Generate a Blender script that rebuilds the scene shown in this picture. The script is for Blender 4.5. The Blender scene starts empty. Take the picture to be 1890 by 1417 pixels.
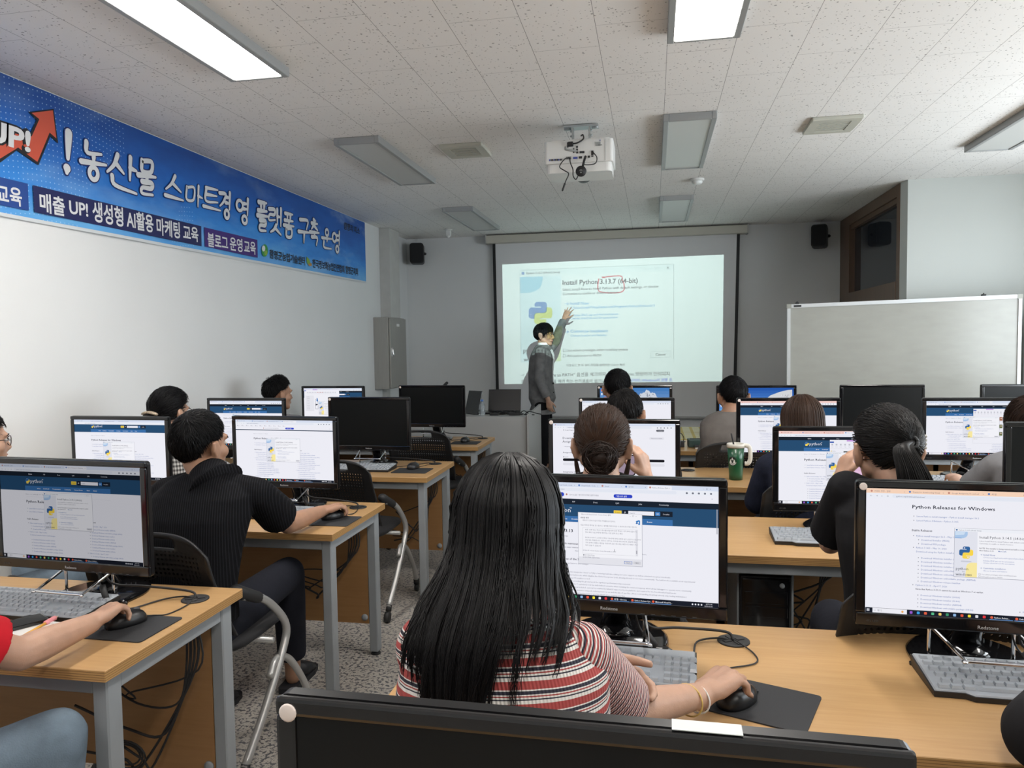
import bpy, bmesh, math, random
from mathutils import Vector, Matrix, Euler, noise
PI = math.pi
S = bpy.context.scene
COL = S.collection
# ---------------------------------------------------------------- camera
IMW, IMH, FPX, CH = 1890, 1417, 1375.84, 1.4755
CR = Vector((0.98245497, 0.1859166, -0.01473932))
CU = Vector((0.0044377, 0.05570481, 0.99843742))
CW = Vector((-0.18644714, 0.98098522, -0.05390242))
CAMP = Vector((0, 0, CH))
cd = bpy.data.cameras.new('camera'); cam = bpy.data.objects.new('camera', cd); COL.objects.link(cam)
cd.sensor_fit = 'HORIZONTAL'; cd.sensor_width = 36.0; cd.lens = FPX / IMW * 36.0; cd.clip_start = 0.05; cd.clip_end = 100
m = Matrix.Identity(4)
for i in range(3):
    m[i][0] = CR[i]; m[i][1] = CU[i]; m[i][2] = -CW[i]; m[i][3] = CAMP[i]
cam.matrix_world = m
S.camera = cam
# survey helpers: where the sight line through a photo pixel meets a plane of the room
def ray(x, y): return CR * ((x - 945) / FPX) - CU * ((y - 708.5) / FPX) + CW
def atY(x, y, Y): d = ray(x, y); return CAMP + d * (Y / d.y)
def atZ(x, y, Z): d = ray(x, y); return CAMP + d * ((Z - CH) / d.z)
def atX(x, y, X): d = ray(x, y); return CAMP + d * (X / d.x)
# ---------------------------------------------------------------- exposure, world, lamps
S.view_settings.view_transform = 'Standard'
S.view_settings.look = 'None'
S.view_settings.exposure = 1.0
S.view_settings.gamma = 1.0
S.view_settings.use_curve_mapping = False
w = bpy.data.worlds.new('world'); S.world = w; w.use_nodes = True
w.node_tree.nodes['Background'].inputs[0].default_value = (0.55, 0.62, 0.7, 1)
w.node_tree.nodes['Background'].inputs[1].default_value = 0.35
LAMP_STRENGTH = 16.0        # lit ceiling panels
SCREEN_STRENGTH = 0.49     # computer displays
PROJECTOR_WATTS = 345.0
DAYLIGHT_WATTS = 84.0
# daylight comes through the long window band of the right-hand wall (built with the room): its radiance
WINDOW_RADIANCE = DAYLIGHT_WATTS/(1.3*4.5*PI)
# ---------------------------------------------------------------- materials
MATS = {}
def mat(name, col, rough=0.5, metal=0.0, var=0.0, vscale=8.0, bump=0.0, bscale=60.0, coat=0.0, spec=0.5, trans=0.0, sheen=0.0):
    if name in MATS: return MATS[name]
    m = bpy.data.materials.new(name); m.use_nodes = True; MATS[name] = m
    nt = m.node_tree; b = nt.nodes['Principled BSDF']
    b.inputs['Base Color'].default_value = (*col, 1); b.inputs['Roughness'].default_value = rough
    b.inputs['Metallic'].default_value = metal; b.inputs['Specular IOR Level'].default_value = spec
    if coat: b.inputs['Coat Weight'].default_value = coat; b.inputs['Coat Roughness'].default_value = 0.08
    if trans: b.inputs['Transmission Weight'].default_value = trans
    if sheen: b.inputs['Sheen Weight'].default_value = sheen
    tc = nt.nodes.new('ShaderNodeTexCoord')
    if var:
        n = nt.nodes.new('ShaderNodeTexNoise'); n.inputs['Scale'].default_value = vscale; n.inputs['Detail'].default_value = 4
        nt.links.new(tc.outputs['Object'], n.inputs['Vector'])
        r = nt.nodes.new('ShaderNodeValToRGB')
        r.color_ramp.elements[0].position = 0.3; r.color_ramp.elements[1].position = 0.7
        r.color_ramp.elements[0].color = (*[c*(1-var) for c in col], 1); r.color_ramp.elements[1].color = (*[min(1, c*(1+var)) for c in col], 1)
        nt.links.new(n.outputs['Fac'], r.inputs['Fac']); nt.links.new(r.outputs['Color'], b.inputs['Base Color'])
    if bump:
        n = nt.nodes.new('ShaderNodeTexNoise'); n.inputs['Scale'].default_value = bscale; n.inputs['Detail'].default_value = 3
        nt.links.new(tc.outputs['Object'], n.inputs['Vector'])
        bp = nt.nodes.new('ShaderNodeBump'); bp.inputs['Strength'].default_value = bump; bp.inputs['Distance'].default_value = 0.004
        nt.links.new(n.outputs['Fac'], bp.inputs['Height']); nt.links.new(bp.outputs['Normal'], b.inputs['Normal'])
    return m
class NT:
    """tiny node-graph writer"""
    def __init__(s, name):
        s.m = bpy.data.materials.new(name); s.m.use_nodes = True; MATS[name] = s.m
        s.t = s.m.node_tree; s.b = s.t.nodes['Principled BSDF']
    def n(s, kind, **kw):
        x = s.t.nodes.new('ShaderNode' + kind)
        for k, v in kw.items(): setattr(x, k, v)
        return x
    def l(s, a, b): s.t.links.new(a, b)
    def obj(s): return s.n('TexCoord').outputs['Object']
    def xyz(s, v):
        x = s.n('SeparateXYZ'); s.l(v, x.inputs[0]); return x.outputs
    def math(s, op, a, b=None, c=None):
        x = s.n('Math', operation=op)
        for i, q in enumerate((a, b, c)):
            if q is None: continue
            if isinstance(q, (int, float)): x.inputs[i].default_value = q
            else: s.l(q, x.inputs[i])
        return x.outputs[0]
    def mix(s, f, a, b):
        x = s.n('Mix', data_type='RGBA')
        for q, i in ((f, 0), (a, 6), (b, 7)):
            if isinstance(q, (int, float)): x.inputs[i].default_value = q
            elif isinstance(q, tuple): x.inputs[i].default_value = (*q, 1)
            else: s.l(q, x.inputs[i])
        return x.outputs[2]
    def noise(s, v, scale, detail=3, rough=0.5):
        x = s.n('TexNoise'); x.inputs['Scale'].default_value = scale; x.inputs['Detail'].default_value = detail; x.inputs['Roughness'].default_value = rough
        s.l(v, x.inputs['Vector']); return x.outputs['Fac']
    def ramp(s, f, stops, interp='LINEAR'):
        x = s.n('ValToRGB'); cr = x.color_ramp; cr.interpolation = interp
        while len(cr.elements) < len(stops): cr.elements.new(0.5)
        for e, (p, c) in zip(cr.elements, stops): e.position = p; e.color = (*c, 1)
        s.l(f, x.inputs[0]); return x.outputs[0]
    def scale(s, v, sc):
        x = s.n('Mapping'); x.inputs['Scale'].default_value = sc; s.l(v, x.inputs['Vector']); return x.outputs[0]
    def bump(s, h, st=0.3, d=0.002):
        x = s.n('Bump'); x.inputs['Strength'].default_value = st; x.inputs['Distance'].default_value = d
        s.l(h, x.inputs['Height']); s.l(x.outputs[0], s.b.inputs['Normal'])
    def col(s, c): s.l(c, s.b.inputs['Base Color'])
    def rough(s, r): s.b.inputs['Roughness'].default_value = r
# ---------------------------------------------------------------- mesh writer
class MB:
    def __init__(s): s.v = []; s.f = []; s.mi = []; s.sm = []; s.fc = []
    def add(s, vs, fs, mi=0, sm=True, col=None):
        o = len(s.v); s.v.extend([tuple(p) for p in vs])
        for f in fs: s.f.append(tuple(i + o for i in f)); s.mi.append(mi); s.sm.append(sm); s.fc.append(col)
    def box(s, lo, hi, mi=0, bev=0.0, M=None, seg=2):
        if bev <= 0:
            x0, y0, z0 = lo; x1, y1, z1 = hi
            vs = [Vector(p) for p in ((x0,y0,z0),(x1,y0,z0),(x1,y1,z0),(x0,y1,z0),(x0,y0,z1),(x1,y0,z1),(x1,y1,z1),(x0,y1,z1))]
            fs = [(0,3,2,1),(4,5,6,7),(0,1,5,4),(1,2,6,5),(2,3,7,6),(3,0,4,7)]
        else:
            bm = bmesh.new(); bmesh.ops.create_cube(bm, size=1)
            c = [(a+b)/2 for a, b in zip(lo, hi)]; d = [b-a for a, b in zip(lo, hi)]
            for v in bm.verts: v.co = Vector((v.co.x*d[0]+c[0], v.co.y*d[1]+c[1], v.co.z*d[2]+c[2]))
            bmesh.ops.bevel(bm, geom=bm.edges[:], offset=bev, segments=seg, affect='EDGES', profile=0.6)
            bm.verts.index_update(); vs = [v.co.copy() for v in bm.verts]; fs = [[v.index for v in f.verts] for f in bm.faces]; bm.free()
        if M is not None: vs = [M @ v for v in vs]
        s.add(vs, fs, mi, False)
    def sweep(s, pts, rad, n=10, mi=0, caps=True, sm=True, ellipse=None):
        """tube along a polyline; rad is a number or one radius per point"""
        pts = [Vector(p) for p in pts]; k = len(pts)
        if not hasattr(rad, '__len__'): rad = [rad]*k
        t0 = (pts[1]-pts[0]).normalized()
        up = Vector((0,0,1)) if abs(t0.z) < 0.9 else Vector((0,1,0))
        a = t0.cross(up).normalized(); vs = []
        for i in range(k):
            if i == 0: t = pts[1]-pts[0]
            elif i == k-1: t = pts[-1]-pts[-2]
            else: t = (pts[i+1]-pts[i]).normalized()+(pts[i]-pts[i-1]).normalized()
            t.normalize() if t.length > 1e-9 else None
            a = (a - t*a.dot(t)); a = a.normalized() if a.length > 1e-6 else t.orthogonal().normalized()
            b = t.cross(a)
            for j in range(n):
                q = 2*PI*j/n; vs.append(pts[i] + a*(math.cos(q)*rad[i]) + b*(math.sin(q)*rad[i]*(ellipse or 1)))
        fs = [(i*n+j, i*n+(j+1) % n, (i+1)*n+(j+1) % n, (i+1)*n+j) for i in range(k-1) for j in range(n)]
        if caps: fs += [tuple(range(n-1, -1, -1)), tuple((k-1)*n+j for j in range(n))]
        s.add(vs, fs, mi, sm)
    def cap(s, p0, r0, p1, r1, n=14, mi=0, flat0=False, flat1=False):
        """tapered capsule"""
        p0 = Vector(p0); p1 = Vector(p1); d = (p1-p0).normalized() if (p1-p0).length > 1e-7 else Vector((0,0,1))
        P = []; R = []
        if flat0: P.append(p0); R.append(r0)
        else:
            for a in (-85, -60, -30, 0): P.append(p0 + d*(r0*math.sin(math.radians(a)))); R.append(r0*math.cos(math.radians(a)))
        if flat1: P.append(p1); R.append(r1)
        else:
            for a in (0, 30, 60, 85): P.append(p1 + d*(r1*math.sin(math.radians(a)))); R.append(r1*math.cos(math.radians(a)))
        s.sweep(P, R, n, mi)
    def ell(s, c, r, M=None, mi=0, nu=16, nv=10):
        c = Vector(c); vs = []
        for i in range(1, nv):
            th = PI*i/nv
            for j in range(nu):
                ph = 2*PI*j/nu; vs.append(Vector((r[0]*math.sin(th)*math.cos(ph), r[1]*math.sin(th)*math.sin(ph), r[2]*math.cos(th))))
        vs += [Vector((0,0,r[2])), Vector((0,0,-r[2]))]
        if M is not None: vs = [M @ v for v in vs]
        vs = [v + c for v in vs]
        fs = [(i*nu+j, (i+1)*nu+j, (i+1)*nu+(j+1) % nu, i*nu+(j+1) % nu) for i in range(nv-2) for j in range(nu)]
        t, b = (nv-1)*nu, (nv-1)*nu+1
        fs += [(t, j, (j+1) % nu) for j in range(nu)] + [(b, (nv-2)*nu+(j+1) % nu, (nv-2)*nu+j) for j in range(nu)]
        s.add(vs, fs, mi)
    def loft(s, rings, n=24, mi=0, sq=2.3):
        """rings of (centre, rx, ry, xdir, ydir) super-ellipses"""
        vs = []
        for c, rx, ry, xd, yd in rings:
            for j in range(n):
                q = 2*PI*j/n; cx, cy = math.cos(q), math.sin(q)
                vs.append(Vector(c) + Vector(xd)*(rx*math.copysign(abs(cx)**(2/sq), cx)) + Vector(yd)*(ry*math.copysign(abs(cy)**(2/sq), cy)))
        k = len(rings)
        fs = [(i*n+j, i*n+(j+1) % n, (i+1)*n+(j+1) % n, (i+1)*n+j) for i in range(k-1) for j in range(n)]
        fs += [tuple(range(n-1, -1, -1)), tuple((k-1)*n+j for j in range(n))]
        s.add(vs, fs, mi)
    def prism(s, poly, z0, z1, mi=0, M=None, sm=False):
        """polygon in xy extruded in z"""
        n = len(poly)
        vs = [Vector((x, y, z0)) for x, y in poly] + [Vector((x, y, z1)) for x, y in poly]
        if M is not None: vs = [M @ v for v in vs]
        fs = [tuple(range(n-1, -1, -1)), tuple(range(n, 2*n))] + [(j, (j+1) % n, n+(j+1) % n, n+j) for j in range(n)]
        s.add(vs, fs, mi, sm)
    def lathe(s, prof, c=(0,0,0), n=24, mi=0, M=None):
        c = Vector(c); vs = []
        for r, z in prof:
            for j in range(n):
                q = 2*PI*j/n; v = Vector((r*math.cos(q), r*math.sin(q), z)); vs.append((M @ v if M is not None else v) + c)
        k = len(prof)
        fs = [(i*n+j, i*n+(j+1) % n, (i+1)*n+(j+1) % n, (i+1)*n+j) for i in range(k-1) for j in range(n)]
        fs += [tuple(range(n-1, -1, -1)), tuple((k-1)*n+j for j in range(n))]
        s.add(vs, fs, mi)
    def build(s, name, mats, parent=None, loc=None, smooth_angle=None):
        me = bpy.data.meshes.new(name); me.from_pydata(s.v, [], s.f)
        if not isinstance(mats, (list, tuple)): mats = [mats]
        for m in mats: me.materials.append(m)
        me.polygons.foreach_set('material_index', s.mi); me.polygons.foreach_set('use_smooth', s.sm)
        if any(c is not None for c in s.fc):
            at = me.color_attributes.new('Col', 'FLOAT_COLOR', 'CORNER'); buf = []
            for f, c in zip(s.f, s.fc):
                c = c or (1, 1, 1)
                for _ in f: buf += [c[0], c[1], c[2], 1.0]
            at.data.foreach_set('color', buf)
        me.update()
        o = bpy.data.objects.new(name, me); COL.objects.link(o)
        if parent is not None: o.parent = parent
        if loc is not None: o.location = loc
        return o
def rrect(w, h, r, n=5, cx=0, cy=0):
    pts = []
    for sx, sy, a0 in ((1,1,0), (-1,1,90), (-1,-1,180), (1,-1,270)):
        for k in range(n+1):
            a = math.radians(a0 + 90*k/n); pts.append((cx+sx*(w/2-r)+r*math.cos(a), cy+sy*(h/2-r)+r*math.sin(a)))
    return pts
def bez(pts, n=8):
    """Catmull-Rom through points"""
    P = [Vector(p) for p in pts]; P = [P[0]*2-P[1]] + P + [P[-1]*2-P[-2]]; out = []
    for i in range(1, len(P)-2):
        for k in range(n):
            t = k/n; a, b, c, d = P[i-1], P[i], P[i+1], P[i+2]
            out.append(0.5*((2*b)+(c-a)*t+(2*a-5*b+4*c-d)*t*t+(3*b-a-3*c+d)*t**3))
    return out + [P[-2]]
def thing(name, label, cat, loc=(0,0,0), rz=0.0, group=None):
    o = bpy.data.objects.new(name, None); COL.objects.link(o); o.empty_display_size = 0.1
    o.location = loc; o.rotation_euler = (0, 0, rz); o['label'] = label; o['category'] = cat
    if group: o['group'] = group
    return o
def tag(o, label, cat, group=None):
    o['label'] = label; o['category'] = cat
    if group: o['group'] = group
    return o
def struct(o): o['kind'] = 'structure'; return o
KIDS = {}
def kids(o): return [c for c in bpy.data.objects if c.parent == o]
def copy_tree(root, loc=None, rz=None, label=None, group=None):
    r = root.copy(); COL.objects.link(r)
    if loc is not None: r.location = loc
    if rz is not None: r.rotation_euler = (0, 0, rz)
    if label: r['label'] = label
    if group: r['group'] = group
    if root.name not in KIDS: KIDS[root.name] = [(c, kids(c)) for c in kids(root)]
    for c, gs in KIDS[root.name]:
        d = c.copy(); COL.objects.link(d); d.parent = r
        for g in gs:
            e = g.copy(); COL.objects.link(e); e.parent = d
    return r
# lettering: glyph outlines of the bundled font as flat meshes, cached
TXT = {}
def glyphs(txt, bold=0.0, res=2):
    k = (txt, bold, res)
    if k in TXT: return TXT[k]
    c = bpy.data.curves.new('lettering', 'FONT'); c.body = txt; c.size = 1.0; c.resolution_u = res; c.offset = bold
    o = bpy.data.objects.new('lettering', c); COL.objects.link(o)
    dg = bpy.context.evaluated_depsgraph_get(); me = bpy.data.meshes.new_from_object(o.evaluated_get(dg))
    vs = [(v.co.x, v.co.y) for v in me.vertices]; fs = [tuple(p.vertices) for p in me.polygons]
    bpy.data.objects.remove(o); bpy.data.curves.remove(c); bpy.data.meshes.remove(me)
    xs = [v[0] for v in vs] or [0]; ys = [v[1] for v in vs] or [0]
    TXT[k] = (vs, fs, (min(xs), min(ys), max(xs), max(ys))); return TXT[k]
# ================================================================ SETTING
HC = 2.805; XL, YF, XN, YN, XR, YB = -3.05, 9.06, 2.083, 6.87, 3.62, -2.7
def wall_mat(name, col):
    g = NT(name); o = g.obj()
    a = g.noise(o, 1.3, 4); b = g.noise(o, 160, 2)
    g.col(g.mix(a, tuple(c*0.94 for c in col), tuple(min(1, c*1.05) for c in col))); g.rough(0.62); g.bump(b, 0.12, 0.001)
    return g.m
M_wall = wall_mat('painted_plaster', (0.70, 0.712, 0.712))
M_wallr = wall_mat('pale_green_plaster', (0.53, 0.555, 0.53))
# acoustic ceiling tiles 300 x 600 in brick bond with black pinholes
g = NT('acoustic_ceiling_tile'); o = g.obj(); x, y, z = g.xyz(o)
u = g.math('DIVIDE', g.math('SUBTRACT', x, 0.0674), 0.3); row = g.math('FLOOR', u); fu = g.math('FRACT', u)
off = g.math('MULTIPLY', g.math('FRACT', g.math('MULTIPLY', row, 0.37)), 1.0)
fv = g.math('FRACT', g.math('ADD', g.math('DIVIDE', y, 0.6), off))
du = g.math('MULTIPLY', g.math('MINIMUM', fu, g.math('SUBTRACT', 1.0, fu)), 0.3)
dv = g.math('MULTIPLY', g.math('MINIMUM', fv, g.math('SUBTRACT', 1.0, fv)), 0.6)
joint = g.math('MAXIMUM', g.math('LESS_THAN', du, 0.0011), g.math('LESS_THAN', dv, 0.0008))
warp = g.n('MixRGB', blend_type='ADD'); warp.inputs[0].default_value = 1.0
nz = g.n('TexNoise'); nz.inputs['Scale'].default_value = 40; g.l(o, nz.inputs['Vector'])
vs_ = g.n('VectorMath', operation='SCALE'); vs_.inputs[3].default_value = 0.03; g.l(nz.outputs['Color'], vs_.inputs[0])
va = g.n('VectorMath', operation='ADD'); g.l(o, va.inputs[0]); g.l(vs_.outputs[0], va.inputs[1])
vo = g.n('TexVoronoi'); vo.inputs['Scale'].default_value = 58; g.l(va.outputs[0], vo.inputs['Vector'])
cx = g.n('SeparateColor'); g.l(vo.outputs['Color'], cx.inputs[0])
rad = g.math('MULTIPLY', cx.outputs[0], 0.31)
hole = g.math('LESS_THAN', vo.outputs['Distance'], g.math('SUBTRACT', rad, 0.02))
base = g.mix(g.noise(o, 2.0, 3), (0.80, 0.785, 0.76), (0.87, 0.855, 0.83))
g.col(g.mix(joint, g.mix(g.math('MULTIPLY', hole, 0.62), base, (0.10, 0.09, 0.08)), (0.24, 0.23, 0.22))); g.rough(0.85)
g.bump(g.math('SUBTRACT', 1.0, g.math('MAXIMUM', joint, hole)), 0.25, 0.002); M_ceil = g.m
# flecked vinyl floor tiles
g = NT('flecked_vinyl_floor'); o = g.obj(); x, y, z = g.xyz(o)
d1 = g.noise(o, 62, 3, 0.55); d2 = g.noise(g.scale(o, (1, 1.7, 1)), 95, 2)
fl = g.ramp(d1, [(0.535, (0, 0, 0)), (0.56, (1, 1, 1))]); fl2 = g.ramp(d2, [(0.60, (0, 0, 0)), (0.63, (1, 1, 1))])
base = g.mix(g.noise(o, 9, 3), (0.40, 0.37, 0.33), (0.52, 0.49, 0.445))
c1 = g.mix(fl, base, (0.115, 0.115, 0.125)); c2 = g.mix(fl2, c1, (0.17, 0.165, 0.17))
tu = g.math('FRACT', g.math('DIVIDE', x, 0.45)); tv = g.math('FRACT', g.math('DIVIDE', y, 0.45))
seam = g.math('MAXIMUM', g.math('LESS_THAN', tu, 0.005), g.math('LESS_THAN', tv, 0.005))
g.col(g.mix(g.math('MULTIPLY', seam, 0.6), c2, (0.12, 0.115, 0.11))); g.rough(0.38); M_floor = g.m
def slab(name, lo, hi, m):
    b = MB(); b.box(lo, hi); return struct(b.build(name, m))
slab('floor', (XL-.2, YB-.2, -.1), (XR+.2, YF+.2, 0), M_floor)
slab('ceiling', (XL-.2, YB-.2, HC), (XR+.2, YF+.2, HC+.1), M_ceil)
slab('wall_left', (XL-.15, YB-.15, 0), (XL, YF+.15, HC), M_wall)
slab('wall_front', (XL, YF, 0), (XN+.2, YF+.15, HC), M_wall)
slab('wall_back', (XL, YB-.15, 0), (XR, YB, HC), M_wall)
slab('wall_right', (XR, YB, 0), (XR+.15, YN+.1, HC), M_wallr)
g = NT('bright_window_glass'); e = g.n('Emission'); e.inputs[0].default_value = (.86, .94, 1.0, 1); e.inputs[1].default_value = WINDOW_RADIANCE
g.l(e.outputs[0], g.t.nodes['Material Output'].inputs[0]); M_sky = g.m
fr = MB(); wy0, wy1, wz0, wz1 = 1.35, 6.0, .98, 2.30
fr.box((XR-.06, wy0-.05, wz0-.05), (XR, wy1+.05, wz0)); fr.box((XR-.06, wy0-.05, wz1), (XR, wy1+.05, wz1+.05))
for k in range(5): yk = wy0-.03+(wy1-wy0)*k/4; fr.box((XR-.06, yk, wz0), (XR, yk+.05, wz1))
wn = struct(fr.build('window_1', mat('white_window_frame', (.62, .63, .63), .4)))
for k in range(4):
    q = MB(); ya = wy0+.02+(wy1-wy0)*k/4; yb = wy0-.03+(wy1-wy0)*(k+1)/4; q.add([(XR-.03, ya, wz0), (XR-.03, yb, wz0), (XR-.03, yb, wz1), (XR-.03, ya, wz1)], [(0, 1, 2, 3)], 0, False); q.build('pane', M_sky, wn)
b = MB()   # the jutting block beside the door, its near corner chamfered
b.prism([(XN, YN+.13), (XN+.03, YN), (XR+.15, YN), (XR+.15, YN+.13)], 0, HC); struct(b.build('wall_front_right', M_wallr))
# door in the niche wall: frame, mullions, transom glass, door leaf, lintel panels
M_wood_dk = NT('dark_brown_door_wood'); g = M_wood_dk; o = g.obj()
nz = g.noise(g.scale(o, (30, 30, 1.5)), 3, 4); g.col(g.mix(nz, (0.10, 0.055, 0.034), (0.19, 0.115, 0.072))); g.rough(0.45); M_wood_dk = g.m
M_glass = mat('dark_transom_glass', (0.030, 0.034, 0.042), rough=0.03, spec=0.8)
y0, y1, z0t, z1t = 7.05, 8.66, 1.93, 2.66
fr = MB()
fr.box((XN, 6.98, 2.70), (XN+.12, 9.055, HC-.004)); fr.box((XN, 6.98, 0), (XN+.12, 7.06, 2.70)); fr.box((XN, 8.66, 0), (XN+.12, 9.055, 2.70))
fr.box((XN-.008, 7.06, 1.80), (XN+.11, 8.66, 1.97), bev=.006); fr.box((XN+.02, 7.06, 2.655), (XN+.10, 8.66, 2.70))
door = struct(fr.build('door_1', M_wood_dk))
b = MB(); b.box((XN+.06, 7.06, 1.97), (XN+.075, 8.66, 2.655)); b.build('transom_pane', M_glass, door)
b = MB(); b.box((XN+.05, 7.07, 0.004), (XN+.09, 7.86, 1.80), bev=.004); b.box((XN+.035, 7.16, 0.98), (XN+.052, 7.77, 1.70), bev=.01)
b.box((XN+.035, 7.16, 0.15), (XN+.052, 7.77, 0.86), bev=.01); b.build('door_leaf', M_wood_dk, door)
b = MB(); b.box((XN+.06, 7.86, 0.004), (XN+.10, 8.655, 1.80), bev=.004); b.box((XN+.045, 7.95, 0.98), (XN+.062, 8.56, 1.70), bev=.01)
b.box((XN+.045, 7.95, 0.15), (XN+.062, 8.56, 0.86), bev=.01); b.build('door_leaf', M_wood_dk, door)
slab('wall_niche', (XN+.12, YN+.13, 0), (XN+.2, YF, HC), M_wall)
# ---------------------------------------------------------------- ceiling lights
M_alu = mat('grey_aluminium_frame', (0.36, 0.37, 0.37), rough=0.45, metal=0.25)
M_diff_off = mat('unlit_milky_diffuser', (0.56, 0.57, 0.55), rough=0.35)
g = NT('lit_milky_diffuser'); e = g.n('Emission'); e.inputs[0].default_value = (1.0, 0.955, 0.90, 1); e.inputs[1].default_value = LAMP_STRENGTH
g.l(e.outputs[0], g.t.nodes['Material Output'].inputs[0]); M_diff_on = g.m
def ceiling_light(x, y, lit, label):
    t = thing('ceiling_light', label, 'ceiling light', (x, y, HC), 0, 'ceiling light panels')
    f = MB(); L, W, H = 1.27, 0.305, 0.045
    for lo, hi in (((-W/2, -L/2, -H), (-W/2+.03, L/2, 0)), ((W/2-.03, -L/2, -H), (W/2, L/2, 0)), ((-W/2+.03, -L/2, -H), (W/2-.03, -L/2+.02, 0)), ((-W/2+.03, L/2-.02, -H), (W/2-.03, L/2, 0))):
        f.box(lo, hi, bev=.003, seg=1)
    f.build('frame', M_alu, t)
    d = MB(); d.box((-W/2+.03, -L/2+.02, -H+.006), (W/2-.03, L/2-.02, -H+.014)); d.build('diffuser', M_diff_on if lit else M_diff_off, t)
ceiling_light(-1.853, 2.74, True, 'bright lit ceiling panel at upper left, over the blue banner')
ceiling_light(0.217, 2.74, True, 'bright lit ceiling panel cut off by the top edge, right of the middle')
ceiling_light(2.29, 2.74, True, 'lit ceiling panel over the right-hand seats, outside the picture')
for i, x in enumerate((-1.853, 0.217, 2.29)):
    ceiling_light(x, 0.20, True, 'lit ceiling panel above the photographer, %s row' % ('left', 'middle', 'right')[i])
ceiling_light(-1.853, 5.19, False, 'unlit long ceiling panel in the left row, beside the left air vent')
ceiling_light(0.217, 5.17, False, 'unlit long ceiling panel in the middle row, right of the projector')
ceiling_light(2.29, 5.15, False, 'unlit ceiling panel cut off by the right edge of the picture')
ceiling_light(-1.853, 7.70, False, 'small-looking unlit ceiling panel near the front wall, left row')
ceiling_light(0.217, 7.68, False, 'small-looking unlit ceiling panel above the projection screen, past the smoke detector')
# air vents
M_vent = mat('ivory_vent_plastic', (0.52, 0.52, 0.45), rough=0.5)
M_ventd = mat('vent_shadow_gap', (0.22, 0.22, 0.19), rough=0.7)
def vent(x, y, label):
    t = thing('air_vent', label, 'vent', (x, y, HC), 0, 'ceiling air vents')
    b = MB(); W, L = .29, .32
    b.box((-W/2, -L/2, -.022), (W/2, -L/2+.055, 0), bev=.004, seg=1); b.box((-W/2, L/2-.055, -.022), (W/2, L/2, 0), bev=.004, seg=1)
    b.box((-W/2, -L/2+.055, -.022), (-W/2+.055, L/2-.055, 0)); b.box((W/2-.055, -L/2+.055, -.022), (W/2, L/2-.055, 0)); b.build('frame', M_vent, t)
    s = MB(); s.box((-W/2+.055, -L/2+.055, -.006), (W/2-.055, L/2-.055, -.001)); s.build('backing', M_ventd, t)
    s = MB()
    for k in range(7): y_ = -L/2+.068+k*.030; s.box((-W/2+.055, y_, -.020), (W/2-.055, y_+.016, -.008))
    s.build('louvre', M_vent, t)
vent(-1.25, 5.02, 'square ivory ceiling air vent left of the projector')
vent(1.09, 4.97, 'square ivory ceiling air vent right of the projector, towards the door')
# smoke detector and sensor
M_white = mat('white_plastic', (0.72, 0.72, 0.70), rough=0.4)
t = thing('smoke_detector', 'round white smoke detector between two unlit ceiling panels', 'smoke detector', (0.36, 6.385, HC))
b = MB(); b.lathe([(.056, 0), (.058, -.012), (.05, -.018)]); b.build('base', M_white, t)
b = MB(); b.lathe([(.042, -.018), (.044, -.03), (.036, -.042), (.012, -.046)]); b.build('cap', mat('white_plastic_cap', (0.8, 0.82, 0.8), 0.35), t)
p = atZ(828, 430, 2.76)
t = thing('motion_sensor', 'small white sensor hanging from ceiling near the left loudspeaker', 'sensor', (p.x, p.y, HC))
b = MB(); b.lathe([(.045, 0), (.045, -.012), (.02, -.016)]); b.build('base', M_white, t)
b = MB(); b.box((-.028, -.02, -.085), (.028, .02, -.016), bev=.008); b.ell((0, -.012, -.085), (.02, .02, .018)); b.build('head', M_white, t)
# ---------------------------------------------------------------- loudspeakers
M_spk = mat('black_speaker_cabinet', (0.012, 0.012, 0.014), rough=0.5)
M_grl = mat('black_speaker_grille', (0.006, 0.006, 0.007), rough=0.75, bump=0.5, bscale=500)
def speaker(x, z, rz, label):
    t = thing('loudspeaker', label, 'loudspeaker', (x, YF-.16, z), rz, 'wall loudspeakers')
    b = MB(); b.prism(rrect(.17, .25, .035), -.09, .08, M=Matrix.Rotation(PI/2, 4, 'X')); b.build('cabinet', M_spk, t)
    b = MB(); b.prism(rrect(.145, .225, .028), .09, .098, M=Matrix.Rotation(PI/2, 4, 'X')); b.build('grille', M_grl, t)
    b = MB(); b.sweep([(.0, .08, 0), (.0, .15, .0)], .018, 10); b.box((-.03, .145, -.05), (.03, .158, .05)); b.build('wall_bracket', M_spk, t)
    b = MB(); b.sweep(bez([(0, .09, .1), (.0, .12, .16), (.01, .152, .22), (.0, .154, .30)]), .004, 6); b.build('cable', M_white, t)
    b = MB(); b.cap((.088, 0, 0), .018, (.10, 0, 0), .016); b.build('swivel_knob', M_spk, t)
speaker(-2.86, 2.60, math.radians(14), 'black wall loudspeaker in the left corner beside the electrical duct')
speaker(1.83, 2.62, math.radians(-14), 'black wall loudspeaker in the right corner beside the door transom')
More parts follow.
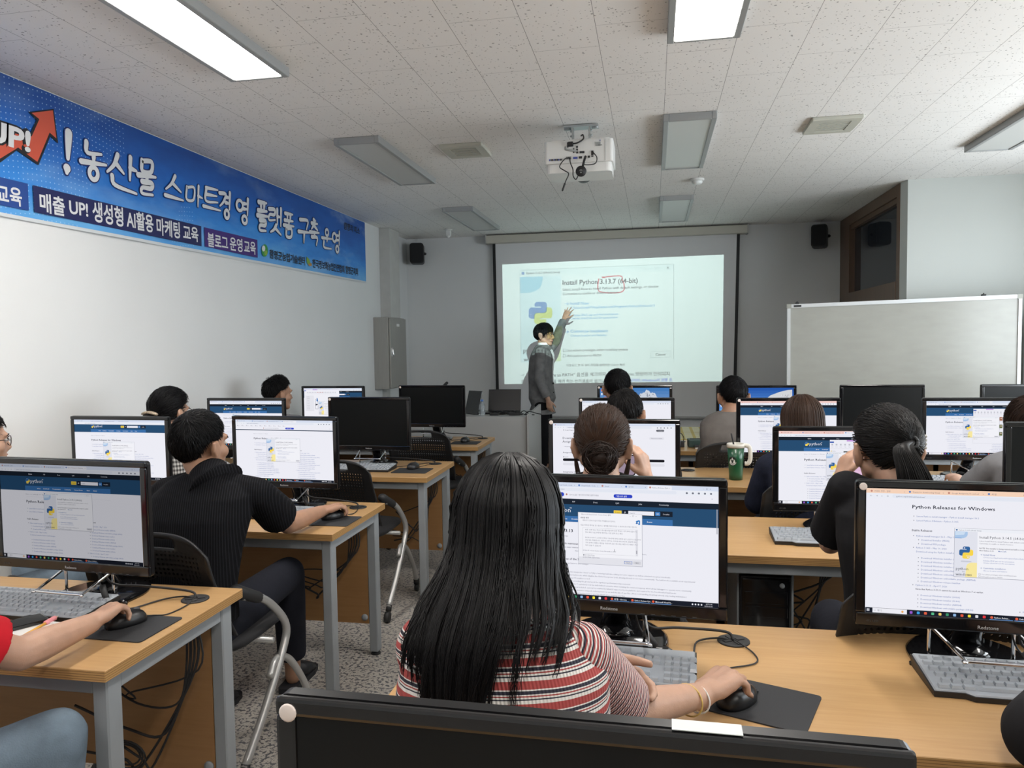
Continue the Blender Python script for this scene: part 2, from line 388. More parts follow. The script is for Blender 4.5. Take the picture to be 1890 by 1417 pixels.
# ---------------------------------------------------------------- duct and electrical cabinet
M_duct = mat('painted_grey_duct', (0.50, 0.50, 0.48), rough=0.45, var=.06)
b = MB(); b.box((XL, 8.10, 1.795), (XL+.125, 8.42, HC-.002), bev=.004)
tag(b.build('cable_duct', M_duct), 'pale grey square duct running from ceiling down to the steel electrical cabinet', 'duct')
g = NT('brushed_steel_cabinet'); o = g.obj(); nz = g.noise(g.scale(o, (40, 40, 1.2)), 4, 3)
g.col(g.mix(nz, (0.33, 0.32, 0.30), (0.43, 0.42, 0.39))); g.b.inputs['Metallic'].default_value = .55; g.rough(0.42); M_steel = g.m
b = MB(); b.box((XL, 8.10, 0.30), (XL+.05, 8.22, .985), bev=.003)
tag(b.build('cable_duct', M_duct), 'slim pale duct running down the wall below the steel electrical cabinet', 'duct')
t = thing('electrical_cabinet', 'grey steel electrical cabinet on the left wall under the duct', 'cabinet', (XL, 8.15, .99))
b = MB(); b.box((0, -.29, 0), (.17, .27, .80), bev=.004); b.build('body', M_steel, t)
b = MB(); b.box((.172, -.27, .012), (.19, .262, .79), bev=.004); d = b.build('door', M_steel, t)
b = MB(); b.box((.19, -.235, .36), (.197, -.205, .46), bev=.003); b.cap((.197, -.22, .44), .008, (.205, -.22, .37), .006); b.build('latch', mat('chrome', (0.75, 0.75, 0.76), .12, 1.0), d)
b = MB(); b.box((.19, -.06, .70), (.1915, .03, .73)); b.build('nameplate', M_white, d)
# ---------------------------------------------------------------- projection screen (matt white fabric in black borders)
g = NT('matt_screen_fabric'); o = g.obj(); nz = g.noise(g.scale(o, (2.2, 1, 0.9)), 2.0, 3); g.col(g.mix(nz, (0.70, 0.705, 0.71), (0.74, 0.745, 0.75))); g.rough(0.8); M_scr = g.m
M_blk = mat('matt_black', (0.010, 0.010, 0.011), rough=0.6)
M_cream = mat('cream_metal_housing', (0.52, 0.50, 0.43), rough=0.45)
SL, SRX, SZ0 = -1.925, 0.985, 0.56; SCY = YF-.07
t = thing('projection_screen', 'large pull-down projection screen with black side borders on the front wall', 'projection screen', (0, SCY, 0))
b = MB(); nx, nz_ = 24, 30; vs = []
for j in range(nz_+1):
    for i in range(nx+1):
        u_, v_ = i/nx, j/nz_; taper = .018*(1-v_)
        vs.append((SL+.03+taper+(SRX-SL-.06-2*taper-.03*(1-v_))*u_, .006*math.sin(u_*9+v_*2), SZ0+.03+(2.71-SZ0-.03)*v_))
fs = [(j*(nx+1)+i, j*(nx+1)+i+1, (j+1)*(nx+1)+i+1, (j+1)*(nx+1)+i) for j in range(nz_) for i in range(nx)]
b.add(vs, fs); b.build('fabric', M_scr, t)
b = MB()
for s_ in (0, 1):
    xa = SL if s_ == 0 else SRX-.035; xb = xa+.035; ta = .018 if s_ == 0 else -.045
    b.add([(xa+ta, -.006, SZ0+.03), (xb+ta, -.006, SZ0+.03), (xb, -.006, 2.71), (xa, -.006, 2.71), (xa+ta, -.002, SZ0+.03), (xb+ta, -.002, SZ0+.03), (xb, -.002, 2.71), (xa, -.002, 2.71)],
          [(0,1,2,3), (7,6,5,4), (0,4,5,1), (1,5,6,2), (2,6,7,3), (3,7,4,0)], 0, False)
    b.build('side_border', M_blk, t); b = MB()
b = MB(); b.box((-2.0, -.085, 2.695), (1.07, .068, 2.79), bev=.012); b.build('roller_housing', M_cream, t)
b = MB(); b.box((-2.003, -.088, 2.692), (-1.985, .069, 2.793), bev=.006); b.build('end_cap', mat('grey_end_cap', (.4, .4, .38), .5), t)
b = MB(); b.box((1.055, -.088, 2.692), (1.073, .069, 2.793), bev=.006); b.build('end_cap', MATS['grey_end_cap'], t)
b = MB(); b.cap((SL+.01, 0, SZ0+.015), .016, (SRX-.05, 0, SZ0+.015), .016); b.build('bottom_bar', mat('grey_bar', (.35, .35, .35), .5), t)
# ================================================================ PROJECTOR: a lamp behind a painted glass slide throws the picture on the screen
LP = Vector((-0.43, 4.73, 2.545))
PT = thing('projector', 'white ceiling projector with dangling cables and a black dongle', 'projector', (-0.428, 4.45, 2.8))
M_pw = mat('projector_white_plastic', (0.70, 0.70, 0.68), rough=0.38)
b = MB()
b.prism(rrect(.405, .275, .02, cy=.1375), -.265, -.135); b.prism(rrect(.385, .25, .03, cy=.14), -.318, -.262)
b.prism(rrect(.37, .24, .03, cy=.1375), -.137, -.125)
b.build('body', M_pw, PT)
M_prt = mat('projector_port_black', (.02, .02, .022), .5); M_blu = mat('port_blue', (.05, .08, .35), .5); M_grn = mat('port_grey', (.30, .31, .30), .5)
b = MB()
def port(x, z, w, h, mi=0):
    q = MB(); q.box((x-w/2, -.004, z-h/2), (x+w/2, .002, z+h/2)); q.build('port', (M_prt, M_blu, M_grn)[mi], PT)
for k in range(9): port(-.17+k*.009, -.243, .006, .010, 0 if k % 3 else 1)
for k in range(3): port(-.027, -.205+k*.010, .007, .007); port(-.007, -.207+k*.016, .011, .011)
port(.022, -.207, .028, .012); port(-.018, -.238, .026, .012, 1); port(.012, -.237, .018, .012); port(-.057, -.236, .03, .016, 2); port(.082, -.215, .014, .026); port(.062, -.236, .012, .012); port(.082, -.234, .012, .006)
port(.115, -.165, .03, .022, 2); port(.128, -.145, .004, .006, 1); port(.128, -.172, .022, .002, 0); port(-.062, -.16, .008, .03, 0)
b.box((.155, -.002, -.262), (.157, .001, -.14), 2); b.build('panel_seam', [M_prt, M_blu, M_grn], PT)
b = MB(); b.lathe([(.060, .255), (.060, .345), (.054, .345), (.054, .270)], M=Matrix.Translation((0, 0, -.255)) @ Matrix.Rotation(-PI/2, 4, 'X')); b.build('lens_barrel', M_prt, PT)
M_zinc = mat('zinc_bracket', (.45, .47, .47), .35, .7)
b = MB(); b.box((-.105, .16, -.012), (.105, .24, 0)); b.box((-.055, .17, -.10), (-.047, .23, -.01)); b.box((.047, .17, -.10), (.055, .23, -.01)); b.box((-.06, .15, -.125), (.06, .25, -.098))
for sx in (-1, 1):
    b.lathe([(.022, -.018), (.022, -.011), (.01, -.009)], (sx*.085, .2, 0), 12)
    for k in range(3): b.cap((sx*.05, .19, -.03-.03*k), .007, (sx*.062, .19, -.03-.03*k), .007, 8)
b.build('ceiling_bracket', M_zinc, PT)
b = MB()
b.sweep(bez([(0, .19, -.06), (.02, .08, -.085), (.03, .0, -.13), (.0, -.03, -.158), (-.03, -.02, -.16)]), .0045, 8)
b.box((-.058, -.03, -.172), (-.028, .0, -.148), bev=.004)
b.sweep(bez([(-.055, -.005, -.235), (-.08, -.03, -.25), (-.108, -.03, -.29), (-.08, -.035, -.315), (-.055, -.035, -.335), (-.07, -.035, -.372), (-.078, -.035, -.392)]), .0032, 8)
b.cap((-.078, -.035, -.392), .006, (-.092, -.035, -.43), .005, 8)
b.sweep(bez([(-.05, -.005, -.235), (-.045, -.03, -.27), (-.03, -.035, -.31), (-.028, -.035, -.35), (-.012, -.035, -.37), (.005, -.035, -.34)]), .0032, 8)
b.sweep(bez([(.085, -.005, -.21), (.11, -.03, -.25), (.10, -.035, -.285), (.05, -.035, -.29), (.03, -.03, -.28)]), .003, 8)
b.build('cables', M_blk, PT)
b = MB(); b.sweep([(-.01, -.002, -.20), (-.075, .0, -.185), (-.085, .02, -.13)], .007, 8); b.build('grey_cable', M_grn, PT)
b = MB(); b.sweep([(.043, -.012, -.235), (.036, -.03, -.265), (.028, -.034, -.30)], .007, 8); b.lathe([(.03, -.01), (.032, 0), (.03, .01)], (.018, -.036, -.325), 20, M=Matrix.Rotation(PI/2, 4, 'X')); b.build('wireless_dongle', M_blk, PT)
b = MB()
for R_, a0 in ((.010, .5), (.006, .5)): b.sweep([(.018+R_*math.cos(a0+k*.3), -.0465, -.328+R_*math.sin(a0+k*.3)) for k in range(8)], .0012, 5)
b.ell((.018, -.0465, -.334), (.004, .001, .004))
b.build('dongle_emblem', M_grn, PT)
# lamp
lamp = bpy.data.lights.new('projector_lamp', 'POINT'); lamp.energy = PROJECTOR_WATTS; lamp.shadow_soft_size = 0.0; lamp.color = (0.76, 1.0, 0.93)
lo = bpy.data.objects.new('projector_lamp', lamp); COL.objects.link(lo); LPT = LP + Vector((0, .012, 0)); lo.location = LPT; SD = 0.045   # slide distance in front of the lamp
def to_slide(x, z, k=0):
    q = (SD + k*0.0004)/(SCY - LPT.y); return (LPT.x + (x-LPT.x)*q - PT.location.x, LPT.y + SD + k*0.0004 - PT.location.y, LPT.z + (z-LPT.z)*q - PT.location.z)
# picture corners on the screen wall (keystoned as in the photograph)
PC = [(-1.808, 2.444), (.806, 2.468), (.788, 1.002), (-1.804, .982)]
def PXY(u, v):   # picture coordinates 0..1 -> screen
    a = [PC[0][i]*(1-u)+PC[1][i]*u for i in (0, 1)]; c = [PC[3][i]*(1-u)+PC[2][i]*u for i in (0, 1)]
    return a[0]*(1-v)+c[0]*v, a[1]*(1-v)+c[1]*v
def invPX(px, py):
    p = atY(px, py, SCY); u, v = .5, .5
    for _ in range(25):
        x, z = PXY(u, v); u += (p.x-x)/2.6; v -= (p.z-z)/1.47
    return u, v
def gel(name, col):
    g = NT(name); t_ = g.n('BsdfTransparent'); t_.inputs[0].default_value = (*col, 1); g.l(t_.outputs[0], g.t.nodes['Material Output'].inputs[0]); return g.m
M_mask = mat('slide_mask', (.005, .005, .005), .9)
b = MB(); cz_ = LPT.z - PT.location.z; ox = LPT.x - PT.location.x
inn = [to_slide(*PXY(u, v)) for u, v in ((0, 1), (1, 1), (1, 0), (0, 0))]; oy = inn[0][1]
out = [(.053*math.cos(2*PI*k/24), oy, -.010+.053*math.sin(2*PI*k/24)) for k in range(24)]
out = [(x + 0.002, y, z - .255 + .010) for x, y, z in out]
from mathutils.geometry import tessellate_polygon
b.add(out + inn, tessellate_polygon([[Vector((x, z, 0)) for x, y, z in out], [Vector((x, z, 0)) for x, y, z in inn]]), 0, False)
SLD = b.build('slide', [M_mask, gel('gel_dark', (.05, .06, .065)), gel('gel_grey', (.42, .45, .46)), gel('gel_link', (.10, .40, .75)), gel('gel_pale', (.93, .965, .975)), gel('gel_logo_blue', (.16, .33, .66)),
   gel('gel_yellow', (.95, .87, .22)), gel('gel_red', (.82, .10, .13)), gel('gel_sky', (.55, .80, .92)), gel('gel_blue', (.16, .22, .85)), gel('gel_paleyellow', (.97, .93, .50)), gel('gel_cool', (.83, .93, .98))], PT)
sb = MB()
def sl_poly(pts, mi, k=1): sb.add([to_slide(*PXY(u, v), k) for u, v in pts], [tuple(range(len(pts)))], mi, False)
def sl_rect(u0, v0, u1, v1, mi, k=1): sl_poly([(u0, v0), (u1, v0), (u1, v1), (u0, v1)], mi, k)
AS = 2.6/1.47
def sl_line(pts, w_, mi, k=1):
    for (u0, v0), (u1, v1) in zip(pts, pts[1:]):
        du, dv = (u1-u0)*AS, v1-v0; L = math.hypot(du, dv) or 1; nu, nv = -dv/L*w_/AS, du/L*w_
        sl_poly([(u0+nu, v0+nv), (u1+nu, v1+nv), (u1-nu, v1-nv), (u0-nu, v0-nv)], mi, k)
def sl_text(txt, px0, px1, py0, py1, mi, bold=0.0, k=3):
    """text fitted between two photo points of its base line"""
    v, f, bb = glyphs(txt, bold, 3); (ua, va), (ub, vb) = invPX(px0, py0), invPX(px1, py1)
    W = bb[2]-bb[0]; sc = (ub-ua)/W
    sb.add([to_slide(*PXY(ua+(x-bb[0])*sc, va+(vb-va)*(x-bb[0])/W - y*sc*AS), k) for x, y in v], f, mi, False)
def pyl(poly, M): return [M(x, y) for x, y in poly]
def python_logo(n=6):
    """two interlocked rounded snakes in a unit square: returns blue, yellow outlines and the two eyes"""
    def arc(cx, cy, r, a0, a1): return [(cx+r*math.cos(math.radians(a0+(a1-a0)*i/n)), cy+r*math.sin(math.radians(a0+(a1-a0)*i/n))) for i in range(n+1)]
    bl = arc(.38, .86, .13, 180, 90) + arc(.64, .86, .13, 90, 0) + arc(.64, .62, .13, 0, -90) + arc(.38, .36, .13, 90, 180) + [(.25, .25)] + arc(.13, .38, .13, 270, 180) + arc(.13, .61, .13, 180, 90) + [(.52, .74), (.52, .78), (.25, .78)]
    ye = [(1-x, 1-y) for x, y in bl]
    eye = lambda cx, cy: [(cx+.045*math.cos(2*PI*i/10), cy+.045*math.sin(2*PI*i/10)) for i in range(10)]
    return bl, ye, eye(.37, .87), eye(.63, .13)
def tri_fill(poly):
    from mathutils.geometry import tessellate_polygon
    return tessellate_polygon([[Vector((x, y, 0)) for x, y in poly]])
def sl_fill(pts, mi, k): sb.add([to_slide(*PXY(u, v), k) for u, v in pts], tri_fill(pts), mi, False)
P_ = lambda x, y: invPX(x, y)
# crop helper: photo pixel from coordinates in the enlarged survey view of the screen
Q = lambda x, y: invPX(880+x/3.2586, 400+y/3.2586)
# dialog window edge and title bar
w0, w1, w2, w3 = Q(258, 322), Q(1184, 283), Q(1184, 857), Q(266, 880)
sl_line([w0, w1], .0012, 2); sl_line([w1, w2], .0014, 2); sl_line([w0, w3], .0010, 2)
sl_poly([w0, w1, Q(1184, 322), Q(258, 362)], 4, 1)
sl_poly([Q(258, 362), Q(506, 355), Q(506, 870), Q(266, 876)], 11, 1)
def crop_curve(pts, mi, k): sl_fill([Q(*p) for p in pts], mi, k)
crop_curve([(260, 362), (398, 358), (392, 400), (378, 430), (350, 448), (318, 456), (262, 460)], 8, 2)
crop_curve([(506, 716), (470, 718), (440, 728), (410, 756), (396, 800), (392, 872), (506, 868)], 10, 2)
bl, ye, e1, e2 = python_logo()
LG = lambda x, y: Q(312+142*x, 646-136*y)
def minus_eye(poly, eye):   # outline and hole as one bridged polygon
    i = min(range(len(poly)), key=lambda a: (poly[a][0]-eye[0][0])**2+(poly[a][1]-eye[0][1])**2)
    return poly[:i+1] + list(reversed(eye)) + [eye[-1]] + poly[i:]
sl_fill([LG(*p) for p in bl], 5, 2); sl_fill([LG(*p) for p in ye], 6, 2)
C_ = lambda x, y: (880+x/3.2586, 400+y/3.2586)
def TX(txt, x0, x1, y0, y1, mi, bold=0.0):
    bold = bold + .012
    a, c = C_(x0, y0), C_(x1, y1); sl_text(txt, a[0], c[0], a[1], c[1], mi, bold)
TX('Python 3.13.7 (64-bit) Setup', 298, 500, 346, 338, 1); sl_rect(*Q(270, 332), *Q(286, 348), 5, 2)
TX('Install Python 3.13.7 (64-bit)', 516, 968, 410, 396, 1, .006)
TX('Select Install Now to install Python with default settings, or choose', 516, 1092, 446, 424, 1)
TX('Customize to enable or disable features.', 516, 856, 472, 460, 1)
TX('Install Now', 562, 676, 530, 528, 3, .004); TX('C:\\Users\\math7\\AppData\\Local\\Programs\\Python\\Python313', 562, 1070, 555, 540, 3)
TX('Includes IDLE, pip and documentation', 562, 850, 600, 590, 3); TX('Creates shortcuts and file associations', 562, 848, 618, 610, 3)
TX('Customize installation', 564, 788, 697, 694, 3, .004); TX('Choose location and features', 564, 782, 722, 717, 3)
for y_ in (524, 692):
    sl_line([Q(528, y_), Q(552, y_)], .002, 3, 2); sl_line([Q(543, y_-8), Q(552, y_), Q(543, y_+8)], .002, 3, 2)
TX('Use admin privileges when installing py.exe', 542, 908, 811, 804, 1); TX('Add python.exe to PATH', 542, 748, 843, 840, 1)
for y_ in (803, 836): sl_line([Q(519, y_-8), Q(535, y_-8), Q(535, y_+8), Q(519, y_+8), Q(519, y_-8)], .0012, 1, 2)
TX('Cancel', 1076, 1134, 835, 833, 1); sl_line([Q(1044, 811), Q(1166, 806), Q(1166, 843), Q(1044, 847), Q(1044, 811)], .0012, 2, 2)
sl_line([Q(1006, 313), Q(1018, 312)], .0012, 1, 2); sl_line([Q(1073, 304), Q(1086, 304), Q(1086, 316), Q(1073, 316), Q(1073, 304)], .001, 2, 2)
sl_line([Q(1142, 299), Q(1156, 313)], .0014, 1, 2); sl_line([Q(1156, 299), Q(1142, 313)], .0014, 1, 2)
TX('다운로드 한 후 설치 파일을 실행하면 나오는 화면', 540, 890, 900, 897, 1)
TX('→ “Add python.exe to PATH” 옵션을 체크하지 않으면 python 명령어가 인식되지', 268, 1160, 962, 953, 1)
TX('않아 환경 변수 설정을 해야 하는 번거로움이 생기니 꼭', 268, 800, 998, 996, 1)
TX('체크하며, Windows의 명령 프', 900, 1176, 993, 988, 9, .01)
TX('python', 280, 380, 816, 814, 1); TX('windows', 282, 400, 868, 866, 1)
sl_line([Q(*p) for p in bez([(760, 364, 0), (800, 359, 0), (866, 356, 0), (876, 380, 0), (886, 410, 0), (880, 446, 0), (830, 458, 0), (745, 452, 0), (728, 424, 0), (734, 372, 0)], 5) for p in [(p.x, p.y)]], .0042, 7, 4)
sl_line([Q(752, 364), Q(772, 364)], .006, 7, 4)
# merge the artwork into the slide mesh
bmx = bmesh.new(); bmx.from_mesh(SLD.data)
base_n = len(bmx.verts); nv_ = [bmx.verts.new(p) for p in sb.v]
for f, mi in zip(sb.f, sb.mi):
    try: ff = bmx.faces.new([nv_[i] for i in f]); ff.material_index = mi
    except ValueError: pass
bmx.to_mesh(SLD.data); bmx.free()
# ================================================================ COMPUTER DISPLAYS
SWD, SHT = 0.503, 0.284
def display_mat(name, strength, from_attr):
    g = NT(name); e = g.n('Emission'); e.inputs[1].default_value = strength
    if from_attr:
        a = g.n('Attribute', attribute_name='Col'); g.l(a.outputs['Color'], e.inputs[0]); g.m.cycles.emission_sampling = 'NONE'
    else: e.inputs[0].default_value = (.86, .86, .93, 1)
    g.l(e.outputs[0], g.t.nodes['Material Output'].inputs[0]); return g.m
M_disp = display_mat('display_pixels', SCREEN_STRENGTH, True); M_page = display_mat('display_backlight', SCREEN_STRENGTH, False)
M_dispd = display_mat('dim_display_pixels', SCREEN_STRENGTH*.48, True); M_paged = display_mat('dim_display_backlight', SCREEN_STRENGTH*.48, False)
INK, GRY, LNK = (.035, .04, .06), (.16, .17, .21), (.09, .17, .42)
NAVY, BAR, NAVB, PAGE = (.022, .075, .165), (.012, .018, .03), (.045, .16, .40), (.86, .86, .93)
YEL, PBL = (.95, .68, .08), (.035, .13, .34)
class Disp:
    def __init__(s, dim=False): s.b = MB(); s.dim = dim; s.rect(0, 0, 1920, 1080, PAGE, 0, 1)
    def P(s, u, v, k): return ((u/1920-.5)*SWD, -.0001*k, SHT*(1-v/1080))
    def rect(s, u0, v0, u1, v1, c, k=1, mi=0): s.b.add([s.P(u0, v1, k), s.P(u1, v1, k), s.P(u1, v0, k), s.P(u0, v0, k)], [(0, 1, 2, 3)], mi, False, c)
    def pill(s, u0, v0, u1, v1, c, k=2, r=None):
        r = r or (v1-v0)/2-.5
        p = rrect(u1-u0, v1-v0, r, 4, (u0+u1)/2, (v0+v1)/2); s.b.add([s.P(x, y, k) for x, y in p], [tuple(reversed(range(len(p))))], 0, False, c)
    def poly(s, pts, c, k=2): s.b.add([s.P(x, y, k) for x, y in pts], tri_fill(pts), 0, False, c)
    def text(s, t, u, v, size, c=INK, bold=0.0, k=6, w=None):
        vs, fs, bb = glyphs(t, bold, 1); sx = size if w is None else w/(bb[2]-bb[0])
        s.b.add([s.P(u+x*sx, v-y*size, k) for x, y in vs], fs, 0, False, c)
    def frame(s, u0, v0, u1, v1, c, k=2, t=1.5):
        for r in ((u0, v0, u1, v0+t), (u0, v1-t, u1, v1), (u0, v0, u0+t, v1), (u1-t, v0, u1, v1)): s.rect(*r, c, k)
    def logo(s, u, v, sz, k=7):
        bl, ye, e1, e2 = python_logo(4); f = lambda q: [(u+x*sz, v+(1-y)*sz) for x, y in q]
        s.poly(f(bl), PBL, k); s.poly(f(ye), YEL, k); s.poly(f(e1), PAGE, k+1); s.poly(f(e2), PAGE, k+1)
    def build(s, par): return s.b.build('screen', [M_dispd, M_paged] if s.dim else [M_disp, M_page], par)
def chrome(d, tabs, url, strip=(.68, .74, .88), active=-1, books=False):
    d.rect(0, 0, 1920, 40, strip, 1); d.rect(0, 40, 1920, 84, (.84, .86, .93), 1); n = len(tabs); tw = min(300, 1500/n); u = 34
    for i, t in enumerate(tabs):
        if i == active % n: d.pill(u-14, 6, u+tw-16, 46, (.86, .87, .94), 2, 8)
        d.pill(u, 14, u+17, 31, (.10, .22, .55) if i % 2 else (.55, .25, .2), 3); d.text(t, u+28, 30, 17, GRY, 0, 4); d.text('x', u+tw-38, 28, 15, GRY, 0, 4); u += tw
    for i, q in enumerate(('←', '→', 'o', '⌂')): d.text(q, 30+44*i, 70, 20, GRY, 0, 4)
    d.pill(205, 48, 1560, 78, (.78, .81, .90), 2); d.text(url, 236, 70, 17, GRY, 0, 4)
    for i in range(5): d.pill(1640+52*i, 55, 1658+52*i, 72, GRY, 3)
    d.text('–   □   ×', 1790, 28, 18, GRY, 0, 4)
    if books:
        for i in range(11): d.pill(30+92*i, 98, 44+92*i, 111, (.3, .3, .36), 3); d.text('Book', 48+92*i, 112, 15, GRY, 0, 4)
def notice(d, v):
    d.pill(560, v+6, 576, v+24, (.45, .2, .15), 3); d.text('Chrome을 기본 브라우저로 설정하세요', 590, v+23, 17, GRY, 0, 4); d.pill(1000, v, 1170, v+32, (.03, .06, .55), 3); d.text('기본으로 설정', 1022, v+23, 17, PAGE, 0.01, 4); d.text('×', 1860, v+22, 20, GRY, 0, 4)
def pyhead(d, v, items=True):
    d.rect(0, v, 1920, v+52, BAR, 1)
    for t, u in zip(('Python', 'PSF', 'Docs', 'PyPI', 'Jobs', 'Community'), (410, 620, 815, 1018, 1225, 1405)): d.text(t, u, v+33, 18, (.65, .68, .75) if u > 410 else PAGE, .01, 3)
    d.rect(0, v+52, 1920, v+215, NAVY, 1); d.logo(362, v+74, 62, 4); d.text('python', 432, v+125, 62, PAGE, 0, 4); d.text('™', 592, v+98, 24, PAGE, 0, 4)
    d.pill(1000, v+92, 1072, v+128, (.85, .60, .06), 3, 5); d.text('Donate', 1010, v+116, 17, INK, 0, 5); d.rect(1080, v+86, 1525, v+134, BAR, 2); d.text('⌕', 1092, v+118, 30, PAGE, .01, 4); d.rect(1132, v+92, 1362, v+128, PAGE, 3); d.text('Search', 1144, v+117, 17, GRY, 0, 5)
    d.pill(1372, v+92, 1416, v+128, (.05, .2, .5), 3, 5); d.text('GO', 1380, v+117, 18, PAGE, .01, 5); d.text('Socialize', 1440, v+117, 17, PAGE, 0, 5)
    d.pill(356, v+160, 1525, v+214, NAVB, 3, 4)
    for t, u in zip(('About', 'Downloads', 'Documentation', 'Community', 'Success Stories', 'News', 'Events'), (525, 612, 740, 905, 1042, 1208, 1298)): d.text(t, u, v+193, 18, PAGE, .012, 5)
def releases(d, v, crumbs=True):
    if crumbs: d.text('Python  >>>  Downloads  >>>  Windows', 360, v-78, 17, GRY, 0, 2); d.rect(360, v-56, 1520, v-55, (.6, .6, .66), 1)
    d.text('Python Releases for Windows', 360, v+12, 41, INK, .018, 2, 628)
    def bl(u, y, t, c=LNK, b=0.0, sz=20): d.pill(u-24, y-11, u-17, y-4, GRY, 2); d.text(t, u, y, sz, c, b, 2)
    bl(396, v+86, 'Latest Python install manager - Python install manager 26.2'); bl(396, v+122, 'Latest Python 3 Release - Python 3.14.5')
    d.text('Stable Releases', 360, v+208, 26, INK, .012, 2); d.text('Pre-releases', 1182, v+208, 26, INK, .012, 2)
    y = v+254
    rows = [(0, 'Python install manager 26.2 - May 13, 2026'), (1, 'Download Installer (MSIX)'), (1, 'Download MSI package'), (0, 'Python 3.14.5 - May 10, 2026'), (2, 'Download using the Python install manager.'), (9, ''),
            (1, 'Download Windows installer (64-bit)'), (1, 'Download Windows installer (32-bit)'), (1, 'Download Windows installer (ARM64)'), (1, 'Download Windows embeddable package (64-bit)'), (1, 'Download Windows embeddable package (32-bit)'), (1, 'Download Windows embeddable package (ARM64)'), (1, 'Download Windows release manifest'), (0, 'Python 3.13.13 - April 7, 2026'), (3, 'Note that Python 3.13.13 cannot be used on Windows 7 or earlier.'), (9, ''),
            (1, 'Download Windows installer (64-bit)'), (1, 'Download Windows installer (32-bit)'), (1, 'Download Windows installer (ARM64)'), (1, 'Download Windows embeddable package (64-bit)'), (1, 'Download Windows embeddable package (32-bit)'), (1, 'Download Windows embeddable package (ARM64)'), (1, 'Download Windows release manifest'), (0, 'Python 3.14.4 - April 7, 2026'), (2, 'Download using the Python install manager.')]
    for i, (kind, t) in enumerate(rows):
        if y > 1028: break
        if kind == 0: bl(396, y, t)
        elif kind == 1: bl(436, y, t)
        elif kind == 2: d.text(t, 396, y, 20, LNK, 0, 2)
        elif kind == 3: d.text(t, 396, y, 19, INK, .014, 2)
        y += 33.6 if kind != 9 else 20
    y = v+254
    for i in range(22):
        if y > 1028: break
        if i % 9 == 0: bl(1210, y, ('Python 3.15.0b1 - May 7, 2026', 'Python 3.15.0a8 - April 7, 2026', 'Python 3.15.0a7 - March 10, 2026')[i//9])
        else: bl(1250, y, ('Download Windows installer (64-bit)', 'Download Windows installer (ARM64)', 'Download Windows embeddable package (64-bit)', 'Download Windows release manifest')[i % 4])
        y += 33.6
def installer(d, u, v, k=10):
    W, H = 660, 410
    d.rect(u-3, v-2, u+W+4, v+H+5, (.45, .46, .52), k-1); d.rect(u, v, u+W, v+H, (.90, .90, .95), k); d.rect(u, v, u+W, v+26, (.86, .88, .94), k+1)
    d.pill(u+8, v+6, u+22, v+20, PBL, k+2); d.text('Python 3.14.5 (64-bit) Setup', u+30, v+19, 15, GRY, 0, k+2); d.text('–   □   ×', u+W-92, v+19, 16, GRY, 0, k+2)
    d.rect(u, v+26, u+172, v+H, (.77, .78, .86), k+1)
    q = [(u, v+26)] + [(u+98, v+26), (u+98, v+48)] + [(u+98-48+48*math.cos(math.radians(a)), v+48+36*math.sin(math.radians(a))) for a in (20, 45, 70, 90)] + [(u, v+84)]
    d.poly(q, (.42, .58, .82), k+2); d.rect(u, v+80, u+52, v+84, (.2, .36, .66), k+3); d.poly([(u+4, v+30), (u+80, v+30), (u+70, v+52), (u+4, v+58)], (.62, .75, .9), k+3)
    d.logo(u+36, v+150, 106, k+3); d.pill(u+50, v+272, u+130, v+284, (.6, .62, .7), k+2)
    q = [(u+172, v+H), (u+84, v+H)] + [(u+84+6*math.cos(0), v+350)] + [(u+130-40*math.cos(math.radians(a)), v+330-44*math.sin(math.radians(a))) for a in (10, 40, 65, 90)] + [(u+172, v+286)]
    d.poly(q, (.95, .82, .36), k+2); d.text('python', u+12, v+352, 34, INK, 0, k+4); d.text('for', u+62, v+370, 15, INK, 0, k+4); d.text('windows', u+12, v+400, 34, INK, 0, k+4)
    x = u+186; d.text('Install Python 3.14.5 (64-bit)', x, v+78, 30, INK, 0, k+2, 335)
    d.text('Select Install Now to install Python with default settings, or choose', x, v+106, 15.5, GRY, 0, k+2); d.text('Customize to enable or disable features.', x, v+126, 15.5, GRY, 0, k+2)
    d.text('NOTE: This installer is being retired and will no longer be available', x, v+166, 15.5, INK, .012, k+2); d.text('after Python 3.15.', x, v+186, 15.5, INK, .012, k+2); d.text('More info', x+142, v+186, 15.5, LNK, .012, k+2)
    d.text('→ Install Now', x+8, v+222, 19, LNK, .006, k+2); d.text('C:\\Users\\user\\AppData\\Local\\Programs\\Python\\Python314', x+32, v+242, 14, LNK, 0, k+2)
    d.text('Includes IDLE, pip and documentation', x+32, v+270, 15, LNK, 0, k+2); d.text('Creates shortcuts and file associations', x+32, v+288, 15, LNK, 0, k+2)
    d.text('→ Customize installation', x+8, v+334, 19, LNK, .006, k+2); d.text('Choose location and features', x+32, v+354, 15, LNK, 0, k+2)
    for j, t in enumerate(('Use admin privileges when installing py.exe', 'Add python.exe to PATH')):
        y = v+374+j*20; d.frame(x, y, x+13, y+13, GRY, k+2); d.text(t, x+20, y+12, 15, GRY, 0, k+2)
    d.rect(u+W-86, v+H-32, u+W-12, v+H-10, (.62, .62, .68), k+2); d.text('Cancel', u+W-72, v+H-15, 15, INK, 0, k+3)
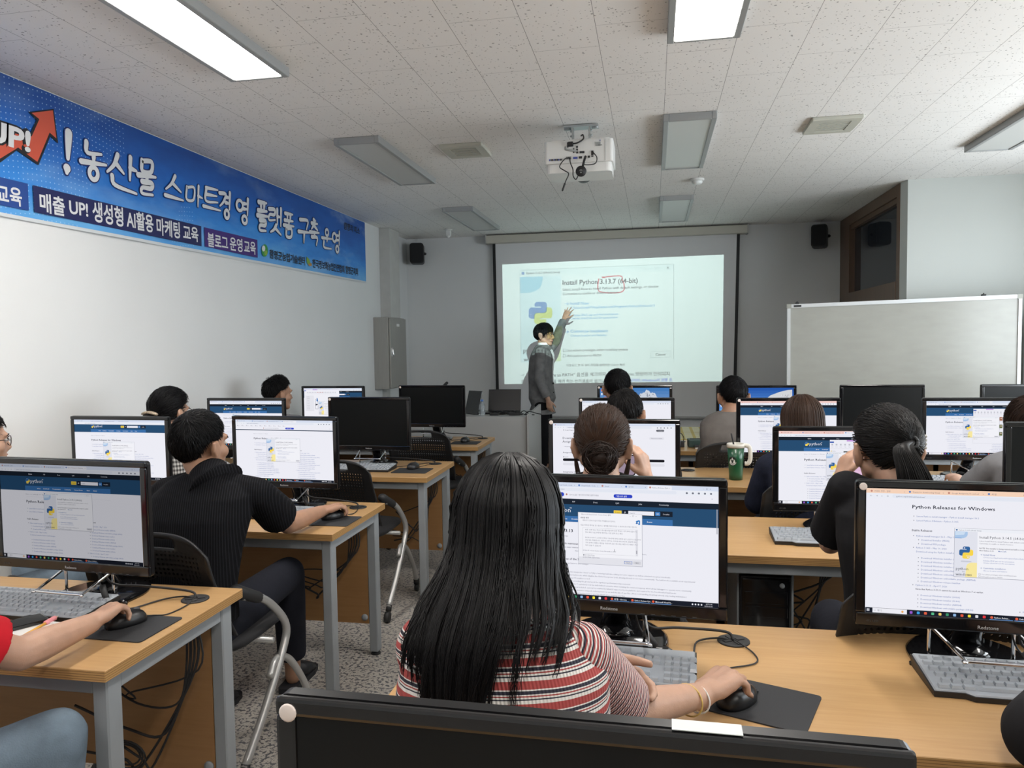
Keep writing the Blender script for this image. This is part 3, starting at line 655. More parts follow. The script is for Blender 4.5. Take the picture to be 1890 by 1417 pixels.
def taskbar(d, tasks=('Python Releas...', 'Python 3.14.5 (6...')):
    d.rect(0, 1036, 1920, 1080, (.012, .015, .025), 18)
    for a, b in ((12, 22), (24, 34)):
        d.rect(a, 1047, a+9, 1056, PAGE, 19); d.rect(a, 1058, a+9, 1067, PAGE, 19)
    d.rect(58, 1038, 330, 1078, (.86, .86, .92), 19); d.text('⌕  찾기', 72, 1066, 20, GRY, 0, 20); d.pill(286, 1048, 304, 1068, (.85, .4, .1), 20)
    cs = [(.3, .1, .6), (.05, .35, .75), (.75, .12, .06), (.1, .5, .25), (.85, .6, .15), (.05, .3, .15), (.3, .5, .8), (.8, .1, .05), (.9, .75, .05), (.75, .75, .8), (.75, .04, .05)]
    for i, c in enumerate(cs): d.pill(352+56*i, 1048, 374+56*i, 1070, c, 19, 5)
    u = 352+56*len(cs)
    for t in tasks: d.pill(u, 1048, u+22, 1070, (.75, .12, .06), 19); d.text(t, u+30, 1066, 18, PAGE, .01, 19); d.rect(u-6, 1074, u+170, 1078, (.15, .35, .75), 19); u += 186
    for i in range(4): d.pill(1690+26*i, 1052, 1703+26*i, 1066, PAGE, 19, 4)
    d.text('오후 2:08', 1810, 1056, 15, PAGE, 0, 19); d.text('2026-06-02', 1800, 1074, 15, PAGE, 0, 19)
def explorer(d, u0, v0, u1, v1, k=8):
    d.rect(u0-2, v0-2, u1+3, v1+3, (.5, .5, .56), k-1); d.rect(u0, v0, u1, v1, PAGE, k); d.rect(u0+(u1-u0)*.3, v0, u0+(u1-u0)*.48, v0+20, (.55, .3, .72), k+1); d.rect(u0, v0+22, u0+56, v0+42, (.05, .12, .45), k+1)
    for i in range(12): d.pill(u0+20+i*(u1-u0-60)/12, v0+56, u0+44+i*(u1-u0-60)/12, v0+80, (.55, .56, .62), k+1, 4); d.text('Copy', u0+14+i*(u1-u0-60)/12, v0+104, 15, GRY, 0, k+1)
    d.rect(u0, v0+122, u1, v0+124, (.6, .6, .66), k+1)
    for i in range(12): d.text('Folder', u0+36, v0+170+i*40, 18, GRY, 0, k+1); d.pill(u0+12, v0+156+i*40, u0+28, v0+172+i*40, (.75, .6, .2), k+1, 3)
    r = random.Random(3); y = v0+165
    while y+80 < v1:
        for i in range(4):
            x = u0+190+i*145
            if x+60 < u1:
                d.rect(x, y, x+56, y+70, [(.12, .02, .03), (.05, .06, .05), (.35, .12, .05), (.12, .16, .05)][r.randrange(4)], k+1); d.pill(x+14, y+12, x+44, y+44, (.6, .45, .4), k+2); d.text('photo', x, y+92, 15, GRY, 0, k+1)
        y += 150
# ---- the pages
TABS = ['스마트 경영 - 함평', 'Thanks for downloading Visual', 'Google Antigravity Download', 'Python Releases for Windows']
def scr_header(par, dim=False, ex=None, dlg=(615, 315), strip=(.68, .74, .88), url='python.org/downloads/windows/'):
    d = Disp(dim); chrome(d, TABS, url, strip); pyhead(d, 84); releases(d, 425)
    if ex: explorer(d, *ex)
    if dlg: installer(d, dlg[0], dlg[1], 12)
    taskbar(d); return d.build(par)
def scr_low_header(par):
    d = Disp(); chrome(d, TABS, 'python.org/downloads/windows/'); pyhead(d, 12)
    d.rect(0, 0, 1920, 40, (.68, .74, .88), 8); d.rect(0, 40, 1920, 84, (.84, .86, .93), 8); d.text('python.org/downloads/windows/', 236, 70, 17, GRY, 0, 9)
    for i, t in enumerate(TABS): d.text(t, 60+300*i, 30, 17, GRY, 0, 9)
    releases(d, 372); installer(d, 615, 400, 12); taskbar(d); return d.build(par)
def scr_releases(par):
    d = Disp(); chrome(d, TABS[:3] + ['새 탭'] + TABS[3:], 'python.org/downloads/windows/', (.93, .66, .50)); releases(d, 150, False)
    d.rect(352, 40, 354, 40, PAGE, 1); installer(d, 690, 318, 12); taskbar(d); return d.build(par)
def scr_notice(par):
    d = Disp(); chrome(d, TABS, 'python.org/downloads/windows/', books=True); notice(d, 130); d.rect(0, 172, 1920, 186, (.02, .04, .08), 1); releases(d, 330); installer(d, 617, 322, 12); taskbar(d, ('Python Releas...', '메모장', 'Python 3.14.5 ...')); return d.build(par)
def scr_code(par):
    d = Disp(); chrome(d, ['Visual Studio Code', 'Google Antigravity', 'Visual Studio Code', 'Visual Studio Code', 'Gmail', '네이버', 'Python Release Pyth'], 'python.org/downloads/release/python-31313/'); notice(d, 95)
    d.pill(330, 92, 545, 130, (.03, .06, .55), 4); d.text('기본으로 설정', 380, 118, 18, PAGE, .01, 5)
    pyhead(d, 150); d.text('Python 3.13.13', 360, 462, 44, INK, .016, 2)
    d.text('Release date: April 7, 2026', 360, 505, 20, GRY, 0, 2); d.text('This is the thirteenth maintenance release of Python 3.13', 360, 575, 24, INK, .014, 2); d.text('Python 3.13 is the newest major maintenance series, and it contains', 360, 608, 19, GRY, .01, 2)
    d.text('Note: Python 3.13.13 is an expedited release, the last bugfix release of 3.14.4 is here.', 640, 640, 19, GRY, 0, 2); d.text('Full changelog of all the many changes since 3.13.12', 760, 690, 19, LNK, 0, 2)
    d.text('Major new features of the 3.13 series', 360, 720, 28, INK, .014, 2); d.text('Some of the new major new features and changes', 360, 758, 20, GRY, 0, 2)
    ps = ['A new and improved interactive interpreter, based on PyPy’s, featuring multi-line editing and color support, as well as colorized exception tracebacks.', 'An experimental free-threaded build mode, which disables the Global Interpreter Lock, allowing threads to run more concurrently. The build mode is available as an experimental', 'feature in the Windows and macOS installers as well.', 'A preliminary, experimental JIT, providing the ground work for significant performance improvements.', 'The locals() builtin function (and its C equivalent) now has well-defined semantics when mutating the returned mapping, which allows debuggers to operate more consistently.', 'A modified version of mimalloc is now included, optional but enabled by default if supported by the platform, and required for the free-threaded build mode.', 'Docstrings now have their leading indentation stripped, reducing memory use and the size of .pyc files. (Most tools handling docstrings already strip leading indentation.)', 'The dbm module has a new dbm.sqlite3 backend that is used by default when creating new files.']
    for i, t in enumerate(ps): d.text(t, 380, 838+i*28, 18.5, GRY, 0, 2)
    u, v = 675, 272
    d.rect(u-3, v-2, u+582, v+478, (.45, .46, .52), 9); d.rect(u, v, u+578, v+474, (.90, .90, .95), 10); d.rect(u, v+410, u+578, v+474, (.78, .78, .84), 11)
    d.text('Microsoft Visual Studio Code (User) 설치', u+28, v+22, 16, GRY, 0, 12); d.text('–   □   ×', u+470, v+22, 17, GRY, 0, 12); d.text('사용권 계약', u+20, v+54, 16, INK, .012, 12); d.text('계속하기 전에 다음의 중요 정보를 읽으십시오.', u+38, v+78, 16, GRY, 0, 12)
    q = lambda pts, c, k: d.poly([(u+522+x, v+50+y) for x, y in pts], c, k)
    q([(30, 0), (40, 5), (40, 41), (30, 46), (4, 20), (0, 16), (6, 10)], (.03, .20, .55), 12); q([(30, 12), (30, 34), (15, 23)], (.90, .90, .95), 13); q([(0, 30), (8, 38), (20, 26), (12, 20)], (.03, .14, .42), 13)
    d.text('다음 사용권 계약을 읽으십시오. 설치를 계속하려면 이 계약에 동의해야 합니다.', u+20, v+122, 16, GRY, 0, 12); d.frame(u+38, v+140, u+540, v+380, (.5, .5, .55), 12); d.rect(u+522, v+142, u+538, v+378, (.74, .74, .8), 12); d.rect(u+524, v+330, u+536, v+360, (.45, .45, .5), 13)
    for i, t in enumerate(('보증, 보장 또는 조건의 동의를 포함하여 모든 책임은 귀하에게 있습니다.', '명시 제외 다음 조항에 해당하는 모든 법적 조건 제한.', '', 'MICROSOFT가 그러한 손해의 가능성에 대해 사전에 알고 있었거나 알았어야', '경우에도 적용됩니다. 귀하의 거주하는 지역에 따라 부수적, 결과적 또는', '기타 손해의 배제나 제한을 허용하지 않는 경우에는 제한이나 배제가 적용', '되지 않을 수 있습니다.', '', 'EULA ID: Visual Studio Code November 2025')): d.text(t, u+62 if i < 8 else u+42, v+164+i*24, 16, GRY, 0, 12)
    d.pill(u+42, v+388, u+54, v+400, GRY, 12); d.text('동의합니다(A)', u+60, v+400, 15, GRY, 0, 12); d.frame(u+42, v+408, u+54, v+420, GRY, 13); d.text('동의하지 않습니다(D)', u+60, v+420, 15, GRY, 0, 13)
    d.frame(u+418, v+430, u+490, v+458, (.05, .15, .5), 13, 3); d.text('다음(N) >', u+428, v+450, 15, INK, 0, 13); d.rect(u+500, v+430, u+566, v+456, (.65, .65, .7), 13); d.text('취소', u+520, v+450, 15, INK, 0, 14); d.text('I', u+325, v+350, 34, INK, 0, 14)
    d.rect(1904, 200, 1912, 420, (.4, .4, .45), 9); taskbar(d, ('새 탭 - Chrome', 'Python Release Pyt...', 'Microsoft Visual St...')); return d.build(par)
def scr_agent(par):
    d = Disp(); chrome(d, ['Visual Studio Code', 'Google Antigravity Download'], 'antigravity.google/download'); d.text('⚡ Google Antigravity', 156, 114, 22, INK, .01, 3); d.pill(1630, 92, 1752, 124, INK, 3); d.text('Download ↓', 1650, 115, 19, PAGE, .012, 4)
    d.text('Download Google', 153, 252, 52, INK, 0, 3); d.text('Antigravity', 153, 308, 52, INK, 0, 3); d.pill(1520, 210, 1750, 250, (.78, .78, .85), 2); d.text('View previous releases', 1545, 236, 19, GRY, .012, 3)
    d.text('• Antigravity 2.0     • Antigravity CLI     • Antigravity SDK', 175, 375, 20, GRY, 0, 3); d.text('Antigravity 2.0', 155, 478, 36, INK, 0, 3); d.text('● macOS', 160, 545, 20, INK, 0, 3); d.text('■ Windows', 980, 545, 20, INK, 0, 3)
    for u0, u1, t in ((155, 930, 'Download for Apple Silicon'), (975, 1755, 'Download for x64')):
        d.pill(u0, 562, u1, 604, (.01, .01, .014), 3); d.text(t, (u0+u1)/2-110, 590, 20, PAGE, .012, 4); d.pill(u0, 630, u1, 672, (.76, .76, .83), 3); d.text('Download for Intel' if u0 < 500 else 'Download for ARM64', (u0+u1)/2-90, 658, 20, GRY, 0, 4)
    d.rect(1005, 320, 1285, 520, (.6, .6, .66), 2); d.rect(1008, 323, 1282, 517, PAGE, 3); d.text('of updates', 1160, 440, 20, INK, .012, 4)
    d.text('Antigravity CLI', 155, 790, 36, INK, 0, 3); d.rect(155, 820, 1755, 900, (.80, .80, .87), 2); d.text('curl -fsSL https://antigravity.google/install.sh | bash', 180, 868, 24, GRY, 0, 3); taskbar(d); return d.build(par)
def scr_blank(par):
    d = Disp(); chrome(d, ['Google Antigravity Dow', 'Visual Studio Code'], 'antigravity.google/download', books=True); d.text('Google Antigravity', 140, 200, 30, GRY, 0, 3); d.text('Download Visual Studio Code', 140, 330, 50, INK, 0, 3); taskbar(d); return d.build(par)
def scr_mountain(par):
    d = Disp(); n = 12
    for i in range(n): t = i/(n-1); d.rect(0, 1080*i/n, 1920, 1080*(i+1)/n, (.06+.30*t, .20+.32*t, .50+.25*t), 1)
    for i in range(4):
        for j in range(9): d.pill(30+95*i, 40+105*j, 76+95*i, 86+105*j, [(.75, .2, .1), (.8, .85, .9), (.1, .4, .75), (.85, .7, .1), (.05, .08, .1)][(i*3+j) % 5], 3, 8); d.text('문서', 34+95*i, 112+105*j, 17, PAGE, 0, 3)
    r = random.Random(5); top = lambda u: 560 - 470*math.exp(-((u-1290)/330)**2) - 120*math.exp(-((u-1620)/200)**2)+28*math.sin(u/31)+16*math.sin(u/13)
    pts = [(u, top(u)) for u in range(820, 1921, 25)]; d.poly(pts + [(1920, 1040), (820, 1040)], (.62, .66, .74), 2)
    for i in range(90):
        u = r.uniform(950, 1850); v = top(u)+r.uniform(20, 330); a = r.uniform(15, 50); d.poly([(u, v), (u+a*.5, v+a), (u-a*.35, v+a*1.2)], (.16, .18, .24), 3)
    d.rect(560, 420, 920, 620, (.90, .66, .05), 4); d.poly([(0, 760), (500, 640), (1000, 760), (1920, 700), (1920, 1040), (0, 1040)], (.10, .14, .06), 5); taskbar(d); return d.build(par)
def scr_lion(par):
    d = Disp(); n = 10
    for i in range(n): t = i/(n-1); d.rect(0, 720*i/n, 1920, 720*(i+1)/n, (.02+.10*t, .10+.22*t, .42+.3*t), 1)
    d.rect(0, 720, 1920, 1080, (.06, .14, .27), 1); r = random.Random(8)
    for i in range(60): u = r.uniform(0, 1800); v = r.uniform(740, 1030); d.rect(u, v, u+r.uniform(40, 130), v+6, (.12, .24, .40), 2)
    body = [(900, 640), (1120, 380), (1330, 200), (1560, 110), (1760, 60), (1880, 50), (1880, 1036), (760, 1036), (700, 900), (800, 760)]; d.poly(body, (.66, .67, .70), 3)
    for i in range(150):
        u = r.uniform(900, 1850); v = r.uniform(0, 800); v0 = max(640-(u-900)*.75, 70)+v*.9; L = r.uniform(60, 170)
        if v0 < 880: d.poly([(u, v0), (u+16, v0+4), (u-L*.25, v0+L)], [(.82, .83, .86), (.35, .35, .38), (.5, .5, .54)][i % 3], 4)
    for j in range(8): d.pill(30, 40+105*j, 76, 86+105*j, [(.75, .2, .1), (.8, .85, .9), (.1, .4, .75)][j % 3], 5, 8); d.text('문서', 34, 112+105*j, 17, PAGE, 0, 5)
    taskbar(d); return d.build(par)
def scr_document(par):
    d = Disp(); chrome(d, TABS, 'python.org/downloads/windows/'); pyhead(d, 84); releases(d, 425); k = 8
    d.rect(15, 30, 1180, 900, (.88, .88, .94), k); d.rect(15, 30, 1180, 62, (.8, .8, .9), k+1); d.rect(300, 30, 460, 60, (.6, .45, .8), k+2); d.rect(15, 66, 80, 90, (.04, .1, .5), k+2)
    for i in range(18): d.pill(110+i*55, 110, 140+i*55, 140, (.55, .3, .3) if 5 < i < 10 else (.55, .56, .62), k+1, 4); d.text('Format', 104+i*55, 176, 15, GRY, 0, k+1)
    d.rect(60, 230, 330, 700, (.8, .8, .86), k+1); d.frame(60, 230, 330, 700, (.5, .5, .56), k+2)
    for i in range(8): d.text('단원 목록', 100, 280+i*52, 22, GRY, 0, k+2)
    d.frame(380, 340, 470, 640, (.05, .05, .07), k+2, 7); d.poly([(430, 300), (458, 300), (458, 370), (480, 370), (444, 420), (408, 370), (430, 370)], (.05, .2, .55), k+3); d.poly([(390, 480), (470, 500), (390, 540)], (.05, .05, .07), k+3)
    installer(d, 490, 400, 12); taskbar(d); return d.build(par)
# ================================================================ FURNITURE AND COMPUTERS (built once each, then copied)
g = NT('beech_laminate'); o = g.obj()
nz = g.noise(g.scale(o, (1.6, 26, 26)), 3.0, 5, .6); n2 = g.noise(g.scale(o, (.8, 7, 7)), 2.0, 3)
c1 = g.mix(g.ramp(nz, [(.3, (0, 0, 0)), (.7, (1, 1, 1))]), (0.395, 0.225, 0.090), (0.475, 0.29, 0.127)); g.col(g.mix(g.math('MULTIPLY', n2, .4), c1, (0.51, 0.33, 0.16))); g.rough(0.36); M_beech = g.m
g = NT('layered_edge_banding'); o = g.obj(); x, y, z = g.xyz(o)
st = g.math('FRACT', g.math('DIVIDE', z, 0.0058)); ln = g.math('LESS_THAN', st, 0.22)
g.col(g.mix(g.math('MULTIPLY', ln, .8), (0.42, 0.24, 0.09), (0.11, 0.052, 0.018))); g.rough(0.4); M_edge = g.m
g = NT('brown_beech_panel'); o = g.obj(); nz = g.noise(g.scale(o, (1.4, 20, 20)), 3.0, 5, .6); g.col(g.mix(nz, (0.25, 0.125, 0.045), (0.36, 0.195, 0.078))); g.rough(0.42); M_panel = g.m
M_leg = mat('grey_powder_coated_steel', (0.27, 0.29, 0.305), rough=0.5, var=.05)
M_foot = mat('black_rubber', (0.014, 0.014, 0.015), rough=0.6)
M_gloss = mat('gloss_black_plastic', (0.006, 0.006, 0.007), rough=0.12, coat=0.4)
M_frame = mat('satin_black_plastic', (0.007, 0.007, 0.008), rough=0.32, spec=.3)
M_offscr = mat('switched_off_screen', (0.005, 0.006, 0.0065), rough=0.30, spec=.25)
M_chrome = MATS['chrome']
M_logo = mat('pale_grey_print', (0.45, 0.45, 0.46), rough=0.4); M_faint = mat('faint_print', (0.06, 0.06, 0.06), .5)
M_dot = mat('cream_round_sticker', (0.74, 0.66, 0.62), rough=0.5)
DH, DD = 0.72, 0.60
def desk(x0, x1, y0, label, groms):
    W = x1-x0; t = thing('computer_desk', label, 'desk', (x0, y0, 0), 0, 'beech computer desks')
    b = MB(); b.box((0, 0, DH-.029), (W, DD, DH), bev=.0015, seg=1)
    n0 = len(b.f); bm = b
    for i, f in enumerate(b.f):
        zs = [b.v[q][2] for q in f]
        if min(zs) < DH-.004 and max(zs) > DH-.02: b.mi[i] = 1
    b.build('tabletop', [M_beech, M_edge], t)
    lw, ld, iz = .042, .052, .022
    lx = [iz+lw/2, W-iz-lw/2] + ([W/2] if W > 1.2 else [])
    for i, x in enumerate(lx):
        for y in (.03, DD-.03-ld):
            if i == 2 and y < .1: continue
            q = MB(); q.box((x-lw/2, y, .018), (x+lw/2, y+ld, DH-.030), bev=.004, seg=1); lg = q.build('leg', M_leg, t)
            q = MB(); q.lathe([(.008, .02), (.008, .010), (.022, .009), (.023, 0.0005)], (x, y+ld/2, 0), 14); q.build('glide', M_foot, lg)
    for lo, hi in (((iz+lw, .032, DH-.075), (W-iz-lw, .055, DH-.0295)), ((iz+lw, DD-.055, DH-.075), (W-iz-lw, DD-.032, DH-.0295)), ((iz+.004, .03+ld, DH-.078), (iz+lw-.004, DD-.03-ld, DH-.0295)), ((W-iz-lw+.004, .03+ld, DH-.078), (W-iz-.004, DD-.03-ld, DH-.0295))):
        q = MB(); q.box(lo, hi, bev=.003, seg=1); q.build('rail', M_leg, t)
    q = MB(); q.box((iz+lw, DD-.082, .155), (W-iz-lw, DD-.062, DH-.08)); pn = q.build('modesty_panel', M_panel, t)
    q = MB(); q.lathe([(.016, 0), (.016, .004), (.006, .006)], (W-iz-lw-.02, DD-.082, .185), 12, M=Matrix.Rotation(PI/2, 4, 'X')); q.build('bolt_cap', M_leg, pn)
    for gx in groms:
        q = MB(); q.lathe([(.040, DH+.0003), (.040, DH+.003), (.036, DH+.0045), (.030, DH+.0032), (.004, DH+.003)], (gx-x0, DD-.115, 0), 28)
        for k in range(4):
            a = k*PI/2+.5; q.box((.008, -.006, DH+.002), (.028, .006, DH+.0052), M=Matrix.Translation((gx-x0, DD-.115, 0)) @ Matrix.Rotation(a, 4, 'Z'))
        q.build('cable_grommet', M_foot, t)
    return t
LY = [1.506 + 1.2686*k for k in range(4)]; RY = [1.4223 + 1.2686*k for k in range(4)]
LX0, LX1, AX0, AX1, CX1 = -2.985, -1.272, -0.568, 1.118, 2.83
ordinal = ('front', 'second', 'third', 'farthest')
desk(LX0, LX1, LY[0], 'nearest beech desk on the left side, with notebook and pencil on it', (-1.36, -2.2))
desk(LX0, LX1, LY[1], 'left-side beech desk where the man in the black shirt sits', (-1.362, -2.2))
desk(LX0, LX1, LY[2], 'left-side beech desk carrying a switched-off monitor, beyond the man in black', (-1.364, -2.2))
desk(LX0, LX1, LY[3], 'farthest beech desk on the left side, in front of the grey lectern counter', (-1.345, -2.2))
desk(AX0, AX1, RY[0], 'large nearest beech desk at lower right, under the woman in stripes', (.195, 1.06))
desk(AX0, AX1, RY[1], 'right-side beech desk with the black computer tower underneath', (.195, 1.06))
desk(AX0, AX1, RY[2], 'right-side beech desk with the green tumbler on it', (.195, 1.06))
desk(AX0, AX1, RY[3], 'farthest right-side beech desk, between tumbler desk and plaid-covered table', (.195, 1.06))
desk(AX1+.004, CX1, RY[1], 'desk at the right edge carrying the dark switched-off monitor', (1.9,))
desk(AX1+.004, CX1, RY[2], 'desk at the right edge where the person in the grey tee sits', (1.9,))
desk(AX1+.004, CX1, RY[3], 'far desk at right carrying two switched-off monitors before the whiteboard', (1.9,))
desk(AX0, AX1, RY[0]-1.2686, 'desk under the black monitor at the bottom edge of the picture', (.195,))
# ---------------------------------------------------------------- monitor
MW, MH, MZ = 0.545, 0.333, 0.104      # panel size and height of its lower edge above the desk
def monitor_frame():
    b = MB(); w_, h_ = MW, MH
    ou = rrect(w_, h_, .010, 4, 0, MZ+h_/2); R_ = Matrix.Rotation(PI/2, 4, 'X')   # (x,y,z)->(x,-z,y)
    b.prism(ou, -.017, -.004, M=R_)
    z0, z1, x1 = MZ+.031, MZ+.031+SHT, SWD/2
    # front bezel ring, four bars with a slight inward step
    for lo, hi in (((-w_/2+.001, -.004, MZ+.001), (w_/2-.001, .006, z0)), ((-w_/2+.001, -.004, z1), (w_/2-.001, .006, MZ+h_-.001)), ((-w_/2+.001, -.004, z0), (-x1, .006, z1)), ((x1, -.004, z0), (w_/2-.001, .006, z1))):
        b.box(lo, hi, 1, bev=.0035, seg=2)
    b.prism(rrect(.30, .20, .03, 4, 0, MZ+.16), -.046, -.0165, M=R_)
    v, f, bb = glyphs('Redstone', .008, 2); sc = .041/(bb[2]-bb[0]); b.add([((x-(bb[0]+bb[2])/2)*sc-.002, -.0046, MZ+.0095+y*sc) for x, y in v], f, 2, False)
    v, f, bb = glyphs('▵IPS LED', .0, 1); b.add([(-w_/2+.022+x*.0075, -.0046, MZ+.010+y*.0075) for x, y in v], f, 3, False)
    for k in range(6): b.box((w_/2-.20+k*.024, -.0046, MZ+.005), (w_/2-.190+k*.024, -.004, MZ+.0065), 3)
    return b
MFR = None
def monitor(x, y, rz, label, scr, dot=None, group='black widescreen monitors', dz=0.0, cable=None):
    """scr: None for a screen that is off, else a page builder"""
    global MFR
    t = thing('monitor', label, 'monitor', (x, y, DH), rz, group)
    if MFR is None:
        MFR = [('bezel', monitor_frame(), [M_frame, M_gloss, M_logo, M_faint])]
        b = MB(); b.loft([((0, .150, .006), .048, .022, (1,0,0), (0,1,0)), ((0, .132, .05), .034, .016, (1,0,0), (0,1,0)), ((0, .085, .12), .030, .014, (1,0,0), (0,1,0)), ((0, .050, .19), .030, .012, (1,0,0), (0,1,0))], 20); b.lathe([(.050, .012), (.042, .022), (.03, .03), (.01, .032)], (0, .125, 0), 20); MFR.append(('stand_neck', b, M_gloss))
        b = MB(); pl = [(-.135, -.06), (-.125, -.085), (.125, -.085), (.135, -.06), (.128, .02), (.09, .085), (.05, .105), (-.05, .105), (-.09, .085), (-.128, .02)]
        pl = [(p.x, p.y+.125) for p in bez([(a, c, 0) for a, c in pl + pl[:1]], 4)[:-1]]
        n = len(pl); b.add([(a, c, .0) for a, c in pl] + [(a, c, .007) for a, c in pl] + [(a*.93, c*.93+.001, .013) for a, c in pl], [(i+k*n, (i+1) % n+k*n, (i+1) % n+(k+1)*n, i+(k+1)*n) for k in (0, 1) for i in range(n)] + [tuple(2*n+i for i in range(n)), tuple(reversed(range(n)))]); MFR.append(('stand_base', b, M_gloss))
        b = MB(); pts = [(-.098, .07, .012), (-.098, .07, .082), (-.096, .064, .088), (-.066, -.062, .064), (-.060, -.068, .063), (.088, -.068, .063), (.094, -.062, .064), (.078, .064, .088), (.076, .07, .082), (.076, .07, .012)]
        b.sweep(bez(pts, 4), .0042, 8); MFR.append(('wire_bracket', b, M_chrome))
        MFR = [(n_, q.build(n_, m_, t)) for n_, q, m_ in MFR]
    else:
        for n_, ob in MFR:
            c = ob.copy(); COL.objects.link(c); c.parent = t
    for c in kids(t):
        if c.name.startswith('bezel'): c.location.z += dz
    if scr is None:
        b = MB(); b.box((-SWD/2, -.0005, 0), (SWD/2, .001, SHT)); s = b.build('screen', M_offscr, t)
    else: s = scr(t)
    s.location = (0, -.0012, MZ+.031+dz)
    if dot:
        b = MB(); b.lathe([(.0085, 0), (.0085, .0012), (.007, .0016)], (-MW/2+.014, -.004, MZ+MH-.014+dz), 16, M=Matrix.Rotation(PI/2, 4, 'X')); b.build('round_sticker', M_dot, t)
    if cable:
        gx, gy = cable; L = Matrix.Rotation(-rz, 4, 'Z') @ Vector((gx-x, gy-y, 0))
        b = MB(); b.sweep(bez([(.07, .035, MZ+.02), (.09, .05, .06), (L.x*.55, L.y*.5+.03, .042), (L.x-.02, L.y+.006, .022), (L.x, L.y, .003)], 6), .0035, 8)
        b.sweep(bez([(.05, .035, MZ+.03), (.065, .03, .07), (.085, .02, .045), (.115, .0, .016)], 6), .0022, 6); b.cap((.080, .024, .058), .009, (.108, .008, .026), .009, 12, flat0=True, flat1=True)
        b.sweep(bez([(.110, .004, .022), (.135, 0, .005), (.19, .01, .004), (L.x-.09, L.y-.03, .004), (L.x-.04, L.y-.004, .008), (L.x-.006, L.y, .004)], 6), .0024, 6)
        b.build('power_cable', M_foot, t)
    return t
# ---------------------------------------------------------------- keyboard, mouse, mouse pad
M_kb = mat('keyboard_black', (.012, .012, .013), .45); M_cov = mat('grey_silicone_key_cover', (0.30, 0.325, 0.355), rough=0.36, var=.06, vscale=30)
M_mouse = mat('mouse_black', (.010, .010, .011), .35); M_pad = mat('mouse_pad_cloth', (.020, .021, .024), .75, bump=.15, bscale=900)
def keyboard_parts(t):
    b = MB(); W, D = .445, .172; z = lambda y: .012 + (y+D/2)*.085
    ou = [(-W/2, -D/2+.012), (-W/2+.06, -D/2+.012), (-W/2+.075, -D/2), (W/2-.175, -D/2), (W/2-.16, -D/2+.012), (W/2, -D/2+.012), (W/2, D/2), (-W/2, D/2)]
    n = len(ou); b.add([(x*.99, y*.99, .001) for x, y in ou] + [(x, y, z(y)) for x, y in ou], [(i, (i+1) % n, n+(i+1) % n, n+i) for i in range(n)] + [tuple(n+i for i in range(n)), tuple(reversed(range(n)))], 0, False); b.build('body', M_kb, t)
    c = MB(); c.add([(x*.985, y*.97, z(y)+.0004) for x, y in ou] + [(x*.975, y*.95, z(y)+.0035) for x, y in ou], [(i, (i+1) % n, n+(i+1) % n, n+i) for i in range(n)] + [tuple(n+i for i in range(n))], 0, False)
    def key(x, y, w_, d_=.0155):
        q = [(-w_/2, -d_/2), (w_/2, -d_/2), (w_/2, d_/2), (-w_/2, d_/2)]; z0 = z(y)+.003; z1 = z0+.0062
        c.add([(x+a, y+e, z0) for a, e in q] + [(x+a*.80, y+e*.76+.001, z1) for a, e in q], [(0,1,5,4), (1,2,6,5), (2,3,7,6), (3,0,4,7), (4,5,6,7)], 0, False)
    p = .0188; xl = -W/2+.012
    for r in range(6):
        y = D/2-.022-r*.0245
        if r == 0:
            for k in range(13): key(xl+.009+k*.0216+(k > 0)*.006, y, .0165, .013)
        elif r == 5:
            for k, w_ in ((0, .022), (1, .022), (2, .022)): key(xl+.012+k*.0245, y, w_)
            key(xl+.132, y, .112)
            for k in range(4): key(xl+.205+k*.0235, y, .021)
        else:
            o_ = (0, .0, .005, .009, .014)[r]
            for k in range(14 - (r > 2)): key(xl+.010+o_+k*.0205, y, .0185)
        for k in range(3):
            if r in (1, 2) or (r == 5) or (r == 4 and k == 1): key(xl+.305+k*.0195, y, .017)
        if r > 0:
            for k in range(4):
                if not (k == 3 and r in (3, 5)): key(xl+.370+k*.0185, y-(.012 if k == 3 and r in (2, 4) else 0), .016, .0155 if not (k == 3 and r in (2, 4)) else .038)
    c.build('key_cover', M_cov, t)
KB = None
def keyboard(x, y, rz, label):
    global KB
    if KB is None:
        KB = thing('keyboard', label, 'keyboard', (x, y, DH), rz, 'keyboards with grey silicone covers'); keyboard_parts(KB); return KB
    return copy_tree(KB, (x, y, DH), rz, label)
PAD = None
def mouse_pad(x, y, rz, label):
    global PAD
    if PAD is None:
        b = MB(); b.prism(rrect(.215, .178, .010), 0.0003, .003); PAD = tag(b.build('mouse_pad', M_pad), label, 'mouse pad', 'black mouse pads')
        o = PAD
    else: o = PAD.copy(); COL.objects.link(o); o['label'] = label
    o.location = (x, y, DH); o.rotation_euler = (0, 0, rz); return o
MZP = DH+.003
def mouse(x, y, rz, label, cord=None):
    t = thing('computer_mouse', label, 'computer mouse', (x, y, MZP), rz, 'black computer mice')
    b = MB(); vs = []; nu, nv = 20, 9
    rings = []
    for k, (s_, h_) in enumerate(((1.0, .0005), (1.03, .008), (1.0, .017), (.9, .026), (.7, .033), (.4, .0372))):
        rings.append(((0, (-.004*k/5), h_ ), .031*s_, .053*s_, (1,0,0), (0,1,0)))
    b.loft(rings, 24, sq=2.4); b.build('shell', M_mouse, t)
    b = MB(); b.cap((0, .030, .0305), .005, (0, .030, .0312), .005, 10); b.ell((0, .028, .031), (.0035, .011, .0085)); b.build('scroll_wheel', mat('grey_wheel', (.05, .05, .055), .5), t)
    if cord:
        L = [Matrix.Rotation(-rz, 4, 'Z') @ (Vector(p)-Vector((x, y, MZP))) for p in cord]
        b = MB(); b.sweep(bez([(0, .05, .008), (0, .075, .002)] + L, 7), .0019, 6); b.build('cord', M_foot, t)
    return t
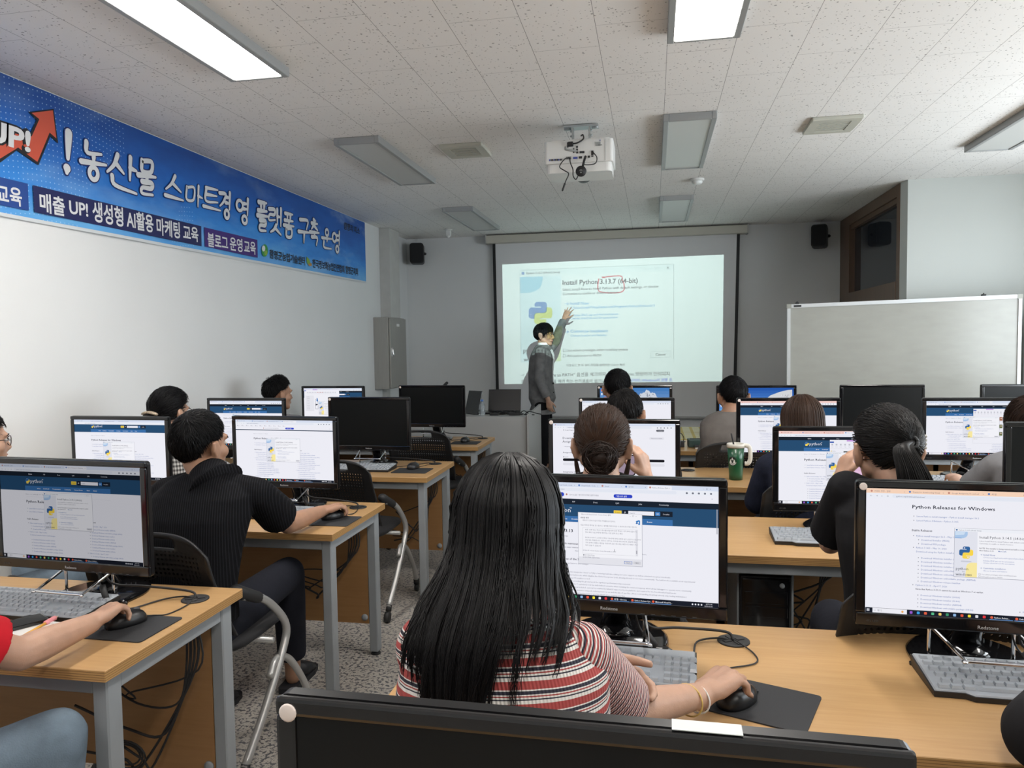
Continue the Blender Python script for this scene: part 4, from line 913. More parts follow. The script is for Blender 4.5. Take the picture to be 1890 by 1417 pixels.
# ---- stations
def station_name(s): return s
pL = lambda px, py: atZ(px, py, DH+.004)
# front row
monitor(-.105, 1.775, math.radians(-3), 'black monitor in front of the long-haired woman in stripes, showing an installer window', scr_code, cable=(.195, 1.905))
monitor(.722, 1.775, math.radians(-2.5), 'black monitor at right showing the page headed Python Releases for Windows', scr_releases, dot=True, cable=(1.06, 1.905))
monitor(-1.685, 1.885, math.radians(-4), 'monitor with dim greyish screen on nearest left desk, in front of the red sleeve', lambda p: scr_header(p, True), cable=(-1.36, 1.99))
monitor(-.072, .615, math.radians(-1.0), 'large-looking black switched-off monitor along the bottom edge of the picture', None, dot=True, dz=-.002)
# left column
monitor(-1.68, 3.17, math.radians(-4), 'bright monitor facing the man in black, page with an installer window', scr_notice, cable=(-1.362, 3.26))
monitor(-2.515, 3.14, math.radians(-2), 'bright monitor at left with blue page header, behind the dim one', scr_low_header)
monitor(-1.745, 4.38, math.radians(-2), 'switched-off monitor on the third left desk, above the empty chair', None, dot=True, cable=(-1.364, 4.52))
monitor(-2.545, 4.32, math.radians(-1), 'bright monitor with blue header between the hair-clip woman and the short-haired man', lambda p: scr_header(p))
monitor(-1.725, 5.66, math.radians(-1), 'switched-off monitor on the farthest left desk, before the lectern counter', None, dot=True, cable=(-1.345, 5.79))
monitor(-2.545, 5.63, math.radians(-1), 'bright monitor showing a document window, beside the farthest left switched-off one', scr_document)
# right-hand block
monitor(-.165, 3.10, 0, 'bright monitor with a white download page, before the woman with a hair bun', scr_agent, dot=True)
monitor(.730, 3.04, math.radians(2), 'monitor with pink tab strip, before the ponytailed woman in black', lambda p: scr_header(p, ex=(722, 130, 1500, 760), dlg=(673, 312), strip=(.90, .62, .58)), dz=-.018)
monitor(-.155, 4.31, 0, 'bright monitor with a nearly blank white page, behind the hair-bun woman', scr_blank, dot=True)
monitor(.725, 4.29, math.radians(1), 'monitor with blue page header between the grey-shirted man and the brown-haired woman', lambda p: scr_header(p, dlg=(675, 315), strip=(.90, .62, .58)), dot=True)
monitor(-.138, 5.53, 0, 'monitor with a snowy mountain on its desktop, under the projected picture', scr_mountain, dot=True)
monitor(.712, 5.48, 0, 'monitor with a deep blue sky and white shape on its desktop, by the grey-shirted man', scr_lion)
monitor(1.545, 5.50, 0, 'switched-off monitor standing alone before the middle of the whiteboard', None)
monitor(2.435, 5.50, 0, 'switched-off monitor at the right edge before the whiteboard', None)
monitor(1.675, 4.29, math.radians(1), 'monitor at right with two overlapping windows, beside the person in the grey tee', lambda p: scr_header(p, ex=(873, 155, 1637, 842), dlg=(688, 320)))
monitor(1.545, 3.04, math.radians(4), 'dark switched-off monitor cut off by the right edge of the picture', None, dz=.004)
# keyboards
keyboard(.80, 1.735, math.radians(-1.5), 'grey-covered keyboard at right before the Python Releases monitor')
keyboard(-.130, 1.685, math.radians(-3), 'grey-covered keyboard half hidden by the elbow of the striped woman')
keyboard(-1.785, 1.845, math.radians(-2), 'grey-covered keyboard on the nearest left desk beside the notebook')
keyboard(-1.74, 3.06, math.radians(-4), 'grey-covered keyboard under the right arm of the man in black')
keyboard(.66, 2.92, math.radians(-1), 'grey-covered keyboard left of the ponytailed woman')
keyboard(-1.78, 4.27, 0, 'grey-covered keyboard beside the mouse on the third left desk')
keyboard(1.62, 4.17, 0, 'grey-covered keyboard under the monitor with two overlapping windows')
keyboard(-1.80, 5.52, 0, 'keyboard on the farthest left desk, mostly behind the empty chair')
# pads and mice
mouse_pad(.215, 1.585, math.radians(-21), 'black mouse pad under the hand of the striped woman')
mouse_pad(-1.408, 1.758, math.radians(-1), 'black mouse pad under the hand of the person in red')
mouse_pad(-1.375, 2.99, math.radians(0), 'black mouse pad under the hand of the man in black')
mouse_pad(-1.43, 4.265, math.radians(0), 'black mouse pad on the third left desk, no hand on it')
mouse_pad(-1.42, 5.525, math.radians(0), 'black mouse pad on the farthest left desk, no hand on it')
mouse_pad(.13, 2.865, math.radians(0), 'black mouse pad showing just right of the nearest bright monitor edge')
mouse(.168, 1.575, math.radians(-38), 'black mouse gripped by the striped woman', [(.13, 1.70, DH+.003), (.16, 1.735, DH+.003), (.23, 1.775, DH+.003), (.235, 1.83, DH+.003), (.20, 1.90, DH+.006)])
mouse(-1.425, 1.775, math.radians(-28), 'black mouse under the hand of the person in red', [(-1.36, 1.86, DH+.003), (-1.35, 1.93, DH+.003), (-1.36, 1.985, DH+.006)])
mouse(-1.385, 3.03, math.radians(-30), 'black mouse under the hand of the man in black', [(-1.33, 3.14, DH+.003), (-1.35, 3.25, DH+.006)])
mouse(-1.445, 4.33, math.radians(-8), 'black mouse lying free on its pad, third left desk', [(-1.42, 4.42, DH+.003), (-1.37, 4.51, DH+.006)])
mouse(-1.435, 5.57, math.radians(-5), 'black mouse lying free on its pad, farthest left desk', [(-1.40, 5.68, DH+.003), (-1.35, 5.78, DH+.006)])
# ---------------------------------------------------------------- chairs: perforated black shell on bent grey tube
g = NT('perforated_black_shell'); o = g.obj(); x, y, z = g.xyz(o)
hx = g.math('SUBTRACT', g.math('FRACT', g.math('DIVIDE', x, .0165)), .5); rowz = g.math('DIVIDE', z, .0165)
hz = g.math('SUBTRACT', g.math('FRACT', rowz), .5); rr = g.math('ADD', g.math('MULTIPLY', hx, hx), g.math('MULTIPLY', hz, hz))
inz = g.math('MULTIPLY', g.math('GREATER_THAN', z, .60), g.math('LESS_THAN', z, .815)); inx = g.math('LESS_THAN', g.math('ABSOLUTE', x), .175)
hole = g.math('MULTIPLY', g.math('LESS_THAN', rr, .075), g.math('MULTIPLY', inz, inx))
tb = g.n('BsdfTransparent'); mx = g.n('MixShader'); g.l(hole, mx.inputs[0]); g.l(g.b.outputs[0], mx.inputs[1]); g.l(tb.outputs[0], mx.inputs[2]); g.l(mx.outputs[0], g.t.nodes['Material Output'].inputs[0])
g.b.inputs['Base Color'].default_value = (.012, .012, .013, 1); g.rough(.5); M_mesh = g.m
M_tube = mat('silver_grey_tube', (.46, .46, .45), .3, .5); M_seat = mat('black_seat_fabric', (.012, .012, .014), .8)
CHR = None
def chair(x, y, rz, label):
    """y: top of the backrest"""
    global CHR
    if CHR is not None: return copy_tree(CHR, (x, y, 0), rz, label)
    t = CHR = thing('office_chair', label, 'chair', (x, y, 0), rz, 'black perforated chairs'); nx, nz = 28, 22
    def P(u, v, off):   # u -1..1, v 0..1 bottom to top
        w_ = .235*(1-.10*abs(v-.45)) if v < .9 else .225*(1-(v-.9)*1.2)
        zz = .50+.375*v - .035*(abs(u)**3)*max(0, v-.5)*2; yy = .165-.16*v + .05*(1-u*u) - .035*math.sin(v*PI) + off
        return (u*w_, yy, zz)
    vs = [P(-1+2*i/nx, j/nz, 0) for j in range(nz+1) for i in range(nx+1)]; m_ = len(vs); vs += [P(-1+2*i/nx, j/nz, .012) for j in range(nz+1) for i in range(nx+1)]
    slot = lambda i, j: nz-3 <= j < nz-1 and abs(i-nx/2+.5) < 4.6
    fs = []; W_ = nx+1
    for j in range(nz):
        for i in range(nx):
            if slot(i, j): continue
            a = j*W_+i; fs += [(a, a+1, a+W_+1, a+W_), (m_+a, m_+a+W_, m_+a+W_+1, m_+a+1)]
            for (di, dj), e in (((-1, 0), (a, a+W_)), ((1, 0), (a+W_+1, a+1)), ((0, -1), (a+1, a)), ((0, 1), (a+W_, a+W_+1))):
                ii, jj = i+di, j+dj
                if ii < 0 or jj < 0 or ii >= nx or jj >= nz or slot(ii, jj): fs.append((e[0], e[1], m_+e[1], m_+e[0]))
    b = MB(); b.add(vs, fs); b.build('backrest', M_mesh, t)
    b = MB(); b.loft([((0, .36, .425), .20, .19, (1,0,0), (0,1,0)), ((0, .36, .445), .225, .215, (1,0,0), (0,1,0)), ((0, .36, .46), .22, .21, (1,0,0), (0,1,0)), ((0, .36, .468), .19, .18, (1,0,0), (0,1,0))], 32, sq=4); b.build('seat', M_seat, t)
    for s in (-1, 1):
        b = MB(); b.sweep(bez([(s*.235, .19, .63), (s*.255, .27, .60), (s*.262, .36, .53), (s*.265, .43, .44), (s*.265, .40, .36), (s*.268, .25, .20), (s*.27, .11, .075)], 6), .0145, 12); lg = b.build('leg', M_tube, t)
        b = MB(); b.sweep([(s*.27, .12, .085), (s*.27, .105, .055)], .016, 10); b.lathe([(.012, -.014), (.028, -.012), (.029, 0), (.028, .012), (.012, .014)], (s*.27, .09, .029), 16, M=Matrix.Rotation(PI/2, 4, 'Y')); b.build('caster', M_foot, lg)
        b = MB(); b.sweep(bez([(s*.264, .30, .30), (s*.258, .36, .34), (s*.256, .46, .30), (s*.262, .56, .17), (s*.266, .60, .065)], 6), .0135, 12); lg = b.build('leg', M_tube, t)
        b = MB(); b.sweep([(s*.266, .598, .075), (s*.266, .602, .045)], .018, 10); b.lathe([(.010, -.012), (.023, -.010), (.024, 0), (.023, .010), (.010, .012)], (s*.266, .605, .024), 14, M=Matrix.Rotation(PI/2, 4, 'Y')); b.build('caster', M_foot, lg)
        b = MB(); b.cap((s*.228, .165, .655), .024, (s*.25, .265, .602), .020, 12); b.build('pivot_sleeve', M_foot, t)
    b = MB(); b.sweep([(-.262, .34, .42), (.262, .34, .42)], .011, 10); b.build('seat_bar', M_tube, t)
    return t
chair(-1.44-.26+.03, 3.62, 0, 'empty black perforated chair at the third left desk')
chair(-1.62, 4.98, 0, 'empty black perforated chair at the farthest left desk')
# ================================================================ PEOPLE
def skinmat(name, c):
    m = mat(name, c, rough=.52, var=.07, vscale=26, bump=.08, bscale=320); b = m.node_tree.nodes['Principled BSDF']
    b.inputs['Subsurface Weight'].default_value = .08; b.inputs['Subsurface Radius'].default_value = (.012, .005, .003); return m
SK_A = skinmat('light_skin', (.43, .255, .175)); SK_B = skinmat('tan_skin', (.345, .19, .12))
def hairmat(name, c, rough=.42):
    g = NT(name); o = g.obj(); nz = g.noise(g.scale(o, (140, 140, 5)), 2, 2); g.col(g.mix(nz, tuple(q*.6 for q in c), tuple(q*1.5 for q in c))); g.rough(rough)
    g.b.inputs['Specular IOR Level'].default_value = .22; return g.m
HR_BLK = hairmat('black_hair', (.0040, .0037, .0042)); HR_BRN = hairmat('dark_brown_hair', (.020, .011, .008)); HR_BR2 = hairmat('brown_hair', (.036, .019, .012)); HR_DK = hairmat('soft_black_hair', (.0070, .0062, .0062), .45)
HR_MATTE = {}
for _m in (HR_BLK, HR_BRN, HR_BR2, HR_DK):
    _q = _m.copy(); _q.name = _m.name + '_under'; _q.node_tree.nodes['Principled BSDF'].inputs['Roughness'].default_value = .85; _q.node_tree.nodes['Principled BSDF'].inputs['Specular IOR Level'].default_value = .12; HR_MATTE[_m.name] = _q
def remesh(mb, voxel, name, mats, parent, smooth=3, org=Vector((0, 0, 0))):
    o = mb.build(name, mats); md = o.modifiers.new('r', 'REMESH'); md.mode = 'VOXEL'; md.voxel_size = voxel
    sm = o.modifiers.new('s', 'SMOOTH'); sm.factor = .5; sm.iterations = smooth
    dg = bpy.context.evaluated_depsgraph_get(); me = bpy.data.meshes.new_from_object(o.evaluated_get(dg)); old = o.data; o.modifiers.clear(); o.data = me; bpy.data.meshes.remove(old)
    me.name = name; me.polygons.foreach_set('use_smooth', [True]*len(me.polygons)); me.transform(Matrix.Translation(-org)); o.parent = parent
    return o
def hand(mb, W, d, n, side, curls=(35, 40, 40, 45), spread=.35, thumb=(.5, .55), sc=1.0):
    """W wrist, d finger direction, n out of the palm, side +1 when the thumb lies along d x n"""
    W = Vector(W); d = Vector(d).normalized(); n = Vector(n); n = (n - d*n.dot(d)).normalized(); t = d.cross(n)*side
    base = [.028, .009, -.010, -.027]; ml = [.086, .088, .083, .075]; fl = [.072, .080, .074, .058]; fr = [.0085, .0088, .0083, .0074]
    mb.cap(W - d*.01, .0255*sc, W + d*.02*sc, .023*sc, 12)
    for i in range(4):
        k = W + d*(ml[i]*sc) + t*(base[i]*sc) - n*(.004 if i in (1, 2) else 0); mb.cap(W + t*(base[i]*.55*sc) + d*.012, .015*sc, k, .0125*sc, 10)
        mb.cap(W + t*(base[i]*.7*sc) + d*.03 + n*.006, .013*sc, k - d*.012 + n*.004, .0105*sc, 10)
        fd = (d + t*(spread*base[i]/.028*.45)).normalized(); a = math.radians(curls[i]); p = k
        for L, w_, r0, r1 in ((.46, .55, fr[i]*1.08, fr[i]), (.30, .75, fr[i], fr[i]*.92), (.24, .6, fr[i]*.92, fr[i]*.78)):
            ax = fd.cross(n)
            if ax.length < 1e-4: ax = t
            fd = Matrix.Rotation(a*w_, 3, ax.normalized()) @ fd; q = p + fd*(fl[i]*L*sc); mb.cap(p, r0*sc, q, r1*sc, 9); p = q
            n_ = n
    tb = W + d*(.024*sc) + t*(.022*sc); td = (d*.62 + t*thumb[0] + n*thumb[1]).normalized()
    p1 = tb + td*(.036*sc); mb.cap(tb, .0145*sc, p1, .0115*sc, 10)
    td2 = (td + d*.55).normalized(); p2 = p1 + td2*(.030*sc); mb.cap(p1, .011*sc, p2, .0095*sc, 10); p3 = p2 + (td2 + d*.3 + n*.1).normalized()*.022*sc; mb.cap(p2, .0095*sc, p3, .0075*sc, 10)
def head_mat(c, yaw=0, pitch=0, roll=0, s=1.0):   # degrees; yaw>0 turns to the left, pitch>0 looks down
    return Matrix.Translation(Vector(c)) @ Euler((math.radians(-pitch), math.radians(roll), math.radians(yaw)), 'YXZ').to_matrix().to_4x4() @ Matrix.Scale(s, 4)
def add_head(mb, H, s=1.0, flat_ears=False):
    P = lambda x, y, z: H @ Vector((x, y, z)); R3 = H.to_3x3().to_4x4()
    def E(c, r): mb.ell(P(*c), r, M=R3, nu=20, nv=14)
    def C(a, ra, b_, rb): mb.cap(P(*a), ra*s, P(*b_), rb*s, 12)
    E((0, -.012, .025), (.076, .094, .088)); E((0, .020, -.032), (.063, .072, .084))
    for sx in (-1, 1):
        C((sx*.050, -.006, -.055), .026, (sx*.016, .064, -.098), .020); E((sx*.044, .052, -.030), (.024, .026, .026))
        if flat_ears: E((sx*.074, -.010, -.020), (.009, .021, .032)); continue   # ears lying under long hair
        E((sx*.085, -.012, -.018), (.012, .021, .034)); C((sx*.096, -.030, .010), .0075, (sx*.098, -.031, -.018), .0075); C((sx*.098, -.031, -.018), .0075, (sx*.088, -.014, -.048), .008); C((sx*.096, -.030, .010), .0075, (sx*.088, -.006, .012), .0065)
    C((0, .066, -.097), .023, (0, .060, -.100), .022); C((-.036, .078, .020), .012, (.036, .078, .020), .012)
    C((0, .086, .004), .009, (0, .101, -.034), .0125); C((-.012, .092, -.040), .008, (.012, .092, -.040), .008); C((-.020, .083, -.066), .009, (.020, .083, -.066), .009)
def face_parts(H, par, org, lip=(.36, .15, .12)):
    M = Matrix.Translation(-org) @ H; e = M.to_3x3().to_4x4()
    for sx in (-1, 1):
        b = MB(); b.ell(M @ Vector((sx*.031, .079, -.002)), (.0125, .0085, .0075), M=e); b.ell(M @ Vector((sx*.031, .0855, -.002)), (.0056, .003, .0056), M=e, mi=1); b.build('eye', [mat('eye_white', (.66, .64, .62), .25), mat('dark_iris', (.012, .008, .006), .2)], par)
        b = MB(); b.sweep([M @ Vector(p) for p in ((sx*.015, .091, .018), (sx*.034, .0885, .023), (sx*.051, .078, .017))], [.0032, .0034, .0015], 8); b.build('eyebrow', HR_DK, par)
    b = MB(); b.sweep([M @ Vector(p) for p in ((-.022, .083, -.066), (-.008, .0925, -.063), (.008, .0925, -.063), (.022, .083, -.066))], [.002, .0042, .0042, .002], 8); b.sweep([M @ Vector(p) for p in ((-.018, .083, -.071), (0, .0915, -.073), (.018, .083, -.071))], [.002, .0045, .002], 8); b.build('lips', mat('lip_skin', lip, .45), par)
HC0 = Vector((0, -.012, .022)); HR0 = Vector((.081, .101, .097))
def hsurf(dv, t=0.0):
    dv = dv.normalized(); k = 1/math.sqrt((dv.x/HR0.x)**2 + (dv.y/HR0.y)**2 + (dv.z/HR0.z)**2); return HC0 + dv*(k + t)
def hairline(dv, kind):
    """lowest height of hair in this direction"""
    a = abs(math.degrees(math.atan2(dv.x, dv.y)))   # 0 front, 180 back
    tb = {'short': [(0, .066), (35, .060), (60, .040), (75, .014), (90, .014), (105, .010), (120, -.016), (135, -.048), (155, -.064), (180, -.066)],
          'crop': [(0, .070), (35, .066), (60, .045), (75, .030), (100, .022), (125, -.02), (150, -.045), (180, -.048)],
          'mop': [(0, .030), (30, .026), (55, .006), (70, -.020), (90, -.012), (105, -.02), (125, -.060), (150, -.070), (180, -.070)],
          'pulled': [(0, .072), (35, .066), (60, .050), (80, .015), (95, -.005), (120, -.045), (150, -.070), (180, -.075)],
          'full': [(0, .055), (35, .045), (55, .0), (75, -.06), (95, -.085), (180, -.09)]}[kind]
    for (a0, z0), (a1, z1) in zip(tb, tb[1:]):
        if a <= a1: return z0 + (z1-z0)*(a-a0)/(a1-a0)
    return tb[-1][1]
def hair_cap(mb, M, kind, t=.010, rough=.0035, seed=1):
    nu, nv = 56, 34; vs = []
    for i in range(nv+1):
        th = PI*i/nv
        for j in range(nu):
            ph = 2*PI*j/nu; d = Vector((math.sin(th)*math.sin(ph), math.sin(th)*math.cos(ph), math.cos(th))); p = hsurf(d); h = hairline(d, kind); q = max(0, min(1, (p.z-h)/.018+.5)); q = q*q*(3-2*q)
            fade = max(.35, min(1, (p.z-h)/.07)); wv = noise.noise(Vector((ph*5, th*3, seed*7.1)))*rough
            vs.append(M @ hsurf(d, (t*fade+wv)*q - .014*(1-q)))
    mb.add(vs, [(i*nu+j, (i+1)*nu+j, (i+1)*nu+(j+1) % nu, i*nu+(j+1) % nu) for i in range(nv) for j in range(nu)], 1)
def strand(mb, pts, r0=.0013, r1=.0003, n=3):
    k = len(pts); mb.sweep(pts, [r0+(r1-r0)*(i/(k-1))**1.5 for i in range(k)], n, caps=False)
def short_hair(par, H, org, kind='short', m=None, N=900, t=.011, L=.05, crown=(.012, -.062, .085), seed=1, lift=.006, top=0.0):
    r = random.Random(seed); M = Matrix.Translation(-org) @ H; mb = MB(); hair_cap(mb, M, kind, t*.62, .004, seed); cr = Vector(crown); i = 0; cd_ = (cr-HC0).normalized()
    while i < N:
        d = Vector((r.gauss(0, 1), r.gauss(0, 1), r.gauss(.35, 1)))
        if d.length < .1: continue
        d.normalize(); p = hsurf(d); h = hairline(d, kind)
        if p.z < h+.004: continue
        i += 1; fade = max(.12 if kind in ('crop', 'short') else .3, min(1, (p.z-h)/.07)); d0 = (d-cd_*.0); ln = L*r.uniform(.6, 1.3)*(fade*.8+.2 if kind in ('crop', 'short') else fade*.6+.4)
        tg = (p-cr); nd = d; tg = tg-nd*tg.dot(nd)
        if tg.length < 1e-4: continue
        tg.normalize(); sw = tg.cross(nd)*r.gauss(.12, .22); tg = (tg+sw).normalized(); pts = []
        for s_ in range(5):
            q = s_/4; dd = (p-HC0+tg*ln*q).normalized(); lf = t*fade*(.55+.12*noise.noise(d*6)) + (lift+.004)*q*(1-q*.4)*r.uniform(.3, 1.5)*(fade*.8+.2) + top*q*max(0, dd.z)*.03; pts.append(M @ hsurf(dd, lf))
        strand(mb, pts, r.uniform(.0012, .0021), .0003)
    return mb.build('hair', [m or HR_BLK, HR_MATTE[(m or HR_BLK).name]], par)
def ring_axes(rz): return Vector((math.cos(rz), math.sin(rz), 0)), Vector((-math.sin(rz), math.cos(rz), 0))
TOR = [(-.30, .172, .130), (-.13, .135, .100), (0, .170, .128), (.25, .155, .116), (.5, .160, .116), (.75, .174, .114), (.90, .170, .098), (1.0, .128, .078), (1.06, .066, .060)]
def torso(mb, P, Sc, rz, fx=1.0, fy=1.0, add=0.0, f0=-.2, f1=1.2):
    r, f = ring_axes(rz); P, Sc = Vector(P), Vector(Sc); ax = Sc-P; rings = []
    for t_, a, b_ in TOR:
        if f0 <= t_ <= f1:
            c = P + ax*t_; bow = -.022*math.sin(max(0, min(1, t_))*PI); rings.append((c + f*bow, a*fx+add, b_*fy+add, r, f))
    mb.loft(rings, 30, sq=2.35)
def person(label, P, Sc, rz, head, arms, legs=None, s=1.0, skin=None, top=None, pants=None, fx=1.0, fy=1.0, voxel=.008, shoes=None, cat='person', neck_r=.052, collar=None, name='person', sleeve_m=None, face=True, hem=-.12, top_name='shirt', shw=None, seatz=None, flat_ears=False):
    """P pelvis, Sc shoulder centre, arms: {side: dict(S,E,W,d,n,...)} in room coordinates"""
    P = (P[0], P[1], P[2]+.04 if P[2] < .6 else P[2]); org = Vector((P[0], P[1], 0)); t = thing(name, label, cat, org); skin = skin or SK_A; r, f = ring_axes(rz); P, Sc = Vector(P), Vector(Sc)
    H = head_mat(*head); b = MB(); torso(b, P, Sc, rz, fx*.97, fy*.96, -.008); add_head(b, H, s, flat_ears); nb = Sc + (Sc-P).normalized()*.02; b.cap(nb, neck_r*1.12, H @ Vector((0, -.022, -.055)), neck_r, 16)
    cl = MB(); torso(cl, P, Sc, rz, fx, fy, .010, hem, 1.10)
    slv = []
    for sd, a in arms.items():
        sg = 1 if sd == 'R' else -1; S_, E_, W_ = Vector(a['S']), Vector(a['E']), Vector(a['W'])
        k = a.get('k', 1.0)
        b.cap(Sc + r*(sg*.07) - Vector((0, 0, .03)), .05*k, S_, .046*k); b.cap(S_, .044*k, E_, .036*k); m1 = E_.lerp(W_, .3); b.cap(E_, .037*k, m1, .037*k); b.cap(m1, .037*k, W_, .0245*k)
        hand(b, W_, a.get('d', (W_-E_)), a.get('n', (0, 0, -1)), a.get('ts', 1 if sd == 'R' else -1), a.get('curl', (35, 40, 40, 45)), a.get('spread', .35), a.get('thumb', (.5, .55)), a.get('hs', .98))
        q = cl; dr = .010 if a.get('own') else 0; cl.cap(Sc + r*(sg*.07) - Vector((0, 0, .028)), .060*k, S_ - r*(sg*dr*1.6), .060*k - dr)
        if a.get('own'): q = MB(); q.cap(S_ + (Sc-S_)*.06, .058*k, S_, .061*k)
        sl = a.get('sleeve', .6); g_ = a.get('loose', .016)
        if sl <= 1: q.cap(S_, .060*k, S_.lerp(E_, sl), (.045+g_)*k, 18, flat1=True)
        else:
            q.cap(S_, .060*k, E_, .050*k+g_*.4, 18); e2 = E_.lerp(W_, sl-1); q.cap(E_, .050*k+g_*.4, e2, (.034+g_*.6)*k, 18, flat1=True)
        if a.get('own'): slv.append(q)
    if legs is None:
        K = lambda sg: P + f*.41 + r*(sg*.115) + Vector((0, 0, .02)); legs = [(P + r*.085, K(1), Vector((K(1).x, K(1).y, .09)) + f*.02), (P - r*.085, K(-1), Vector((K(-1).x, K(-1).y, .09)) + f*.05)]
    pt = MB(); torso(pt, P, Sc, rz, fx, fy, .006, -.2, .24)
    for i, L in enumerate(legs):
        h_, k_, a_ = (Vector(q) for q in L[:3]); ft = Vector(L[3]) if len(L) > 3 else f
        b.cap(h_, .072, k_, .050); b.cap(k_, .050, a_, .034); pt.cap(h_, .092, k_, .068, 18); m1 = k_.lerp(a_, .35); pt.cap(k_, .068, m1, .066, 18); pt.cap(m1, .066, a_ + (k_-a_)*.12, .060, 18, flat1=True)
        toe = a_ + ft*.155; b.cap(a_, .034, Vector((a_.x, a_.y, .045)), .032); b.cap(Vector((a_.x, a_.y, .045)), .030, Vector((toe.x, toe.y, .030)), .022)
        sh = MB(); c0 = Vector((a_.x, a_.y, 0)); sd_ = Vector((-ft.y, ft.x, 0)); pf = [(-.075, .030), (-.06, .040), (.05, .044), (.13, .048), (.185, .038), (.20, .02)]
        out = [c0 + ft*u - sd_*w_ for u, w_ in pf] + [c0 + ft*u + sd_*w_ for u, w_ in reversed(pf)]; n = len(out)
        for z0, z1, e in ((.0008, .024, 1.0),): sh.add([(p.x, p.y, z0) for p in out] + [(p.x, p.y, z1) for p in out], [(j, (j+1) % n, n+(j+1) % n, n+j) for j in range(n)] + [tuple(n+j for j in range(n)), tuple(reversed(range(n)))], 0, False)
        up = []
        for u in (.03, .07, .11, .15):
            up.append((c0 + ft*u + Vector((0, 0, .028+(.15-u)*.28)), .046, .034 if u < .14 else .024, sd_, Vector((0, 0, 1))))
        sh.loft(up, 18); so = sh.build('shoe', shoes or mat('black_shoe', (.010, .010, .012), .5), t); so.data.transform(Matrix.Translation(-org))
    bo = remesh(b, voxel, 'body', skin, t, 3, org)
    if top: remesh(cl, max(.006, voxel), top_name, top, t, 4, org)
    for q in slv: remesh(q, .006, 'sleeve', sleeve_m or top, t, 3, org)
    if pants: remesh(pt, .010, 'trousers', pants, t, 4, org)
    if collar:
        cb = MB(); ax = (H @ Vector((0, -.022, -.055)) - nb).normalized(); rr_, h_ = collar; R_ = Vector((0, 0, 1)).rotation_difference(ax).to_matrix().to_4x4()
        cb.lathe([(rr_+.040, -.040), (rr_+.016, -.014), (rr_+.010, h_*.6), (rr_+.002, h_), (rr_-.003, h_*.8), (rr_-.003, -.012), (rr_+.02, -.042)], nb - org - ax*.016, 28, M=R_); cb.build('collar', top, t)
    if face: face_parts(H, t, org)
    return t, H, org
# ---- cloth
def cloth(name, c, var=.12, bump=.35, bscale=26, rough=.92): return mat(name, c, rough, var=var, vscale=14, bump=bump, bscale=bscale, spec=.2)
def stripes(name, stops, period, axis=None, warp=.0, rib=.0):
    g = NT(name); o = g.obj(); v = g.n('VectorMath', operation='DOT_PRODUCT'); g.l(o, v.inputs[0]); v.inputs[1].default_value = axis or (0, 0, 1); h = v.outputs['Value']
    if warp: h = g.math('ADD', h, g.math('MULTIPLY', g.math('SUBTRACT', g.noise(o, 7, 2), .5), warp))
    u = g.math('FRACT', g.math('DIVIDE', h, period)); c = g.ramp(u, stops, 'CONSTANT'); g.col(c); g.rough(.85)
    if rib:
        x, y, z = g.xyz(o); g.bump(g.math('SINE', g.math('MULTIPLY', g.math('ADD', x, g.math('MULTIPLY', y, .6)), 2*PI/rib)), .5, .0015)
    return g.m
WHT, RED, NVY = (.60, .58, .55), (.30, .045, .042), (.018, .018, .032)
V = Vector
CL_BLK = cloth('black_cotton', (.0085, .0085, .010)); CL_DKT = cloth('dark_navy_trousers', (.011, .012, .018)); CL_RED = cloth('red_cotton', (.42, .010, .018)); CL_GRY = cloth('grey_cotton', (.20, .20, .21)); CL_GRB = cloth('taupe_grey_shirt', (.155, .14, .13)); CL_WHT = cloth('white_cotton', (.62, .62, .60), .06)
CL_JEAN = cloth('faded_blue_denim', (.125, .165, .205), .25, .4, 300); CL_DEN = cloth('dark_denim', (.014, .017, .032), .3, .4, 220); CL_GJK = cloth('grey_wool_jacket', (.165, .165, .165), .25, .4, 400)
def glasses(H, par, org, m=None):
    M = Matrix.Translation(-org) @ H; b = MB()
    for sx in (-1, 1):
        ring = [M @ V((sx*.032+.024*math.cos(a), .096-.004*abs(math.cos(a)), -.004+.020*math.sin(a))) for a in [2*PI*k/16 for k in range(17)]]; b.sweep(ring, .0017, 6)
        b.sweep([M @ V(p) for p in ((sx*.056, .092, .0), (sx*.072, .06, .002), (sx*.084, -.005, .0), (sx*.084, -.02, -.012))], .0016, 6)
    b.sweep([M @ V(p) for p in ((-.008, .098, 0), (0, .101, .002), (.008, .098, 0))], .0016, 6); return b.build('glasses', m or mat('dark_wire_rim', (.03, .022, .02), .3, .5), par)
